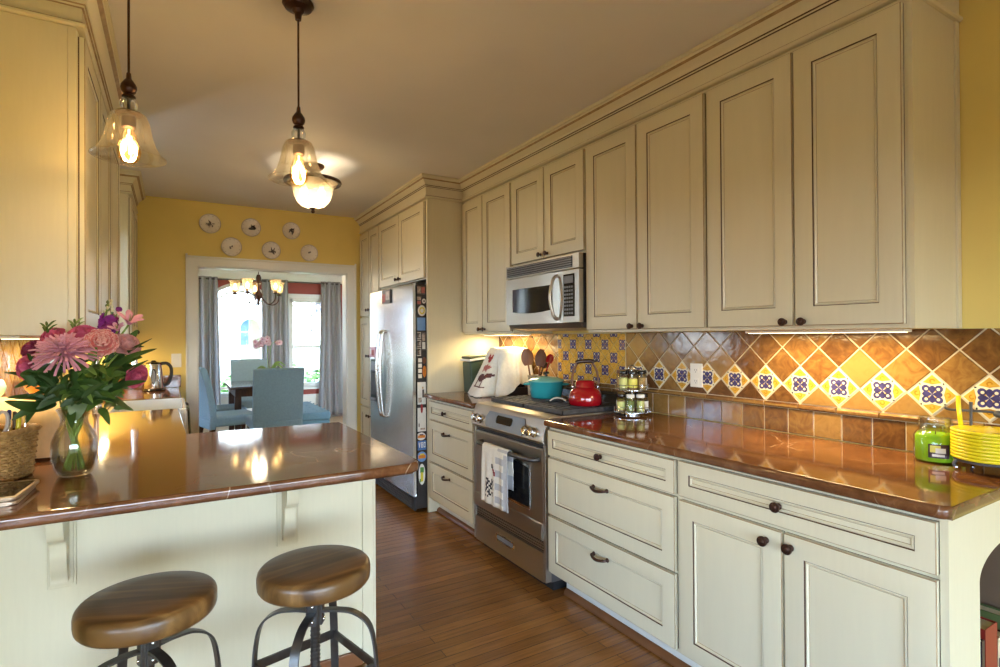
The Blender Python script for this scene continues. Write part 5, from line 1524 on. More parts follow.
def dutch_oven():
    x, y, z = 2.005, 2.800, .9165
    t = thing('casserole', 'teal enamel casserole with pale lid and black knob on the range', 'pot', (x, y, z))
    small_lathe('pot', t, [(0, z), (.088, z), (.096, z + .006), (.104, z + .05), (.107, z + .098), (.110, z + .102), (.103, z + .103), (0, z + .08)], (x, y, 0), 'teal_enamel', 40)
    small_lathe('lid', t, [(0, z + .100), (.111, z + .102), (.113, z + .108), (.104, z + .116), (.07, z + .128), (.03, z + .134), (0, z + .135)], (x, y, 0), 'teal_pale', 40)
    small_lathe('lid_knob', t, [(0, z + .134), (.012, z + .134), (.009, z + .140), (.009, z + .144), (.022, z + .150), (.022, z + .158), (.012, z + .163), (0, z + .164)], (x, y, 0), 'black_gloss', 20)
    d = Vector((.78, -.62, 0)); n = Vector((.62, .78, 0)); p = Vector((x, y, z + .085))
    for k in (-1, 1):
        m = MB(); m.tube(curve([p + d * k * .100 + n * .032, p + d * k * .132 + n * .024, p + d * k * .138, p + d * k * .132 - n * .024, p + d * k * .100 - n * .032], 4), .0065, 8, 'teal_enamel'); m.build('loop_handle', t, smooth=60)
dutch_oven()

def stove_bits():
    x, y, z = 1.93, 2.575, .9165
    m = MB(); P = curve([(x + .035, y - .03, z + .008), (x + .015, y - .012, z + .020), (x - .005, y + .006, z + .024), (x - .025, y + .022, z + .016), (x - .035, y + .032, z + .0045)], 5)
    m.tube(P, 0, flat=(.0035, .012), m='spoon_ivory', up=(0, 0, 1)); o = m.build('ladle', smooth=50)
    tag(o, 'curved ivory ladle lying on the grate between the casserole and the red kettle', 'utensil')
    # crock with spoons
    x, y, z = 2.125, 3.085, CT + .001
    t = thing('utensil_crock', 'speckled stoneware crock holding wooden spoons behind the casserole', 'crock', (x, y, z))
    small_lathe('pot', t, [(0, z), (.050, z), (.055, z + .01), (.058, z + .09), (.054, z + .135), (.058, z + .142), (.060, z + .150), (.054, z + .150), (.050, z + .135), (.05, z + .02), (0, z + .02)], (x, y, 0), 'stoneware', 30)
    def spoon(dx, dy, tx, ty, tz, w, m_, lab, flatn, tip=.115):
        base = Vector((x + dx, y + dy, z + .03)); top = Vector((tx, ty, tz)); ax = (top - base).normalized()
        mb = MB(); neck = top - ax * tip
        mb.tube([base, neck], [.0055, .006], 8, m_)
        sd = Vector((.78, -.62, 0)); sd = (sd - ax * sd.dot(ax)).normalized(); nr = ax.cross(sd)
        N_ = 10; rows = []
        for i in range(N_ + 1):
            u = i / N_; c = neck + ax * tip * u; ww = w * math.sin(PI * min(1, (.12 + .86 * u))) ** .6 + .002
            rows.append([c + sd * ww * q + nr * (.007 * (1 - q * q)) for q in (-1, -.6, 0, .6, 1)])
        mb.sheet(rows, m_, .005)
        tag(mb.build('spoon', smooth=60), lab, 'spoon', 'utensils in the crock')
    spoon(-.02, .015, 2.085, 3.145, 1.215, .040, 'wood_mid', 'broad brown wooden spoon nearest the white cloth', 0)
    spoon(.005, -.015, 2.125, 3.020, 1.210, .036, 'cork_brown', 'dark red-brown wooden spoon in the middle of the crock', 0)
    spoon(.02, -.02, 2.150, 2.945, 1.175, .022, 'red_enamel', 'red handled utensil tilting from the crock toward the kettle', 0, .06)
    spoon(.015, .02, 2.155, 3.02, 1.14, .020, 'wood_dark', 'dark narrow spoon low at the back of the crock', 0, .06)
stove_bits()

def draped_cloth():
    # dark machine that the cloth covers
    t = thing('appliance', 'dark countertop appliance hidden beneath the draped white animal cloth', 'appliance', (2.07, 3.36, CT))
    mb = MB(); mb.box(1.99, 3.27, CT + .001, 2.17, 3.46, CT + .30, 'black_gloss', .03, 4); mb.build('body', t, smooth=50)
    mb = MB(); mb.box(1.985, 3.245, CT + .001, 2.175, 3.27, CT + .055, 'black_matte', .008); mb.build('base', t, smooth=40)
    mb = MB(); mb.lathe([(0, CT + .298), (.05, CT + .298), (.048, CT + .318), (0, CT + .32)], (2.08, 3.365, 0), 24, 'black_gloss', cap=False); mb.build('lid', t)
    # cloth
    cx, cy, zt = 2.075, 3.355, CT + .338
    nA, nT = 160, 64
    view = math.atan2(-.845, -.535)   # towards the room
    mb = MB(); G = []
    def smooth(a, b, v):
        u = max(0, min(1, (v - a) / (b - a))); return u * u * (3 - 2 * u)
    for j in range(nT + 1):
        tt = j / nT; row = []
        for i in range(nA):
            a = 2 * PI * i / nA; rel = (a - view + PI) % (2 * PI) - PI     # >0 is to the range side
            ca, sa = math.cos(a), math.sin(a)
            hx, hy = .108, .112
            rb = 1 / ((abs(ca) / hx) ** 5 + (abs(sa) / hy) ** 5) ** .2
            # fall length: long on the refrigerator side, short on the range side
            side = smooth(-2.0, -.35, rel) if rel < 0 else 1.0
            long_ = 1 - smooth(-.75, .1, rel) if rel > -2.3 else smooth(-3.2, -2.3, rel)
            zend = CT + .004 + .085 * smooth(-.15, .55, rel) + .01 * math.sin(5 * a) * smooth(-.2, .5, rel)
            flare = .030 + .150 * (1 - smooth(-.85, -.05, rel)) * smooth(-2.5, -1.3, rel)
            if tt < .3:
                k = tt / .3; r = rb * k; z = zt - .004 * k * k + .004 * math.sin(3 * a) * k
            else:
                k = (tt - .3) / .7
                fold = math.sin(6 * a + .2) * .7 + math.sin(11 * a + 1) * .35
                r = rb + .012 * smooth(0, .12, k) + flare * k ** 1.15 + .030 * fold * k ** 1.2
                r += (-.085 * math.exp(-((rel + .56) / .10) ** 2) + .040 * math.exp(-((rel + .30) / .16) ** 2) - .022 * math.exp(-((rel - .35) / .10) ** 2) - .02 * math.exp(-((rel - 1.0) / .12) ** 2)) * smooth(.05, .8, k)
                z = zt - (zt - zend) * k - .012 * math.sin(9 * a) * smooth(.6, 1, k) * smooth(-.3, .3, rel)
                if k < .1: z = zt - .004 - (zt - zend) * k * (.35 + 6.5 * k)
            row.append(Vector((min(cx + r * ca, WX - .022), cy + r * sa, z)))
        G.append(row)
    V = [[mb.v(p) for p in row] for row in G]
    def el(u, v, cu, cv, a, b): return ((u - cu) / a) ** 2 + ((v - cv) / b) ** 2 <= 1
    def printed(rel, k):
        u = (rel + 1.02) / .32    # across the print, -1..1 ; k runs down the cloth
        # hen
        if el(u, k, .15, .26, .50, .060) or el(u, k, .55, .20, .25, .05) or el(u, k, -.35, .21, .30, .07) and k < .25: return 'print_red'
        # pig
        if el(u, k, .05, .42, .72, .058) or el(u, k, .75, .41, .25, .035) or (k > .44 and k < .505 and (abs(u + .4) < .12 or abs(u - .4) < .12)): return 'print_rose'
        # cow
        if el(u, k, .0, .63, .85, .075) or el(u, k, .95, .575, .30, .05) or (k > .65 and k < .80 and (abs(u + .62) < .13 or abs(u - .58) < .13)): return 'print_brown'
        if .80 < k < .825 and abs(u) < 1.0: return 'print_brown'
        return 'cloth_white'
    for j in range(nT):
        for i in range(nA):
            i2 = (i + 1) % nA
            a = 2 * PI * (i + .5) / nA; rel = (a - view + PI) % (2 * PI) - PI
            k = ((j + .5) / nT - .3) / .7
            m = printed(rel, k) if k > .05 else 'cloth_white'
            mb.f([V[j][i], V[j][i2], V[j + 1][i2], V[j + 1][i]], m)
    bmesh.ops.remove_doubles(mb.bm, verts=V[0], dist=1e-5)
    o = mb.build('tea_towel', smooth=70)
    so = o.modifiers.new('thickness', 'SOLIDIFY'); so.thickness = .0016; so.offset = 0
    tag(o, 'white tea towel printed with a hen, pig and cow draped over an appliance', 'towel')
    # slim dark green bin with tilted pale rim
    x, y = 1.955, 3.60; z = CT + .001
    t = thing('compost_bin', 'dark green flip-top bin standing behind the white cloth by the refrigerator panel', 'bin', (x, y, z))
    mb = MB(); mb.prism([(x - .085, z), (x + .085, z), (x + .098, z + .25), (x - .098, z + .23)], 'y', y - .06, y + .07, 'green_dark', .012, 3, True); mb.build('body', t, smooth=40)
    mb = MB(); mb.M = T(x, y, z + .245) @ RY(R(-6)); mb.box(-.108, -.075, 0, .108, .085, .016, 'porcelain', .006); mb.box(-.10, -.068, .016, .10, .078, .034, 'green_dark', .012, 3); mb.box(-.05, -.05, .034, .06, .03, .0355, 'porcelain', .001); mb.build('lid', t, smooth=40)
draped_cloth()

def oven_towel():
    # folded over the oven bar
    hz = .672
    m = MB(); y0, y1 = 2.490, 2.760; n = 30; rows = []
    def xs(y): return 1.5405 + .004 * math.sin((y - y0) * 60)
    prof = []
    for k in range(6): prof.append((.0185, hz - .20 + .038 * k))       # back flap
    for k in range(9):
        a = PI * k / 8; prof.append((.0185 * math.cos(a), hz + .0185 * math.sin(a)))
    for k in range(1, 27): prof.append((-.0185 - .006 * k / 26, hz - .0118 * k))
    for d, z in prof:
        row = []
        for i in range(n + 1):
            y = y0 + (y1 - y0) * i / n + (0.006 * (hz - z) / .3 * math.sin(i * .6) if z < hz else 0) - .018 * max(0, (hz - z) / .3) * (1 - i / n) * (1 if d < 0 else 0)
            w = .004 * math.sin(i * .75 + .5) * min(1, max(0, (hz - z) / .1))
            row.append((1.543 + d + w - (.0 if d > 0 else .003 * max(0, (hz - z) / .3)), y, z - (.018 * (i / n) if z < hz - .25 and d < 0 else 0) * 0))
        rows.append(row)
    V = [[m.v(p) for p in r] for r in rows]
    def pr(u, w):   # u 0..1 across from refrigerator side, w 0..1 down the front
        u = 1 - u
        if .52 < w < .56 and .2 < u < .3: return 'print_black'
        # bottle, tilted
        a = (u - .48) * .9 + (w - .36) * .9; b = -(u - .48) * .9 + (w - .36) * .9
        if abs(b + 0) < .05 and -.17 < a < .14: return 'print_red' if a > -.07 else 'print_black'
        # figure of scribbled strokes
        for cu, cv, a_, b_ in ((.36, .60, .16, .04), (.44, .55, .07, .05), (.30, .66, .14, .035), (.40, .70, .13, .03), (.26, .75, .12, .028), (.36, .79, .09, .03), (.22, .84, .10, .022), (.20, .62, .05, .03)):
            if ((u - cu) / a_) ** 2 + ((w - cv) / b_) ** 2 < 1 and (int(u * 60 + w * 43) % 3): return 'print_black'
        if u > .58 and int(w * 9) % 2: return 'cloth_grey'
        if u > .88: return 'cloth_grey'
        return 'cloth_white'
    nf = len(rows)
    for j in range(nf - 1):
        for i in range(n):
            w = (j - 14) / 26
            m.f([V[j][i], V[j][i + 1], V[j + 1][i + 1], V[j + 1][i]], pr((i + .5) / n, w) if w > 0 else ('cloth_grey' if i < 11 and (j % 4 < 2) else 'cloth_white'))
    o = m.build('dish_towel', smooth=70)
    so = o.modifiers.new('thickness', 'SOLIDIFY'); so.thickness = .0028; so.offset = 0
    tag(o, 'white and gray dish towel with bottle print hanging from the oven bar', 'towel')
    # towels over the dishwasher bar
    for k, (ya, yb, mm, lab, zl) in enumerate(((4.56, 4.72, 'towel_green', 'sage towel hung on the dishwasher bar closest to the apron sink', .30), (4.73, 4.93, 'towel_dark', 'dark navy towel hung on the dishwasher bar farther from the sink', .36))):
        m = MB(); rows = []
        for j in range(22):
            if j < 6: d, z = .0125, .79 - .03 * (6 - j)
            elif j < 14: a = PI * (j - 6) / 7; d, z = .0125 * math.cos(a), .79 + .0125 * math.sin(a)
            else: d, z = -.0125 - .002 * (j - 13), .79 - zl / 8 * (j - 13)
            rows.append([(.085 - d + .004 * math.sin(i * 1.1), ya + (yb - ya) * i / 10, z) for i in range(11)])
        m.sheet(rows, mm); o = m.build('hand_towel', smooth=70); so = o.modifiers.new('thickness', 'SOLIDIFY'); so.thickness = .003; so.offset = 0
        tag(o, lab, 'towel', 'towels on the dishwasher')
oven_towel()

def candle_and_plates():
    x, y, z = 2.143, .812, CT + .001
    t = thing('jar_candle', 'lime green candle in a clear glass jar with dark label on the worktop', 'candle', (x, y, z))
    r = .056
    small_lathe('glass_jar', t, [(0, z), (r, z), (r + .002, z + .006), (r + .002, z + .082), (r - .004, z + .094), (r - .012, z + .100), (r - .012, z + .112), (r - .007, z + .115), (r - .007, z + .121), (r - .011, z + .124), (r - .011, z + .140), (r - .014, z + .142), (r - .016, z + .138), (r - .016, z + .10), (r - .008, z + .09)], (x, y, 0), 'glass_clear', 36)
    small_lathe('wax', t, [(0, z + .004), (r - .004, z + .004), (r - .002, z + .009), (r - .002, z + .082), (r - .010, z + .090), (0, z + .086)], (x, y, 0), 'wax_green', 36)
    d = Vector((-x, -y)).normalized(); a0 = math.atan2(d.y, d.x)
    def band(parent, nm, a, b, za, zb, m, rr):
        mb = MB(); rows = [[(x + rr * math.cos(a0 + a + (b - a) * i / 14), y + rr * math.sin(a0 + a + (b - a) * i / 14), zz) for i in range(15)] for zz in (za, zb)]
        mb.sheet(rows, m, .0003); return mb.build(nm, parent, smooth=60)
    lb = band(t, 'label', -.32, .62, z + .018, z + .062, 'label_dark', r + .0028)
    band(lb, 'label_picture', -.24, .22, z + .036, z + .058, 'label_yellow', r + .0033)
    band(lb, 'label_picture', .0, .45, z + .034, z + .050, 'label_white', r + .0035)
    band(lb, 'label_text', -.15, .40, z + .023, z + .031, 'label_white', r + .0033)
    m = MB(); m.tube([(x, y, z + .085), (x + .002, y, z + .097)], .0012, 6, 'black_matte'); m.build('wick', t)
    # yellow plates in an iron caddy
    x, y = 2.122, .668; z = CT + .001
    t = thing('plate_caddy', 'black wrought iron caddy holding the stack of yellow plates', 'caddy', (x, y, z))
    mb = MB(); mb.torus((x, y, z + .030), .082, .004, 'iron', 36, 8)
    for i in range(4):
        a = PI / 4 + i * PI / 2; mb.tube(curve([(x + .082 * math.cos(a), y + .082 * math.sin(a), z + .030), (x + .092 * math.cos(a), y + .092 * math.sin(a), z + .018), (x + .086 * math.cos(a), y + .086 * math.sin(a), z + .004)], 4), .0045, 8, 'iron'); mb.ball((x + .086 * math.cos(a), y + .086 * math.sin(a), z + .0065), .0065, 'chrome', 10, 6)
        mb.tube([(x, y, z + .030), (x + .082 * math.cos(a), y + .082 * math.sin(a), z + .030)], .0035, 6, 'iron')
    mb.build('base_ring', t, smooth=50)
    s = Vector((.35, -.937, 0)); p = Vector((x, y, z))
    # two posts behind and before the stack carry the top bar
    mb = MB(); bk = Vector((.74, .673, 0))
    mb.tube([p + bk * .1015 + Vector((0, 0, .03)), p + bk * .1015 + Vector((0, 0, .180))], .0042, 8, 'iron'); mb.tube([p + bk * .1015 + Vector((0, 0, .03)), p + bk * .080 + Vector((0, 0, .03))], .004, 8, 'iron'); mb.build('post', t, smooth=50)
    mb = MB(); c = p + bk * .1015 + Vector((0, 0, .168))
    mb.tube(curve([c - s * .066 + Vector((0, 0, .006)), c - s * .05, c, c + s * .045, c + s * .062 + Vector((0, 0, -.004))], 5), .0042, 8, 'iron'); mb.ball(tuple(c + s * .066 + Vector((0, 0, -.006))), (.014, .014, .011), 'iron', 12, 8); mb.tube([c, c + Vector((0, 0, .028))], [.004, .0055], 8, 'iron'); mb.build('top_bar', t, smooth=50)
    zz = z + .0345
    first = None
    order = ['lowest', 'second', 'third', 'fourth', 'fifth', 'sixth', 'seventh', 'eighth', 'topmost']
    for k in range(9):
        lab = {0: 'lowest yellow plate in the wrought iron caddy', 8: 'topmost yellow plate of the stack with small olive dots'}.get(k, '%s yellow plate from the bottom of the stack' % order[k])
        if first is None:
            first = thing('dinner_plate', lab, 'plate', (x, y, zz), 'yellow plates stacked in the caddy')
            mb = MB(); mb.lathe([(0, zz), (.086, zz), (.0898, zz + .0012), (.0915, zz + .0036), (.0915, zz + .0078), (.0900, zz + .0096), (.086, zz + .0097), (.080, zz + .0088), (0, zz + .0086)], (x, y, 0), 48, 'plate_yellow', cap=False); mb.build('dish', first, smooth=50)
        else: dup(first, (x, y, zz + k * .0099), lab)
    top = zz + 8 * .0099
    o = [q for q in COL.objects if q.get('label') == 'topmost yellow plate of the stack with small olive dots'][0]
    mb = MB()
    for i in range(9):
        a = 2 * PI * i / 9 + .2; mb.lathe([(0, top + .0098), (.0035, top + .0098), (.003, top + .0106), (0, top + .0107)], (x + .076 * math.cos(a), y + .076 * math.sin(a), 0), 8, 'olive_dot', cap=False)
    mb.build('dot_pattern', o)
    m = MB(); b = p + bk * .112 + Vector((-.030, .010, 0))
    m.tube(curve([b + Vector((.012, 0, .012)), b + Vector((.004, 0, .09)), b + Vector((-.012, .0, .15)), b + Vector((-.010, .004, .19)), b + Vector((-.004, .006, .215))], 6), .0065, 10, 'plate_yellow'); 
    tag(m.build('taper_candle', smooth=60), 'bent yellow stick rising behind the stack of yellow plates', 'candle')
candle_and_plates()

def cookbooks():
    G = 'books in the arched end shelf'
    def book(name, label, x, w, h, d, m, lean=0.0, extra=None):
        y0 = .618; t = thing(name, label, 'book', (x + w / 2, y0 + d / 2, .1205), G); z = .1205
        A = T(x, y0, z) @ RY(lean)
        mb = MB(); mb.M = A
        mb.box(0, 0, 0, .003, d, h, m, .001, 1); mb.box(w - .003, 0, 0, w, d, h, m, .001, 1); mb.box(0, 0, 0, w, .003, h, m, .001, 1); mb.build('cover', t, smooth=30)
        mb = MB(); mb.M = A; mb.box(.0032, .0034, .004, w - .0032, d - .004, h - .005, 'book_cream'); mb.build('pages', t, smooth=0)
        if extra:
            mb = MB(); mb.M = A; mb.box(w * .2, -.0006, h * .62, w * .8, -.0001, h * .82, extra); mb.build('spine_label', t, smooth=0)
    book('cookbook', 'tall dark book standing first against the shelf side', 1.900, .020, .335, .20, 'label_dark', 0)
    book('cookbook', 'wide red cookbook in the arched end shelf', 1.924, .085, .36, .22, 'book_red', 0)
    book('cookbook', 'slim cream paperback pressed against the wide red cookbook', 2.012, .026, .31, .19, 'book_cream', 0, 'print_black')
    book('cookbook', 'olive green cookbook deepest in the arched end shelf', 2.135, .050, .33, .20, 'book_green', 0, 'teal_pale')
    book('cookbook', 'dark brown cookbook between the cream paperback and the olive book', 2.045, .060, .30, .20, 'wood_dark', 0)
cookbooks()

# ------------------------------------------------------------------ things on the peninsula
def bread_box():
    x0, x1, y0, y1, z = -.606, -.322, 2.395, 2.640, CT + .001
    t = thing('bread_box', 'tan wooden bread box standing behind the wicker basket and vase', 'box', ((x0 + x1) / 2, (y0 + y1) / 2, z))
    mb = MB(); pf = [(y0, z), (y1, z), (y1, z + .205), (y0 + .09, z + .205)] + [(y0 + .09 + .09 * math.cos(a), z + .115 + .09 * math.sin(a)) for a in [PI / 2 + PI / 2 * i / 8 for i in range(1, 9)]]
    mb.prism(pf, 'x', x0, x1, 'wood_tan', .004, 2); mb.build('body', t, smooth=40)
    mb = MB(); mb.box(x0 - .0, y0 - .006, z, x1, y0, z + .012, 'wood_dark', .002); mb.build('foot_shadow', t, smooth=30)  # dark strip stands in for the shadow line at the box foot
    mb = MB(); mb.ball((-.5, y0 - .008, z + .10), .010, 'bronze'); mb.build('knob', t)
    zb = z + .206
    b = thing('bowl', 'small orange bowl on top of the tan bread box', 'bowl', (-.405, 2.54, zb))
    small_lathe('dish', b, [(0, zb), (.022, zb), (.025, zb + .004), (.048, zb + .03), (.055, zb + .050), (.051, zb + .050), (.044, zb + .032), (.02, zb + .010), (0, zb + .009)], (-.405, 2.54, 0), 'magnet_orange', 28)
    b = thing('ginger_jar', 'pale green round jar on the bread box behind the basket', 'jar', (-.552, 2.56, zb))
    small_lathe('body', b, [(0, zb), (.024, zb), (.04, zb + .02), (.045, zb + .042), (.036, zb + .064), (.02, zb + .072), (.02, zb + .078), (0, zb + .078)], (-.552, 2.56, 0), 'teal_pale', 26)
    small_lathe('lid', b, [(0, zb + .079), (.022, zb + .079), (.02, zb + .088), (.005, zb + .093), (0, zb + .094)], (-.552, 2.56, 0), 'teal_pale', 20)
bread_box()

def wicker_basket():
    cx, cy, z = -.480, 2.160, CT + .001; rz = R(-18.6)
    A = T(cx, cy, z) @ RZ(rz)
    t = thing('basket', 'woven wicker desk basket full of pens at the wall end of the peninsula', 'basket', (cx, cy, z))
    hw, hd, h = .100, .085, .142
    def loop(s, n=84):
        P = []
        r = .022
        a, b = hw * s, hd * s
        seg = []
        for qx, qy, st in ((1, 1, 0), (-1, 1, 1), (-1, -1, 2), (1, -1, 3)):
            for i in range(7):
                th = st * PI / 2 + PI / 2 * i / 6
                seg.append(Vector((qx * (a - r) + r * math.cos(th), qy * (b - r) + r * math.sin(th), 0)))
        seg.append(seg[0].copy())
        L = [0]
        for p, q in zip(seg, seg[1:]): L.append(L[-1] + (q - p).length)
        k = 0
        for i in range(n):
            d = L[-1] * i / n
            while L[k + 1] < d: k += 1
            u = (d - L[k]) / (L[k + 1] - L[k]); P.append(seg[k].lerp(seg[k + 1], u))
        return P
    mb = MB(); mb.M = A
    rowsN = 15
    for j in range(rowsN):
        zz = .006 + j * .0088; s = .90 + .10 * zz / h
        P = loop(s, 112); pts = []
        for i, p in enumerate(P):
            n = Vector((p.x / hw ** 2, p.y / hd ** 2, 0)).normalized()
            off = .0036 * math.cos(PI * i / 2 + (PI if j % 2 else 0) + .0001)
            pts.append(p + n * off + Vector((0, 0, zz)))
        pts.append(pts[0])
        mb.tube(pts, .0046, 6, 'wicker', cap=False)
    mb.build('weave', t, smooth=60)
    mb = MB(); mb.M = A
    lo, hi = loop(.90, 28), loop(1.0, 28)
    for p, q in zip(lo, hi): mb.tube([p + Vector((0, 0, .003)), q + Vector((0, 0, h))], .0036, 6, 'wicker')
    mb.build('stake', t, smooth=60)
    mb = MB(); mb.M = A; P = loop(1.015, 90); mb.tube([p + Vector((0, 0, h)) for p in P] + [P[0] + Vector((0, 0, h))], .0100, 10, 'wicker', cap=False)
    for i in range(0, 90, 1):
        p, q = P[i], P[(i + 1) % 90]; mb.tube([p + Vector((0, 0, h + .010)), (p + q) / 2 * 1.09 + Vector((0, 0, h)), q + Vector((0, 0, h - .010))], .0022, 5, 'wicker')
    mb.build('rim', t, smooth=60)
    mb = MB(); mb.M = A; mb.box(-hw * .88, -hd * .87, .003, hw * .88, hd * .87, .009, 'wicker', .004); mb.build('bottom', t, smooth=30)
    # pens, scissors and markers inside, each a thing
    G = 'pens in the wicker basket'
    def pen(lx, ly, tx, ty, hh, r, m, capm, lab):
        p0 = A @ Vector((lx, ly, .011)); p1 = A @ Vector((lx + tx, ly + ty, hh)); d = (p1 - p0)
        th = thing('pen', lab, 'pen', tuple(p0), G)
        mb = MB(); mb.tube([p0, p0 + d * .72], [r * .6, r], 10, m); mb.build('barrel', th, smooth=50)
        mb = MB(); mb.tube([p0 + d * .72, p0 + d * .98, p1], [r * 1.12, r * 1.12, r * .6], 10, capm); mb.build('cap', th, smooth=50)
    pen(.066, .022, .010, .006, .195, .0055, 'pen_yellow', 'pen_yellow', 'bright yellow highlighter standing in the wicker basket')
    pen(.075, .044, .006, .006, .190, .0045, 'black_gloss', 'chrome', 'black pen with silver cap right beside the yellow highlighter')
    pen(.055, .004, .002, .012, .205, .0048, 'pen_blue', 'pen_blue', 'dark blue pen between the scissors and the highlighter')
    pen(.050, .050, -.004, .010, .195, .0045, 'wood_dark', 'gunmetal', 'brown pen at the wall side of the basket')
    pen(.068, -.022, .006, .006, .180, .0048, 'pen_blue', 'chrome', 'blue pen with silver cap near the front of the basket')
    pen(.018, -.052, -.004, .004, .185, .007, 'pen_red', 'pen_red', 'fat red marker beside the scissors in the basket')
    p0 = A @ Vector((.046, -.048, .011)); th = thing('scissors', 'scissors with pale violet loop handles sticking out of the basket', 'scissors', tuple(p0), G)
    mb = MB(); up = A @ Vector((.048, -.044, .125)); mb.tube([p0, up], 0, flat=(.001, .007), m='chrome', up=(.3, 1, 0)); mb.build('blade', th, smooth=0)
    for k, m_ in ((-1, 'label_white'), (1, 'plate_grey')):
        mb = MB(); c = up + (A.to_3x3() @ Vector((.019 * k, 0, .045)))
        mb.tube([c + A.to_3x3() @ Vector((.017 * math.cos(a) + .006 * k * math.sin(a), .004 * k, .036 * math.sin(a))) for a in [2 * PI * i / 20 for i in range(21)]], .0048, 8, m_, cap=False); mb.tube([up, c + A.to_3x3() @ Vector((-.010 * k, 0, -.030))], .0045, 8, m_); mb.build('loop_handle', th, smooth=60)
wicker_basket()

def tablets():
    def slate(cx, cy, z, rz, lab, m):
        t = thing('tablet', lab, 'tablet', (cx, cy, z), 'tablets stacked by the basket')
        A = T(cx, cy, z) @ RZ(rz); w, l, h, r = .068, .100, .0085, .013
        P = []
        for qx, qy, st in ((1, 1, 0), (-1, 1, 1), (-1, -1, 2), (1, -1, 3)):
            P += [(qx * (w - r) + r * math.cos(st * PI / 2 + PI / 2 * i / 6), qy * (l - r) + r * math.sin(st * PI / 2 + PI / 2 * i / 6)) for i in range(7)]
        mb = MB(); mb.M = A; mb.prism(P, 'z', 0, h, m, .0025, 2); mb.build('case', t, smooth=40)
        mb = MB(); mb.M = A; mb.prism([(x * .985, y * .99) for x, y in P], 'z', h - .0002, h + .0004, 'phone_gold'); mb.build('bezel', t, smooth=0)
        mb = MB(); mb.M = A; mb.box(-w + .007, -l + .016, h + .0002, w - .007, l - .016, h + .0007, 'mirror_screen'); mb.build('screen', t, smooth=0)
        mb = MB(); mb.M = A; mb.lathe([(0, h + .0004), (.005, h + .0004), (.005, h + .0008), (0, h + .0008)], (0, -l + .008, 0), 16, 'plate_grey', cap=False); mb.build('home_button', t)
    slate(-.403, 1.905, CT + .001, R(-2), 'lower tablet of the two stacked in front of the basket', 'phone_gold')
    slate(-.400, 1.912, CT + .0115, R(-5), 'upper tablet with dark reflecting screen in front of the basket', 'phone_gold')
tablets()

def electric_kettle():
    x, y, z = -.135, 5.17, CT + .001
    t = thing('electric_kettle', 'stainless electric kettle with black handle by the yellow end wall', 'kettle', (x, y, z))
    small_lathe('power_base', t, [(0, z), (.078, z), (.080, z + .006), (.074, z + .016), (0, z + .016)], (x, y, 0), 'black_gloss', 30)
    small_lathe('body', t, [(0, z + .017), (.074, z + .017), (.075, z + .022), (.064, z + .14), (.056, z + .205), (.054, z + .212), (0, z + .212)], (x, y, 0), 'chrome', 40)
    small_lathe('lid', t, [(0, z + .212), (.053, z + .212), (.050, z + .222), (.02, z + .230), (.012, z + .240), (0, z + .241)], (x, y, 0), 'black_gloss', 30)
    d = Vector((.025, -1, 0)).normalized(); s = Vector((1, .025, 0))
    mb = MB(); q = lambda zz: .075 - (zz - .022) * .094 + .0015
    P = [(.012 * math.cos(a), .115 + .052 * math.sin(a)) for a in [2 * PI * i / 24 for i in range(24)]]
    mb.f([mb.v(Vector((x, y, z + v)) + s * u + d * q(v)) for u, v in [(1.45 * a, .115 + (b - .115) * 1.2) for a, b in P]], 'black_gloss')
    mb.f([mb.v(Vector((x, y, z + v)) + s * u + d * (q(v) + .0012)) for u, v in P], 'plastic_grey'); mb.build('water_gauge', t, smooth=0)
    mb = MB(); p = Vector((x, y, z)); mb.tube(curve([p + s * .050 + Vector((0, 0, .213)), p + s * .090 + Vector((0, 0, .214)), p + s * .118 + Vector((0, 0, .180)), p + s * .120 + Vector((0, 0, .12)), p + s * .100 + Vector((0, 0, .06)), p + s * .070 + Vector((0, 0, .035))], 6), .0125, 12, 'black_matte'); mb.build('handle', t, smooth=60)
    mb = MB(); mb.tube([p - s * .052 + Vector((0, 0, .175)), p - s * .078 + Vector((0, 0, .207))], [.02, .011], 12, 'chrome'); mb.build('spout', t, smooth=60)
electric_kettle()

# ------------------------------------------------------------------ bouquet
VX, VY = -.260, 2.110
def vase():
    z = CT + .001
    t = thing('glass_vase', 'clear glass vase of water with mixed flowers on the peninsula', 'vase', (VX, VY, z))
    prof = [(.037, .0), (.042, .004), (.051, .022), (.0575, .050), (.0595, .080), (.057, .108), (.048, .132), (.0385, .150), (.0348, .164), (.0362, .178), (.042, .193), (.0465, .201)]
    inn = [(max(r - .0035, 0), zz + .003) for r, zz in prof]
    mb = MB(); mb.lathe([(0, z)] + [(r, z + a) for r, a in prof] + [(r, z + a) for r, a in inn[::-1]] + [(0, z + .010)], (VX, VY, 0), 44, 'glass_clear', cap=False); mb.build('glass', t, smooth=60)
    mb = MB(); mb.lathe([(0, z + .0105), (.034, z + .0105), (.046, z + .024), (.0528, z + .052), (.0545, z + .068), (0, z + .0685)], (VX, VY, 0), 44, 'water', cap=False); mb.build('water', t, smooth=60)
vase()

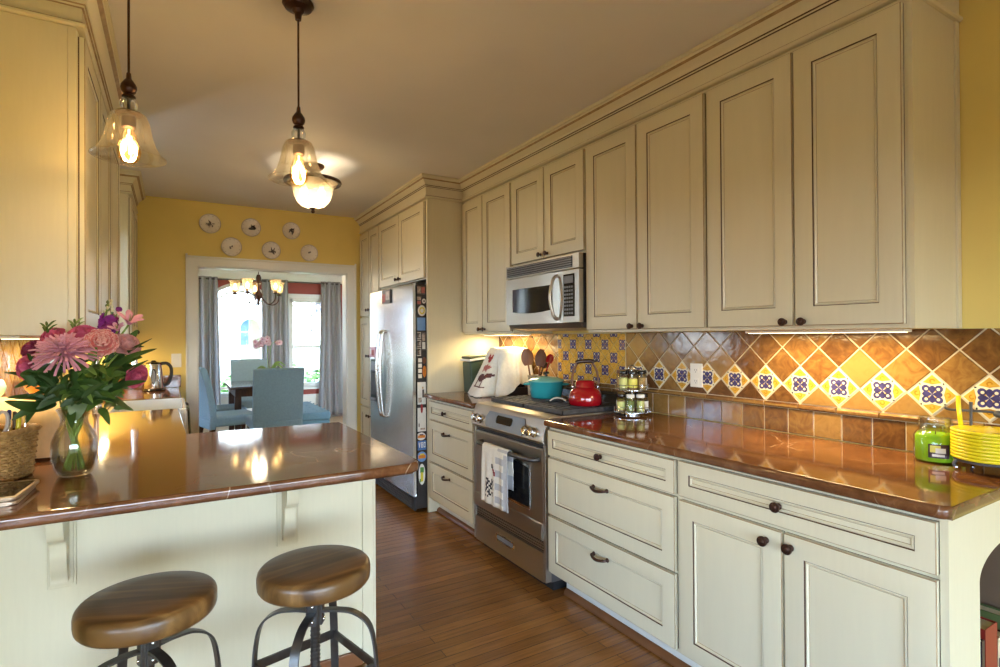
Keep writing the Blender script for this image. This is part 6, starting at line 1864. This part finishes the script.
def frame(p, d):
    z = Vector(d).normalized(); x = z.orthogonal().normalized(); y = z.cross(x)
    m = Matrix((x, y, z)).transposed().to_4x4(); return T(*p) @ m
FL = 'cut flowers in the glass vase'
def stem_path(p, k):
    q = random.Random(k * 17 + 5); a = q.uniform(0, 2 * PI); r = q.uniform(.012, .030); rn = q.uniform(.008, .026); an = math.atan2(p[1] - VY, p[0] - VX) + q.uniform(-.6, .6)
    b = Vector((VX - r * math.cos(an), VY - r * math.sin(an), CT + .016)); nk = Vector((VX + rn * math.cos(an), VY + rn * math.sin(an), CT + .185))
    e = Vector(p); mid = nk.lerp(e, .5) + Vector((0, 0, .03))
    return curve([b, b.lerp(nk, .5), nk, mid, e], 5), nk
def stemmed(name, label, p, k, cat='flower', m='stem_green', r=.0022):
    P, nk = stem_path(p, k)
    r = r * 1.35
    t = thing(name, label, cat, tuple(P[0]), FL)
    mb = MB(); mb.tube(P, r, 7, m); mb.build('stem', t, smooth=60)
    return t, P
def blade(mb, pts, w, m, nrm=(0, -.5, 1), fold=.25):
    P = curve(pts, 6); n = len(P); rows = []
    nv = Vector(nrm)
    for i, p in enumerate(P):
        u = i / (n - 1); t_ = (P[min(i + 1, n - 1)] - P[max(i - 1, 0)]).normalized()
        s = t_.cross(nv); s = s.normalized() if s.length > 1e-6 else t_.orthogonal()
        up = s.cross(t_)
        ww = w * (math.sin(PI * (u ** .75 * .96 + .03)) ** .9) + .0004
        rows.append([p + s * ww * q + up * (ww * fold * abs(q)) for q in (-1, -.5, 0, .5, 1)])
    mb.sheet(rows, m, .0006)
def add_leaf(t, pts, w, m, nrm=(0, -.6, 1), fold=.22):
    mb = MB(); blade(mb, pts, w, m, nrm, fold); return mb.build('leaf', t, smooth=60)
def petal(mb, A, l, w, cup, m, tip=0.0, ruf=0.0, base=.25, q=None, nu=7, nv=6):
    """petal growing along +X of A, rising by cup, edge ruffled"""
    rows = []
    ph = (q or rnd).uniform(0, 6)
    for i in range(nu + 1):
        u = i / nu; ww = w * (base + (1 - base) * math.sin(PI / 2 * min(1, u * 1.25))) * (1 if u < .82 else math.sqrt(max(0.05, 1 - ((u - .82) / .2) ** 2)))
        row = []
        for j in range(nv + 1):
            v = -1 + 2 * j / nv
            zz = cup * u * u * l + .30 * w * v * v * (1 if cup > 0 else -.4) + tip * u ** 4 * l + ruf * u * u * math.sin(v * 7 + ph + u * 3)
            row.append(A @ Vector((l * u * (1 - .06 * v * v) + ruf * .5 * math.sin(v * 9 + ph) * u, ww * v, zz)))
        rows.append(row)
    mb.sheet(rows, m, .0005)

def bouquet():
    q = random.Random(21)
    # spider chrysanthemum, the largest bloom
    p = (-.277, 2.060, 1.256)
    t, P = stemmed('chrysanthemum', 'large pale pink spider chrysanthemum, the widest bloom in the vase', p, 1)
    mb = MB(); A = frame(p, (-.05, -.50, .86))
    for lay, (n, el, L) in enumerate(((34, -8, .084), (32, 10, .080), (28, 28, .070), (24, 46, .056), (18, 63, .042), (12, 78, .030))):
        for i in range(n):
            a = 2 * PI * (i + .5 * (lay % 2)) / n + q.uniform(-.05, .05); e = R(el + q.uniform(-6, 6)); l = L * q.uniform(.86, 1.08)
            pts = [A @ Vector((r * math.cos(a) * math.cos(e), r * math.sin(a) * math.cos(e), .004 * lay + r * math.sin(e) + bend)) for r, bend in ((.006, 0), (l * .45, .003), (l * .8, .001), (l, -.004))]
            mb.tube(pts, 0, flat=(.0011, .0031), m='petal_pink', up=A.to_3x3() @ Vector((0, 0, 1)))
    mb.build('petals', t, smooth=50)
    # coral carnation-like peony
    p = (-.190, 2.080, 1.282)
    t, P = stemmed('peony', 'round coral pink ruffled bloom with pale edges in the middle of the bouquet', p, 2)
    mb = MB(); A = frame(p, (.10, -.90, .42))
    for lay, (n, el, L, w) in enumerate(((8, 4, .041, .022), (8, 24, .037, .020), (7, 44, .031, .017), (6, 60, .026, .014), (5, 74, .021, .011))):
        for i in range(n):
            B = A @ RZ(2 * PI * (i + .5 * (lay % 2)) / n) @ T(.004, 0, .002 + .003 * lay) @ RY(-R(el))
            petal(mb, B, L, w, .25, 'petal_coral', ruf=.0035, q=q)
            petal(mb, B @ T(L * .80, 0, .25 * L * .66 + .002), L * .21, w * .95, .3, 'petal_coral_edge', ruf=.003, q=q, base=.9, nu=3)
    mb.build('petals', t, smooth=60)
    # roses
    def rose(name, label, p, k, d, m, s=1.0, stem=True):
        t, P = stemmed(name, label, p, k)
        mb = MB(); A = frame(p, d)
        for lay, (n, el, L, w, c) in enumerate(((5, 18, .040, .026, .30), (5, 42, .040, .024, .35), (4, 62, .040, .021, .30), (4, 74, .042, .016, .15), (3, 82, .043, .010, .05))):
            for i in range(n):
                B = A @ RZ(2 * PI * (i + .37 * lay) / n) @ T(.003 * s, 0, 0) @ RY(-R(el))
                petal(mb, B, L * s, w * s, c, m, tip=-.25 if lay < 2 else .0, q=q)
        mb.build('petals', t, smooth=60)
        mb = MB()
        for i in range(5):
            B = A @ RZ(2 * PI * i / 5) @ T(0, 0, -.004) @ RY(R(10)); petal(mb, B, .022 * s, .005 * s, -.2, 'leaf_mid', q=q, nu=4, nv=2)
        mb.lathe([(0, -.010), (.005, -.008), (.007, -.002), (0, 0)], (0, 0, 0), 8, 'leaf_mid', cap=False) if False else None
        mb.build('sepals', t, smooth=60)
        return t
    rose('rose', 'deep rose pink rose just above the spider chrysanthemum', (-.236, 2.120, 1.295), 3, (-.1, -.75, .75), 'petal_rose', 1.15)
    rose('rose', 'dusky blush rose beside the coral bloom', (-.134, 2.105, 1.270), 4, (.35, -.70, .60), 'petal_blush', 1.1)
    rose('rose', 'drooping pink rose hanging low in front of the electric kettle', (-.112, 2.095, 1.185), 5, (.55, -.6, -.25), 'petal_rose', 1.0)
    rose('rose', 'rose pink bloom at the upper wall side of the bouquet', (-.306, 2.130, 1.296), 6, (-.45, -.6, .7), 'petal_rose', .95)
    rose('rose', 'pink rose low at the outer wall side over the basket', (-.352, 2.10, 1.215), 7, (-.75, -.6, .1), 'petal_rose', 1.05)
    rose('rose', 'dark wine red bloom at the wall side edge of the bouquet', (-.354, 2.13, 1.262), 8, (-.7, -.5, .5), 'petal_wine', .85)
    # purple stock spike with pale buds at its tip
    p = (-.176, 2.130, 1.412)
    t, P = stemmed('stock', 'tall purple flower spike topping the bouquet', p, 9, r=.0026)
    mb = MB(); mb2 = MB()
    for i in range(26):
        u = i / 25; zz = 1.275 + .092 * u; a = i * 2.4; r = .026 - .012 * u
        c = Vector((-.181 + .006 * u + r * math.cos(a), 2.128 + r * math.sin(a), zz)); A = frame(c, (math.cos(a), math.sin(a), .35))
        for k in range(4): petal(mb, A @ RZ(k * PI / 2 + .3) @ RY(-R(14)), .017, .010, .1, 'petal_purple' if i % 3 else 'petal_magenta', ruf=.002, q=q, nu=4, nv=4)
    for i in range(14):
        u = i / 13; a = i * 2.4; r = .014 - .009 * u; c = (-.176 + .003 * u + r * math.cos(a), 2.13 + r * math.sin(a), 1.372 + .048 * u); mb2.ball(c, (.0045, .0045, .006), 'bud_cream' if i % 3 else 'leaf_grey', 8, 5)
    mb.build('florets', t, smooth=60); mb2.build('buds', t, smooth=60)
    p = (-.150, 2.14, 1.392)
    t, P = stemmed('stock', 'small purple floret beside the tall purple spike', p, 31, r=.0014)
    mb = MB(); A = frame(p, (.1, -.8, .4))
    for k in range(4): petal(mb, A @ RZ(k * PI / 2) @ RY(-R(20)), .011, .007, .1, 'petal_purple', q=q, nu=4, nv=4)
    mb.build('florets', t, smooth=60)
    # alstroemeria trumpets
    for k, (p, lab, s) in enumerate((((-.122, 2.11, 1.345), 'pale pink trumpet shaped lily at the kettle side of the bouquet', 1.0), ((-.150, 2.10, 1.325), 'smaller dusty pink trumpet lily against the purple spike', .6))):
        t, P = stemmed('alstroemeria', lab, p, 10 + k)
        mb = MB(); A = frame(p, (.25 - .4 * k, -.45, .85))
        for i in range(6): petal(mb, A @ RZ(2 * PI * i / 6) @ T(.002, 0, 0) @ RY(-R(72 if i % 2 else 66)), .044 * s, .0105 * s, -.30, 'petal_pink', tip=-.2, q=q)
        mb.build('petals', t, smooth=60)
        mb = MB()
        for i in range(5): a = 2 * PI * i / 5; mb.tube([A @ Vector((0, 0, .004)), A @ Vector((.007 * s * math.cos(a), .007 * s * math.sin(a), .036 * s))], .0006, 5, 'leaf_light')
        mb.build('stamens', t)
    # filler sprays with tiny dark tips
    for k, (p, lab) in enumerate((((-.325, 2.11, 1.335), 'feathery dark sprig above the wall side roses'), ((-.262, 2.14, 1.345), 'yellow green sprig rising behind the rose'))):
        t, P = stemmed('filler_sprig', lab, p, 40 + k, 'foliage', 'leaf_mid', .0013)
        for i in range(7):
            a = i * 2.2; u = .4 + .6 * i / 6; c = Vector(p) + Vector((0, 0, -.04 * (1 - u)))
            add_leaf(t, [c, c + Vector((.014 * math.cos(a), .010 * math.sin(a), .016)), c + Vector((.024 * math.cos(a), .018 * math.sin(a), .022))], .003, 'leaf_mid' if k == 0 else 'leaf_light')
    # leafy stems
    def leafy(label, p, k, leaves, m, name='leafy_stem'):
        t, P = stemmed(name, label, p, k, 'foliage', 'stem_green', .0022)
        for (a, b, c, w, nr) in leaves: add_leaf(t, [a, b, c], w, m, nr)
        return t
    leafy('long pointed lily leaves reaching over the bread box', (-.315, 2.10, 1.125), 12, [
        ((-.300, 2.10, 1.115), (-.345, 2.07, 1.128), (-.405, 2.05, 1.135), .021, (0, -.5, 1)), ((-.302, 2.09, 1.110), (-.345, 2.03, 1.105), (-.398, 1.99, 1.130), .019, (0, -.9, .5)),
        ((-.305, 2.11, 1.135), (-.36, 2.11, 1.185), (-.42, 2.09, 1.205), .015, (0, -.6, 1)), ((-.30, 2.10, 1.15), (-.34, 2.06, 1.20), (-.375, 2.04, 1.20), .016, (0, -.8, .6))], 'leaf_dark')
    leafy('long narrow leaves sweeping toward the electric kettle', (-.13, 2.11, 1.24), 13, [
        ((-.19, 2.10, 1.19), (-.125, 2.08, 1.255), (-.058, 2.06, 1.300), .009, (0, -.6, 1)), ((-.20, 2.09, 1.17), (-.125, 2.06, 1.235), (-.045, 2.03, 1.268), .013, (0, -.8, .7)),
        ((-.20, 2.10, 1.14), (-.13, 2.07, 1.195), (-.068, 2.05, 1.232), .010, (0, -.7, .8)), ((-.20, 2.09, 1.12), (-.14, 2.05, 1.155), (-.072, 2.02, 1.168), .013, (0, -.8, .6)),
        ((-.17, 2.11, 1.22), (-.13, 2.10, 1.265), (-.08, 2.09, 1.275), .010, (0, -.7, .8))], 'leaf_dark')
    leafy('dark leaf arching down over the vase rim toward the sink', (-.205, 2.09, 1.13), 14, [
        ((-.215, 2.08, 1.112), (-.165, 2.04, 1.118), (-.110, 2.00, 1.082), .014, (0, -.6, 1)), ((-.215, 2.09, 1.115), (-.175, 2.06, 1.14), (-.135, 2.03, 1.135), .012, (0, -.7, .8))], 'leaf_dark')
    leafy('round gray green leaf folded at the vase lip', (-.238, 2.07, 1.10), 15, [
        ((-.240, 2.062, 1.118), (-.246, 2.040, 1.092), (-.250, 2.045, 1.058), .022, (0, -1, .2)), ((-.235, 2.07, 1.12), (-.215, 2.05, 1.15), (-.205, 2.04, 1.175), .013, (0, -1, .2))], 'leaf_grey')
    leafy('bright leafy stem curving up behind the blush rose', (-.115, 2.13, 1.31), 16, [
        ((-.145, 2.13, 1.28), (-.115, 2.12, 1.305), (-.098, 2.11, 1.328), .011, (0, -1, .3)), ((-.13, 2.12, 1.25), (-.10, 2.11, 1.262), (-.092, 2.10, 1.285), .010, (0, -1, .3)), ((-.14, 2.11, 1.22), (-.11, 2.10, 1.238), (-.085, 2.09, 1.24), .011, (0, -1, .3))], 'leaf_mid')
    kinds = ['bushy dark green stem under the chrysanthemum', 'mid green leafy stem under the coral bloom', 'dark leafy stem at the wall side beneath the roses', 'broad leafy stem crossing the front of the vase neck', 'light green leafy stem in the center of the bouquet', 'dark leafy stem behind the coral bloom', 'leafy stem beneath the drooping pink rose']
    cs = [(-.290, 2.07, 1.185), (-.205, 2.07, 1.20), (-.325, 2.09, 1.17), (-.255, 2.05, 1.145), (-.235, 2.08, 1.20), (-.16, 2.13, 1.21), (-.175, 2.07, 1.16)]
    for k, (lab, c) in enumerate(zip(kinds, cs)):
        L = []
        for i in range(18):
            a = q.uniform(0, 2 * PI); h = q.uniform(-.080, .035); b = Vector(c) + Vector((q.uniform(-.022, .022), q.uniform(-.02, .02), h)); ln = q.uniform(.05, .085)
            dv = Vector((math.cos(a) * .85, -abs(math.sin(a)) * .5 - .1, q.uniform(-.6, .9))).normalized()
            L.append((b, b + dv * ln * .5 + Vector((0, 0, .008)), b + dv * ln, q.uniform(.0065, .0125), (q.uniform(-.3, .3), -1, q.uniform(.1, .7))))
        leafy(lab, c, 50 + k, L, ['leaf_dark', 'leaf_mid', 'leaf_dark', 'leaf_dark', 'leaf_light', 'leaf_dark', 'leaf_mid'][k])
bouquet()

# ------------------------------------------------------------------ dining room things
def curtain(label, x0, x1, xb0, xb1, y, n_fold, amp):
    z0, z1 = .035, 2.205; nx = n_fold * 10; nz = 18
    mb = MB(); rows = []
    for j in range(nz + 1):
        v = j / nz; z = z1 + (z0 - z1) * v; row = []
        for i in range(nx + 1):
            u = i / nx; a = x0 + (x1 - x0) * u; b = xb0 + (xb1 - xb0) * u
            x = a + (b - a) * v ** 1.3
            ph = 2 * PI * n_fold * u
            row.append((x + .010 * math.sin(ph * .5 + v * 2), y + amp * math.sin(ph) * (.75 + .35 * v) + .012 * math.sin(ph * .37 + 3 * v), z))
        rows.append(row)
    t = thing('curtain', label, 'curtain', ((x0 + x1) / 2, y, z0), 'gray curtains in the dining room')
    mb.sheet(rows, 'curtain_grey'); o = mb.build('fabric', t, smooth=70)
    so = o.modifiers.new('thickness', 'SOLIDIFY'); so.thickness = .003; so.offset = 0
    for i in range(n_fold):
        x = x0 + (x1 - x0) * (i + .5) / n_fold; m = MB(); m.M = T(x, y, 2.172) @ RY(PI / 2); m.torus((0, 0, 0), .021, .003, 'gunmetal', 18, 6); m.build('eyelet', t)
CYD = FY - .13
curtain('gray curtain at the doorway-jamb side of the arched window', .24, .565, .22, .60, CYD, 4, .034)
curtain('gray curtain hanging between the arched window and the sash window', 1.165, 1.545, 1.15, 1.56, CYD, 4, .036)
curtain('gray curtain beside the red wall at the far end of the sash window', 2.05, 2.36, 1.99, 2.42, CYD, 4, .036)
def rod():
    t = thing('curtain_rod', 'dark metal curtain rod running over both dining room windows', 'rod', (1.3, CYD, 2.172))
    m = MB(); m.tube([(.12, CYD, 2.172), (2.50, CYD, 2.172)], .011, 10, 'gunmetal'); m.build('pole', t)
    for x in (.12, 2.50): m = MB(); m.ball((x, CYD, 2.172), .022, 'gunmetal'); m.build('finial', t)
    for x in (.18, 1.58 - .2, 2.46): m = MB(); m.tube([(x, CYD, 2.172), (x, FY - .001, 2.172)], .007, 8, 'gunmetal'); m.build('bracket', t)
rod()

def chair(name, label, cover, loc, rz):
    """slip-covered parsons chair, facing +Y before turning"""
    t = thing(name, label, 'chair', (0, 0, 0), 'slip-covered dining chairs')
    w = .235
    mb = MB(); mb.box(-w, -.235, .375, w, .245, .485, cover, .028, 4)
    mb.build('seat', t, smooth=50)
    pf = curve([(-.195, .40, 0), (-.205, .55, 0), (-.232, .75, 0), (-.282, .945, 0), (-.298, .985, 0)], 5)
    th = .062
    out = [(p[0], p[1]) for p in pf] + [(-.315, 1.0)] + [(-.343, .995)] + [(p[0] - th, p[1]) for p in pf[::-1]]
    mb = MB(); mb.prism(out, 'x', -w, w, cover, .018, 3); mb.build('backrest', t, smooth=50)
    mb = MB(); mb.box(-w + .004, -.268, .352, w - .004, -.205, .465, cover, .012, 3); mb.build('skirt', t, smooth=50)
    for sx in (-1, 1):
        for sy in (-1, 1):
            mb = MB(); x, y = sx * (w - .035), (.205 if sy > 0 else -.225)
            A = [(x - .024, y - .024), (x + .024, y - .024), (x + .024, y + .024), (x - .024, y + .024)]
            dx, dy = 0, (.0 if sy > 0 else -.05)
            lo = [mb.v((x + (px - x) * .7 + dx, y + (py - y) * .7 + dy, 0)) for px, py in A]; hi = [mb.v((px, py, .375)) for px, py in A]
            for i in range(4): mb.f([lo[i], lo[(i + 1) % 4], hi[(i + 1) % 4], hi[i]], 'wood_dark')
            mb.f(lo[::-1], 'wood_dark'); mb.f(hi, 'wood_dark'); mb.build('leg', t, smooth=0)
    t.location = loc; t.rotation_euler = (0, 0, rz)
    return t
c1 = chair('dining_chair', 'blue slip-covered dining chair with its back to the kitchen doorway', 'slip_blue', (.895, 6.12, 0), R(2))
dup(c1, (.525, 6.64, 0), 'blue slip-covered dining chair seen from the side near the door casing', R(-77))
c3 = chair('dining_chair', 'gray green dining chair at the far head of the table by the windows', 'slip_sage', (.915, 8.10, 0), R(180))
dup(c1, (.49, 7.32, 0), 'blue dining chair on the casing side of the table behind the first', R(-86))

def bench():
    x0, x1, y0, y1 = 1.19, 1.51, 6.22, 7.38
    t = thing('dining_bench', 'tufted blue upholstered bench along the sash window side of the table', 'bench', ((x0 + x1) / 2, (y0 + y1) / 2, 0))
    mb = MB(); mb.box(x0, y0, .385, x1, y1, .475, 'bench_blue', .022, 4); mb.build('seat', t, smooth=50)
    mb = MB(); mb.box(x0 + .01, y0 + .01, .345, x1 - .01, y1 - .01, .386, 'bench_blue', .006); mb.build('apron', t, smooth=40)
    mb = MB()
    for i in range(6):
        for j in range(3): mb.ball((x0 + .07 + j * .125, y0 + .12 + i * .19, .475), (.012, .012, .006), 'bench_blue', 10, 6)
    mb.build('tufting', t)
    for x in (x0 + .04, x1 - .04):
        for y in (y0 + .05, y1 - .05):
            mb = MB(); mb.lathe([(0, 0), (.016, 0), (.024, .345), (0, .345)], (x, y, 0), 4, 'wood_dark', cap=False); mb.build('leg', t, smooth=0)
bench()

def table():
    x0, x1, y0, y1, z = .56, 1.15, 6.92, 7.86, .74
    t = thing('dining_table', 'dark wood dining table with bright reflections in front of the windows', 'table', ((x0 + x1) / 2, (y0 + y1) / 2, 0))
    mb = MB(); mb.box(x0, y0, z - .035, x1, y1, z, 'wood_dark', .006); mb.build('tabletop', t, smooth=40)
    mb = MB(); mb.box(x0 + .05, y0 + .05, z - .12, x1 - .05, y1 - .05, z - .036, 'wood_dark', .003); mb.build('apron', t, smooth=30)
    for x in (x0 + .08, x1 - .08):
        for y in (y0 + .08, y1 - .08):
            mb = MB(); mb.box(x - .035, y - .035, 0, x + .035, y + .035, z - .121, 'wood_dark', .004); mb.build('leg', t, smooth=30)
    MT['wood_dark'].node_tree.nodes['Principled BSDF'].inputs['Roughness'].default_value = .13
    # orchid
    ox, oy = .985, 7.10; zz = z + .001
    t = thing('orchid', 'potted pink orchid standing on the dining table', 'plant', (ox, oy, zz))
    small_lathe('pot', t, [(0, zz), (.045, zz), (.06, zz + .09), (.062, zz + .10), (.056, zz + .10), (.05, zz + .085), (0, zz + .085)], (ox, oy, 0), 'porcelain', 24)
    for k, (a, l, h) in enumerate(((.1, .20, .17), (2.6, .15, .12), (4.2, .13, .08), (-.6, .19, .14))):
        m = MB(); b = Vector((ox, oy, zz + .085)); d = Vector((math.cos(a), math.sin(a) * .6, 0)); blade(m, [b, b + d * l * .5 + Vector((0, 0, h)), b + d * l + Vector((0, 0, h * .75))], .026, 'leaf_light', (0, -.6, 1)); m.build('leaf', t, smooth=60)
    m = MB(); P = curve([(ox, oy, zz + .08), (ox - .01, oy, zz + .30), (ox - .015, oy, zz + .48), (ox - .08, oy, zz + .55), (ox - .15, oy, zz + .52)], 6); m.tube(P, .0035, 7, 'stem_green'); P2 = curve([(ox + .01, oy, zz + .08), (ox + .02, oy, zz + .32), (ox + .03, oy, zz + .46), (ox + .09, oy, zz + .52), (ox + .14, oy, zz + .48)], 6); m.tube(P2, .0035, 7, 'stem_green'); m.build('stem', t, smooth=60)
    q = random.Random(4)
    for i in range(17):
        u = q.uniform(-.155, .135); c = (ox + u, oy + q.uniform(-.03, .03), zz + .535 - 1.2 * abs(u + .02) ** 1.6 + q.uniform(-.05, .02)); A = frame(c, (q.uniform(-.3, .3), -1, q.uniform(-.1, .3))); m = MB()
        for j in range(5): petal(m, A @ RZ(2 * PI * j / 5 + .3) @ RY(-R(10)), .036, .019, .1, 'orchid_pink', q=q, nu=5, nv=4)
        m.ball(tuple(A @ Vector((0, 0, .006))), .007, 'petal_rose', 8, 5); m.build('blossom', t, smooth=60)
table()

def chandelier():
    x, y = .865, 7.0; D = -.05; t = thing('chandelier', 'bronze five-arm chandelier with lit glass bells over the dining table', 'chandelier', (x, y, 2.46))
    small_lathe('canopy', t, [(0, 2.459), (.06, 2.459), (.055, 2.44), (.02, 2.43), (0, 2.43)], (x, y, 0), 'bronze', 24)
    m = MB(); m.tube([(x, y, 2.44), (x, y, 2.050)], .005, 8, 'bronze')
    for i in range(14): m.torus((x, y, 2.42 - i * .022), .009, .0022, 'bronze', 10, 5)
    m.build('chain', t)
    small_lathe('column', t, [(0, 2.050), (.018, 2.045), (.03, 2.010), (.026, 1.980), (.012, 1.950), (.010, 1.880), (.02, 1.850), (.045, 1.810), (.04, 1.780), (.016, 1.750), (.012, 1.720), (.02, 1.705), (.008, 1.685), (0, 1.680)], (x, y, 0), 'bronze', 24)
    for i in range(5):
        a = 2 * PI * i / 5 + .35; c, s = math.cos(a), math.sin(a); rr = .255
        m = MB(); m.tube(curve([(x + .03 * c, y + .03 * s, 1.800), (x + .10 * c, y + .10 * s, 1.715), (x + .18 * c, y + .18 * s, 1.695), (x + .245 * c, y + .245 * s, 1.740), (x + rr * c, y + rr * s, 1.810)], 6), .0065, 8, 'bronze'); m.lathe([(0, 1.805), (.012, 1.805), (.034, 1.818), (.03, 1.825), (.014, 1.830), (.012, 1.860), (0, 1.860)], (x + rr * c, y + rr * s, 0), 16, 'bronze', cap=False); arm = m.build('arm', t, smooth=60)
        pr = [(.022, 1.835), (.040, 1.855), (.048, 1.890), (.050, 1.925), (.058, 1.955), (.070, 1.972)]
        m = MB(); m.lathe(pr + [(r - .003, z) for r, z in pr[::-1]], (x + rr * c, y + rr * s, 0), 24, 'glass_frost', cap=False); m.build('glass_bell', arm, smooth=60)
        m = MB(); m.lathe([(0, 1.860), (.012, 1.862), (.02, 1.890), (.02, 1.910), (.008, 1.935), (0, 1.940)], (x + rr * c, y + rr * s, 0), 14, 'bulb_core', cap=False); m.build('bulb', arm, smooth=60)
    point('chandelier_glow', (x, y, 2.010), 8.0, WARM, .08)
chandelier()

# ------------------------------------------------------------------ outdoors
def outdoors():
    m = MB(); m.box(-40, 9.6, -.62, 45, 45, -.6, 'lawn'); m.box(-40, -45, -.62, -3.2, 9.6, -.6, 'ground_dark_unseen'); m.box(3.3, -45, -.62, 45, 9.6, -.6, 'lawn'); m.box(-3.2, -45, -.62, 3.3, -3.2, -.6, 'ground_dark_unseen'); struct(m.build('ground', smooth=0))
    m = MB(); m.box(-40, 14.5, -.60, 45, 18.5, -.575, 'road_grey'); struct(m.build('street', smooth=0))
    # neighbour's house with an arched porch
    y = 20.5
    t = thing('house', 'white stucco house with an arched porch across the street', 'house', (2, y + 3, -.6))
    m = MB(); a0, a1, sp, zb = 1.95, 2.62, 1.62, .25; mid = (a0 + a1) / 2; r = (a1 - a0) / 2
    m.box(-9, y, -.6, a0, y + .3, 6, 'stucco'); m.box(a1, y, -.6, 8, y + .3, 6, 'stucco'); m.box(a0, y, -.6, a1, y + .3, zb + .3, 'stucco')
    ar = [(mid + r * math.cos(PI * i / 16), sp + r * math.sin(PI * i / 16)) for i in range(17)]
    for p, q in zip(ar, ar[1:]): m.prism([(q[0], q[1]), (p[0], p[1]), (p[0], 6), (q[0], 6)], 'y', y, y + .3, 'stucco')
    m.box(-9, y + .3, -.6, -8.7, y + 7, 6, 'stucco'); m.box(7.7, y + .3, -.6, 8, y + 7, 6, 'stucco'); m.build('wall', t, smooth=0)
    m = MB(); m.box(a0 - .5, y + 1.5, -.6, a1 + .5, y + 1.6, 3, 'stucco_beige'); m.build('porch_wall', t, smooth=0)
    m = MB(); m.box(1.95, y + 1.44, 1.0, 2.42, y + 1.5, 2.05, 'white_trim'); m.box(2.0, y + 1.43, 1.05, 2.37, y + 1.44, 1.5, 'magnet_sky'); m.box(2.0, y + 1.43, 1.54, 2.37, y + 1.44, 2.0, 'magnet_sky'); m.build('window', t, smooth=0)
    m = MB(); m.prism([(y - .6, 6), (y + 7.6, 6), (y + 3.5, 8)], 'x', -9.5, 8.5, 'roof_tile'); m.build('roof', t, smooth=0)
    m = MB(); m.box(2.95, y - .08, 2.75, 3.25, y - .002, 3.35, 'teal_pale') if False else m.box(2.28, y - .06, 2.85, 2.55, y - .002, 3.45, 'magnet_sky'); m.build('plaque', t, smooth=0)
    # shrubs and trees, leafy clumps on short trunks
    def clump(name, label, x, y, z, rx, rz, mat, n, trunk, cat, seed, ls=.16):
        q = random.Random(seed); t = thing(name, label, cat, (x, y, -.6))
        m = MB(); m.tube([(x, y, -.6), (x + .05, y, z)], [.10 * trunk, .05 * trunk], 8, 'wood_dark'); m.build('trunk', t, smooth=60)
        m = MB()
        for i in range(n):
            a, b = q.uniform(0, 2 * PI), math.acos(q.uniform(-1, 1)); rr = q.uniform(.55, 1.0)
            c = Vector((x + rx * rr * math.sin(b) * math.cos(a), y + rx * rr * math.sin(b) * math.sin(a), z + rz * rr * math.cos(b)))
            A = T(*c) @ RZ(q.uniform(0, 6)) @ RX(q.uniform(-1, 1)); l = ls * q.uniform(.7, 1.3)
            m.f([m.v(A @ Vector(p)) for p in ((-l, 0, 0), (0, -l * .5, .02), (l, 0, 0), (0, l * .5, .02))], mat)
        m.build('foliage', t, smooth=0)
    clump('shrub', 'low green shrub on the lawn seen through the arched window', 1.35, 13.2, .05, .75, .5, 'hedge', 700, .5, 'shrub', 3, .11)
    clump('shrub', 'clipped shrub by the neighbor house porch seen through the arched window', 2.9, 19.6, .15, .7, .6, 'hedge', 500, .5, 'shrub', 4, .12)
    clump('shrub', 'green shrub on the lawn seen through the sash window', 3.4, 14.0, .0, .9, .55, 'hedge', 700, .5, 'shrub', 6, .11)
    clump('tree', 'gray lilac flowering tree seen through the sash window', 4.6, 17.5, 3.2, 1.7, 1.6, 'blossom_tree', 1600, 1.2, 'tree', 5, .16)
    # low garden fence
    t = thing('garden_fence', 'low metal garden fence along the lawn beyond the windows', 'fence', (2, 12.2, -.6))
    m = MB(); m.box(-4, 12.18, .28, 8, 12.22, .32, 'gunmetal'); m.box(-4, 12.18, -.35, 8, 12.22, -.31, 'gunmetal'); m.build('rail', t, smooth=0)
    m = MB()
    for i in range(81): x = -4 + i * .15; m.box(x - .009, 12.19, -.6, x + .009, 12.21, .42, 'gunmetal')
    o = m.build('baluster', t, smooth=0); 
outdoors()
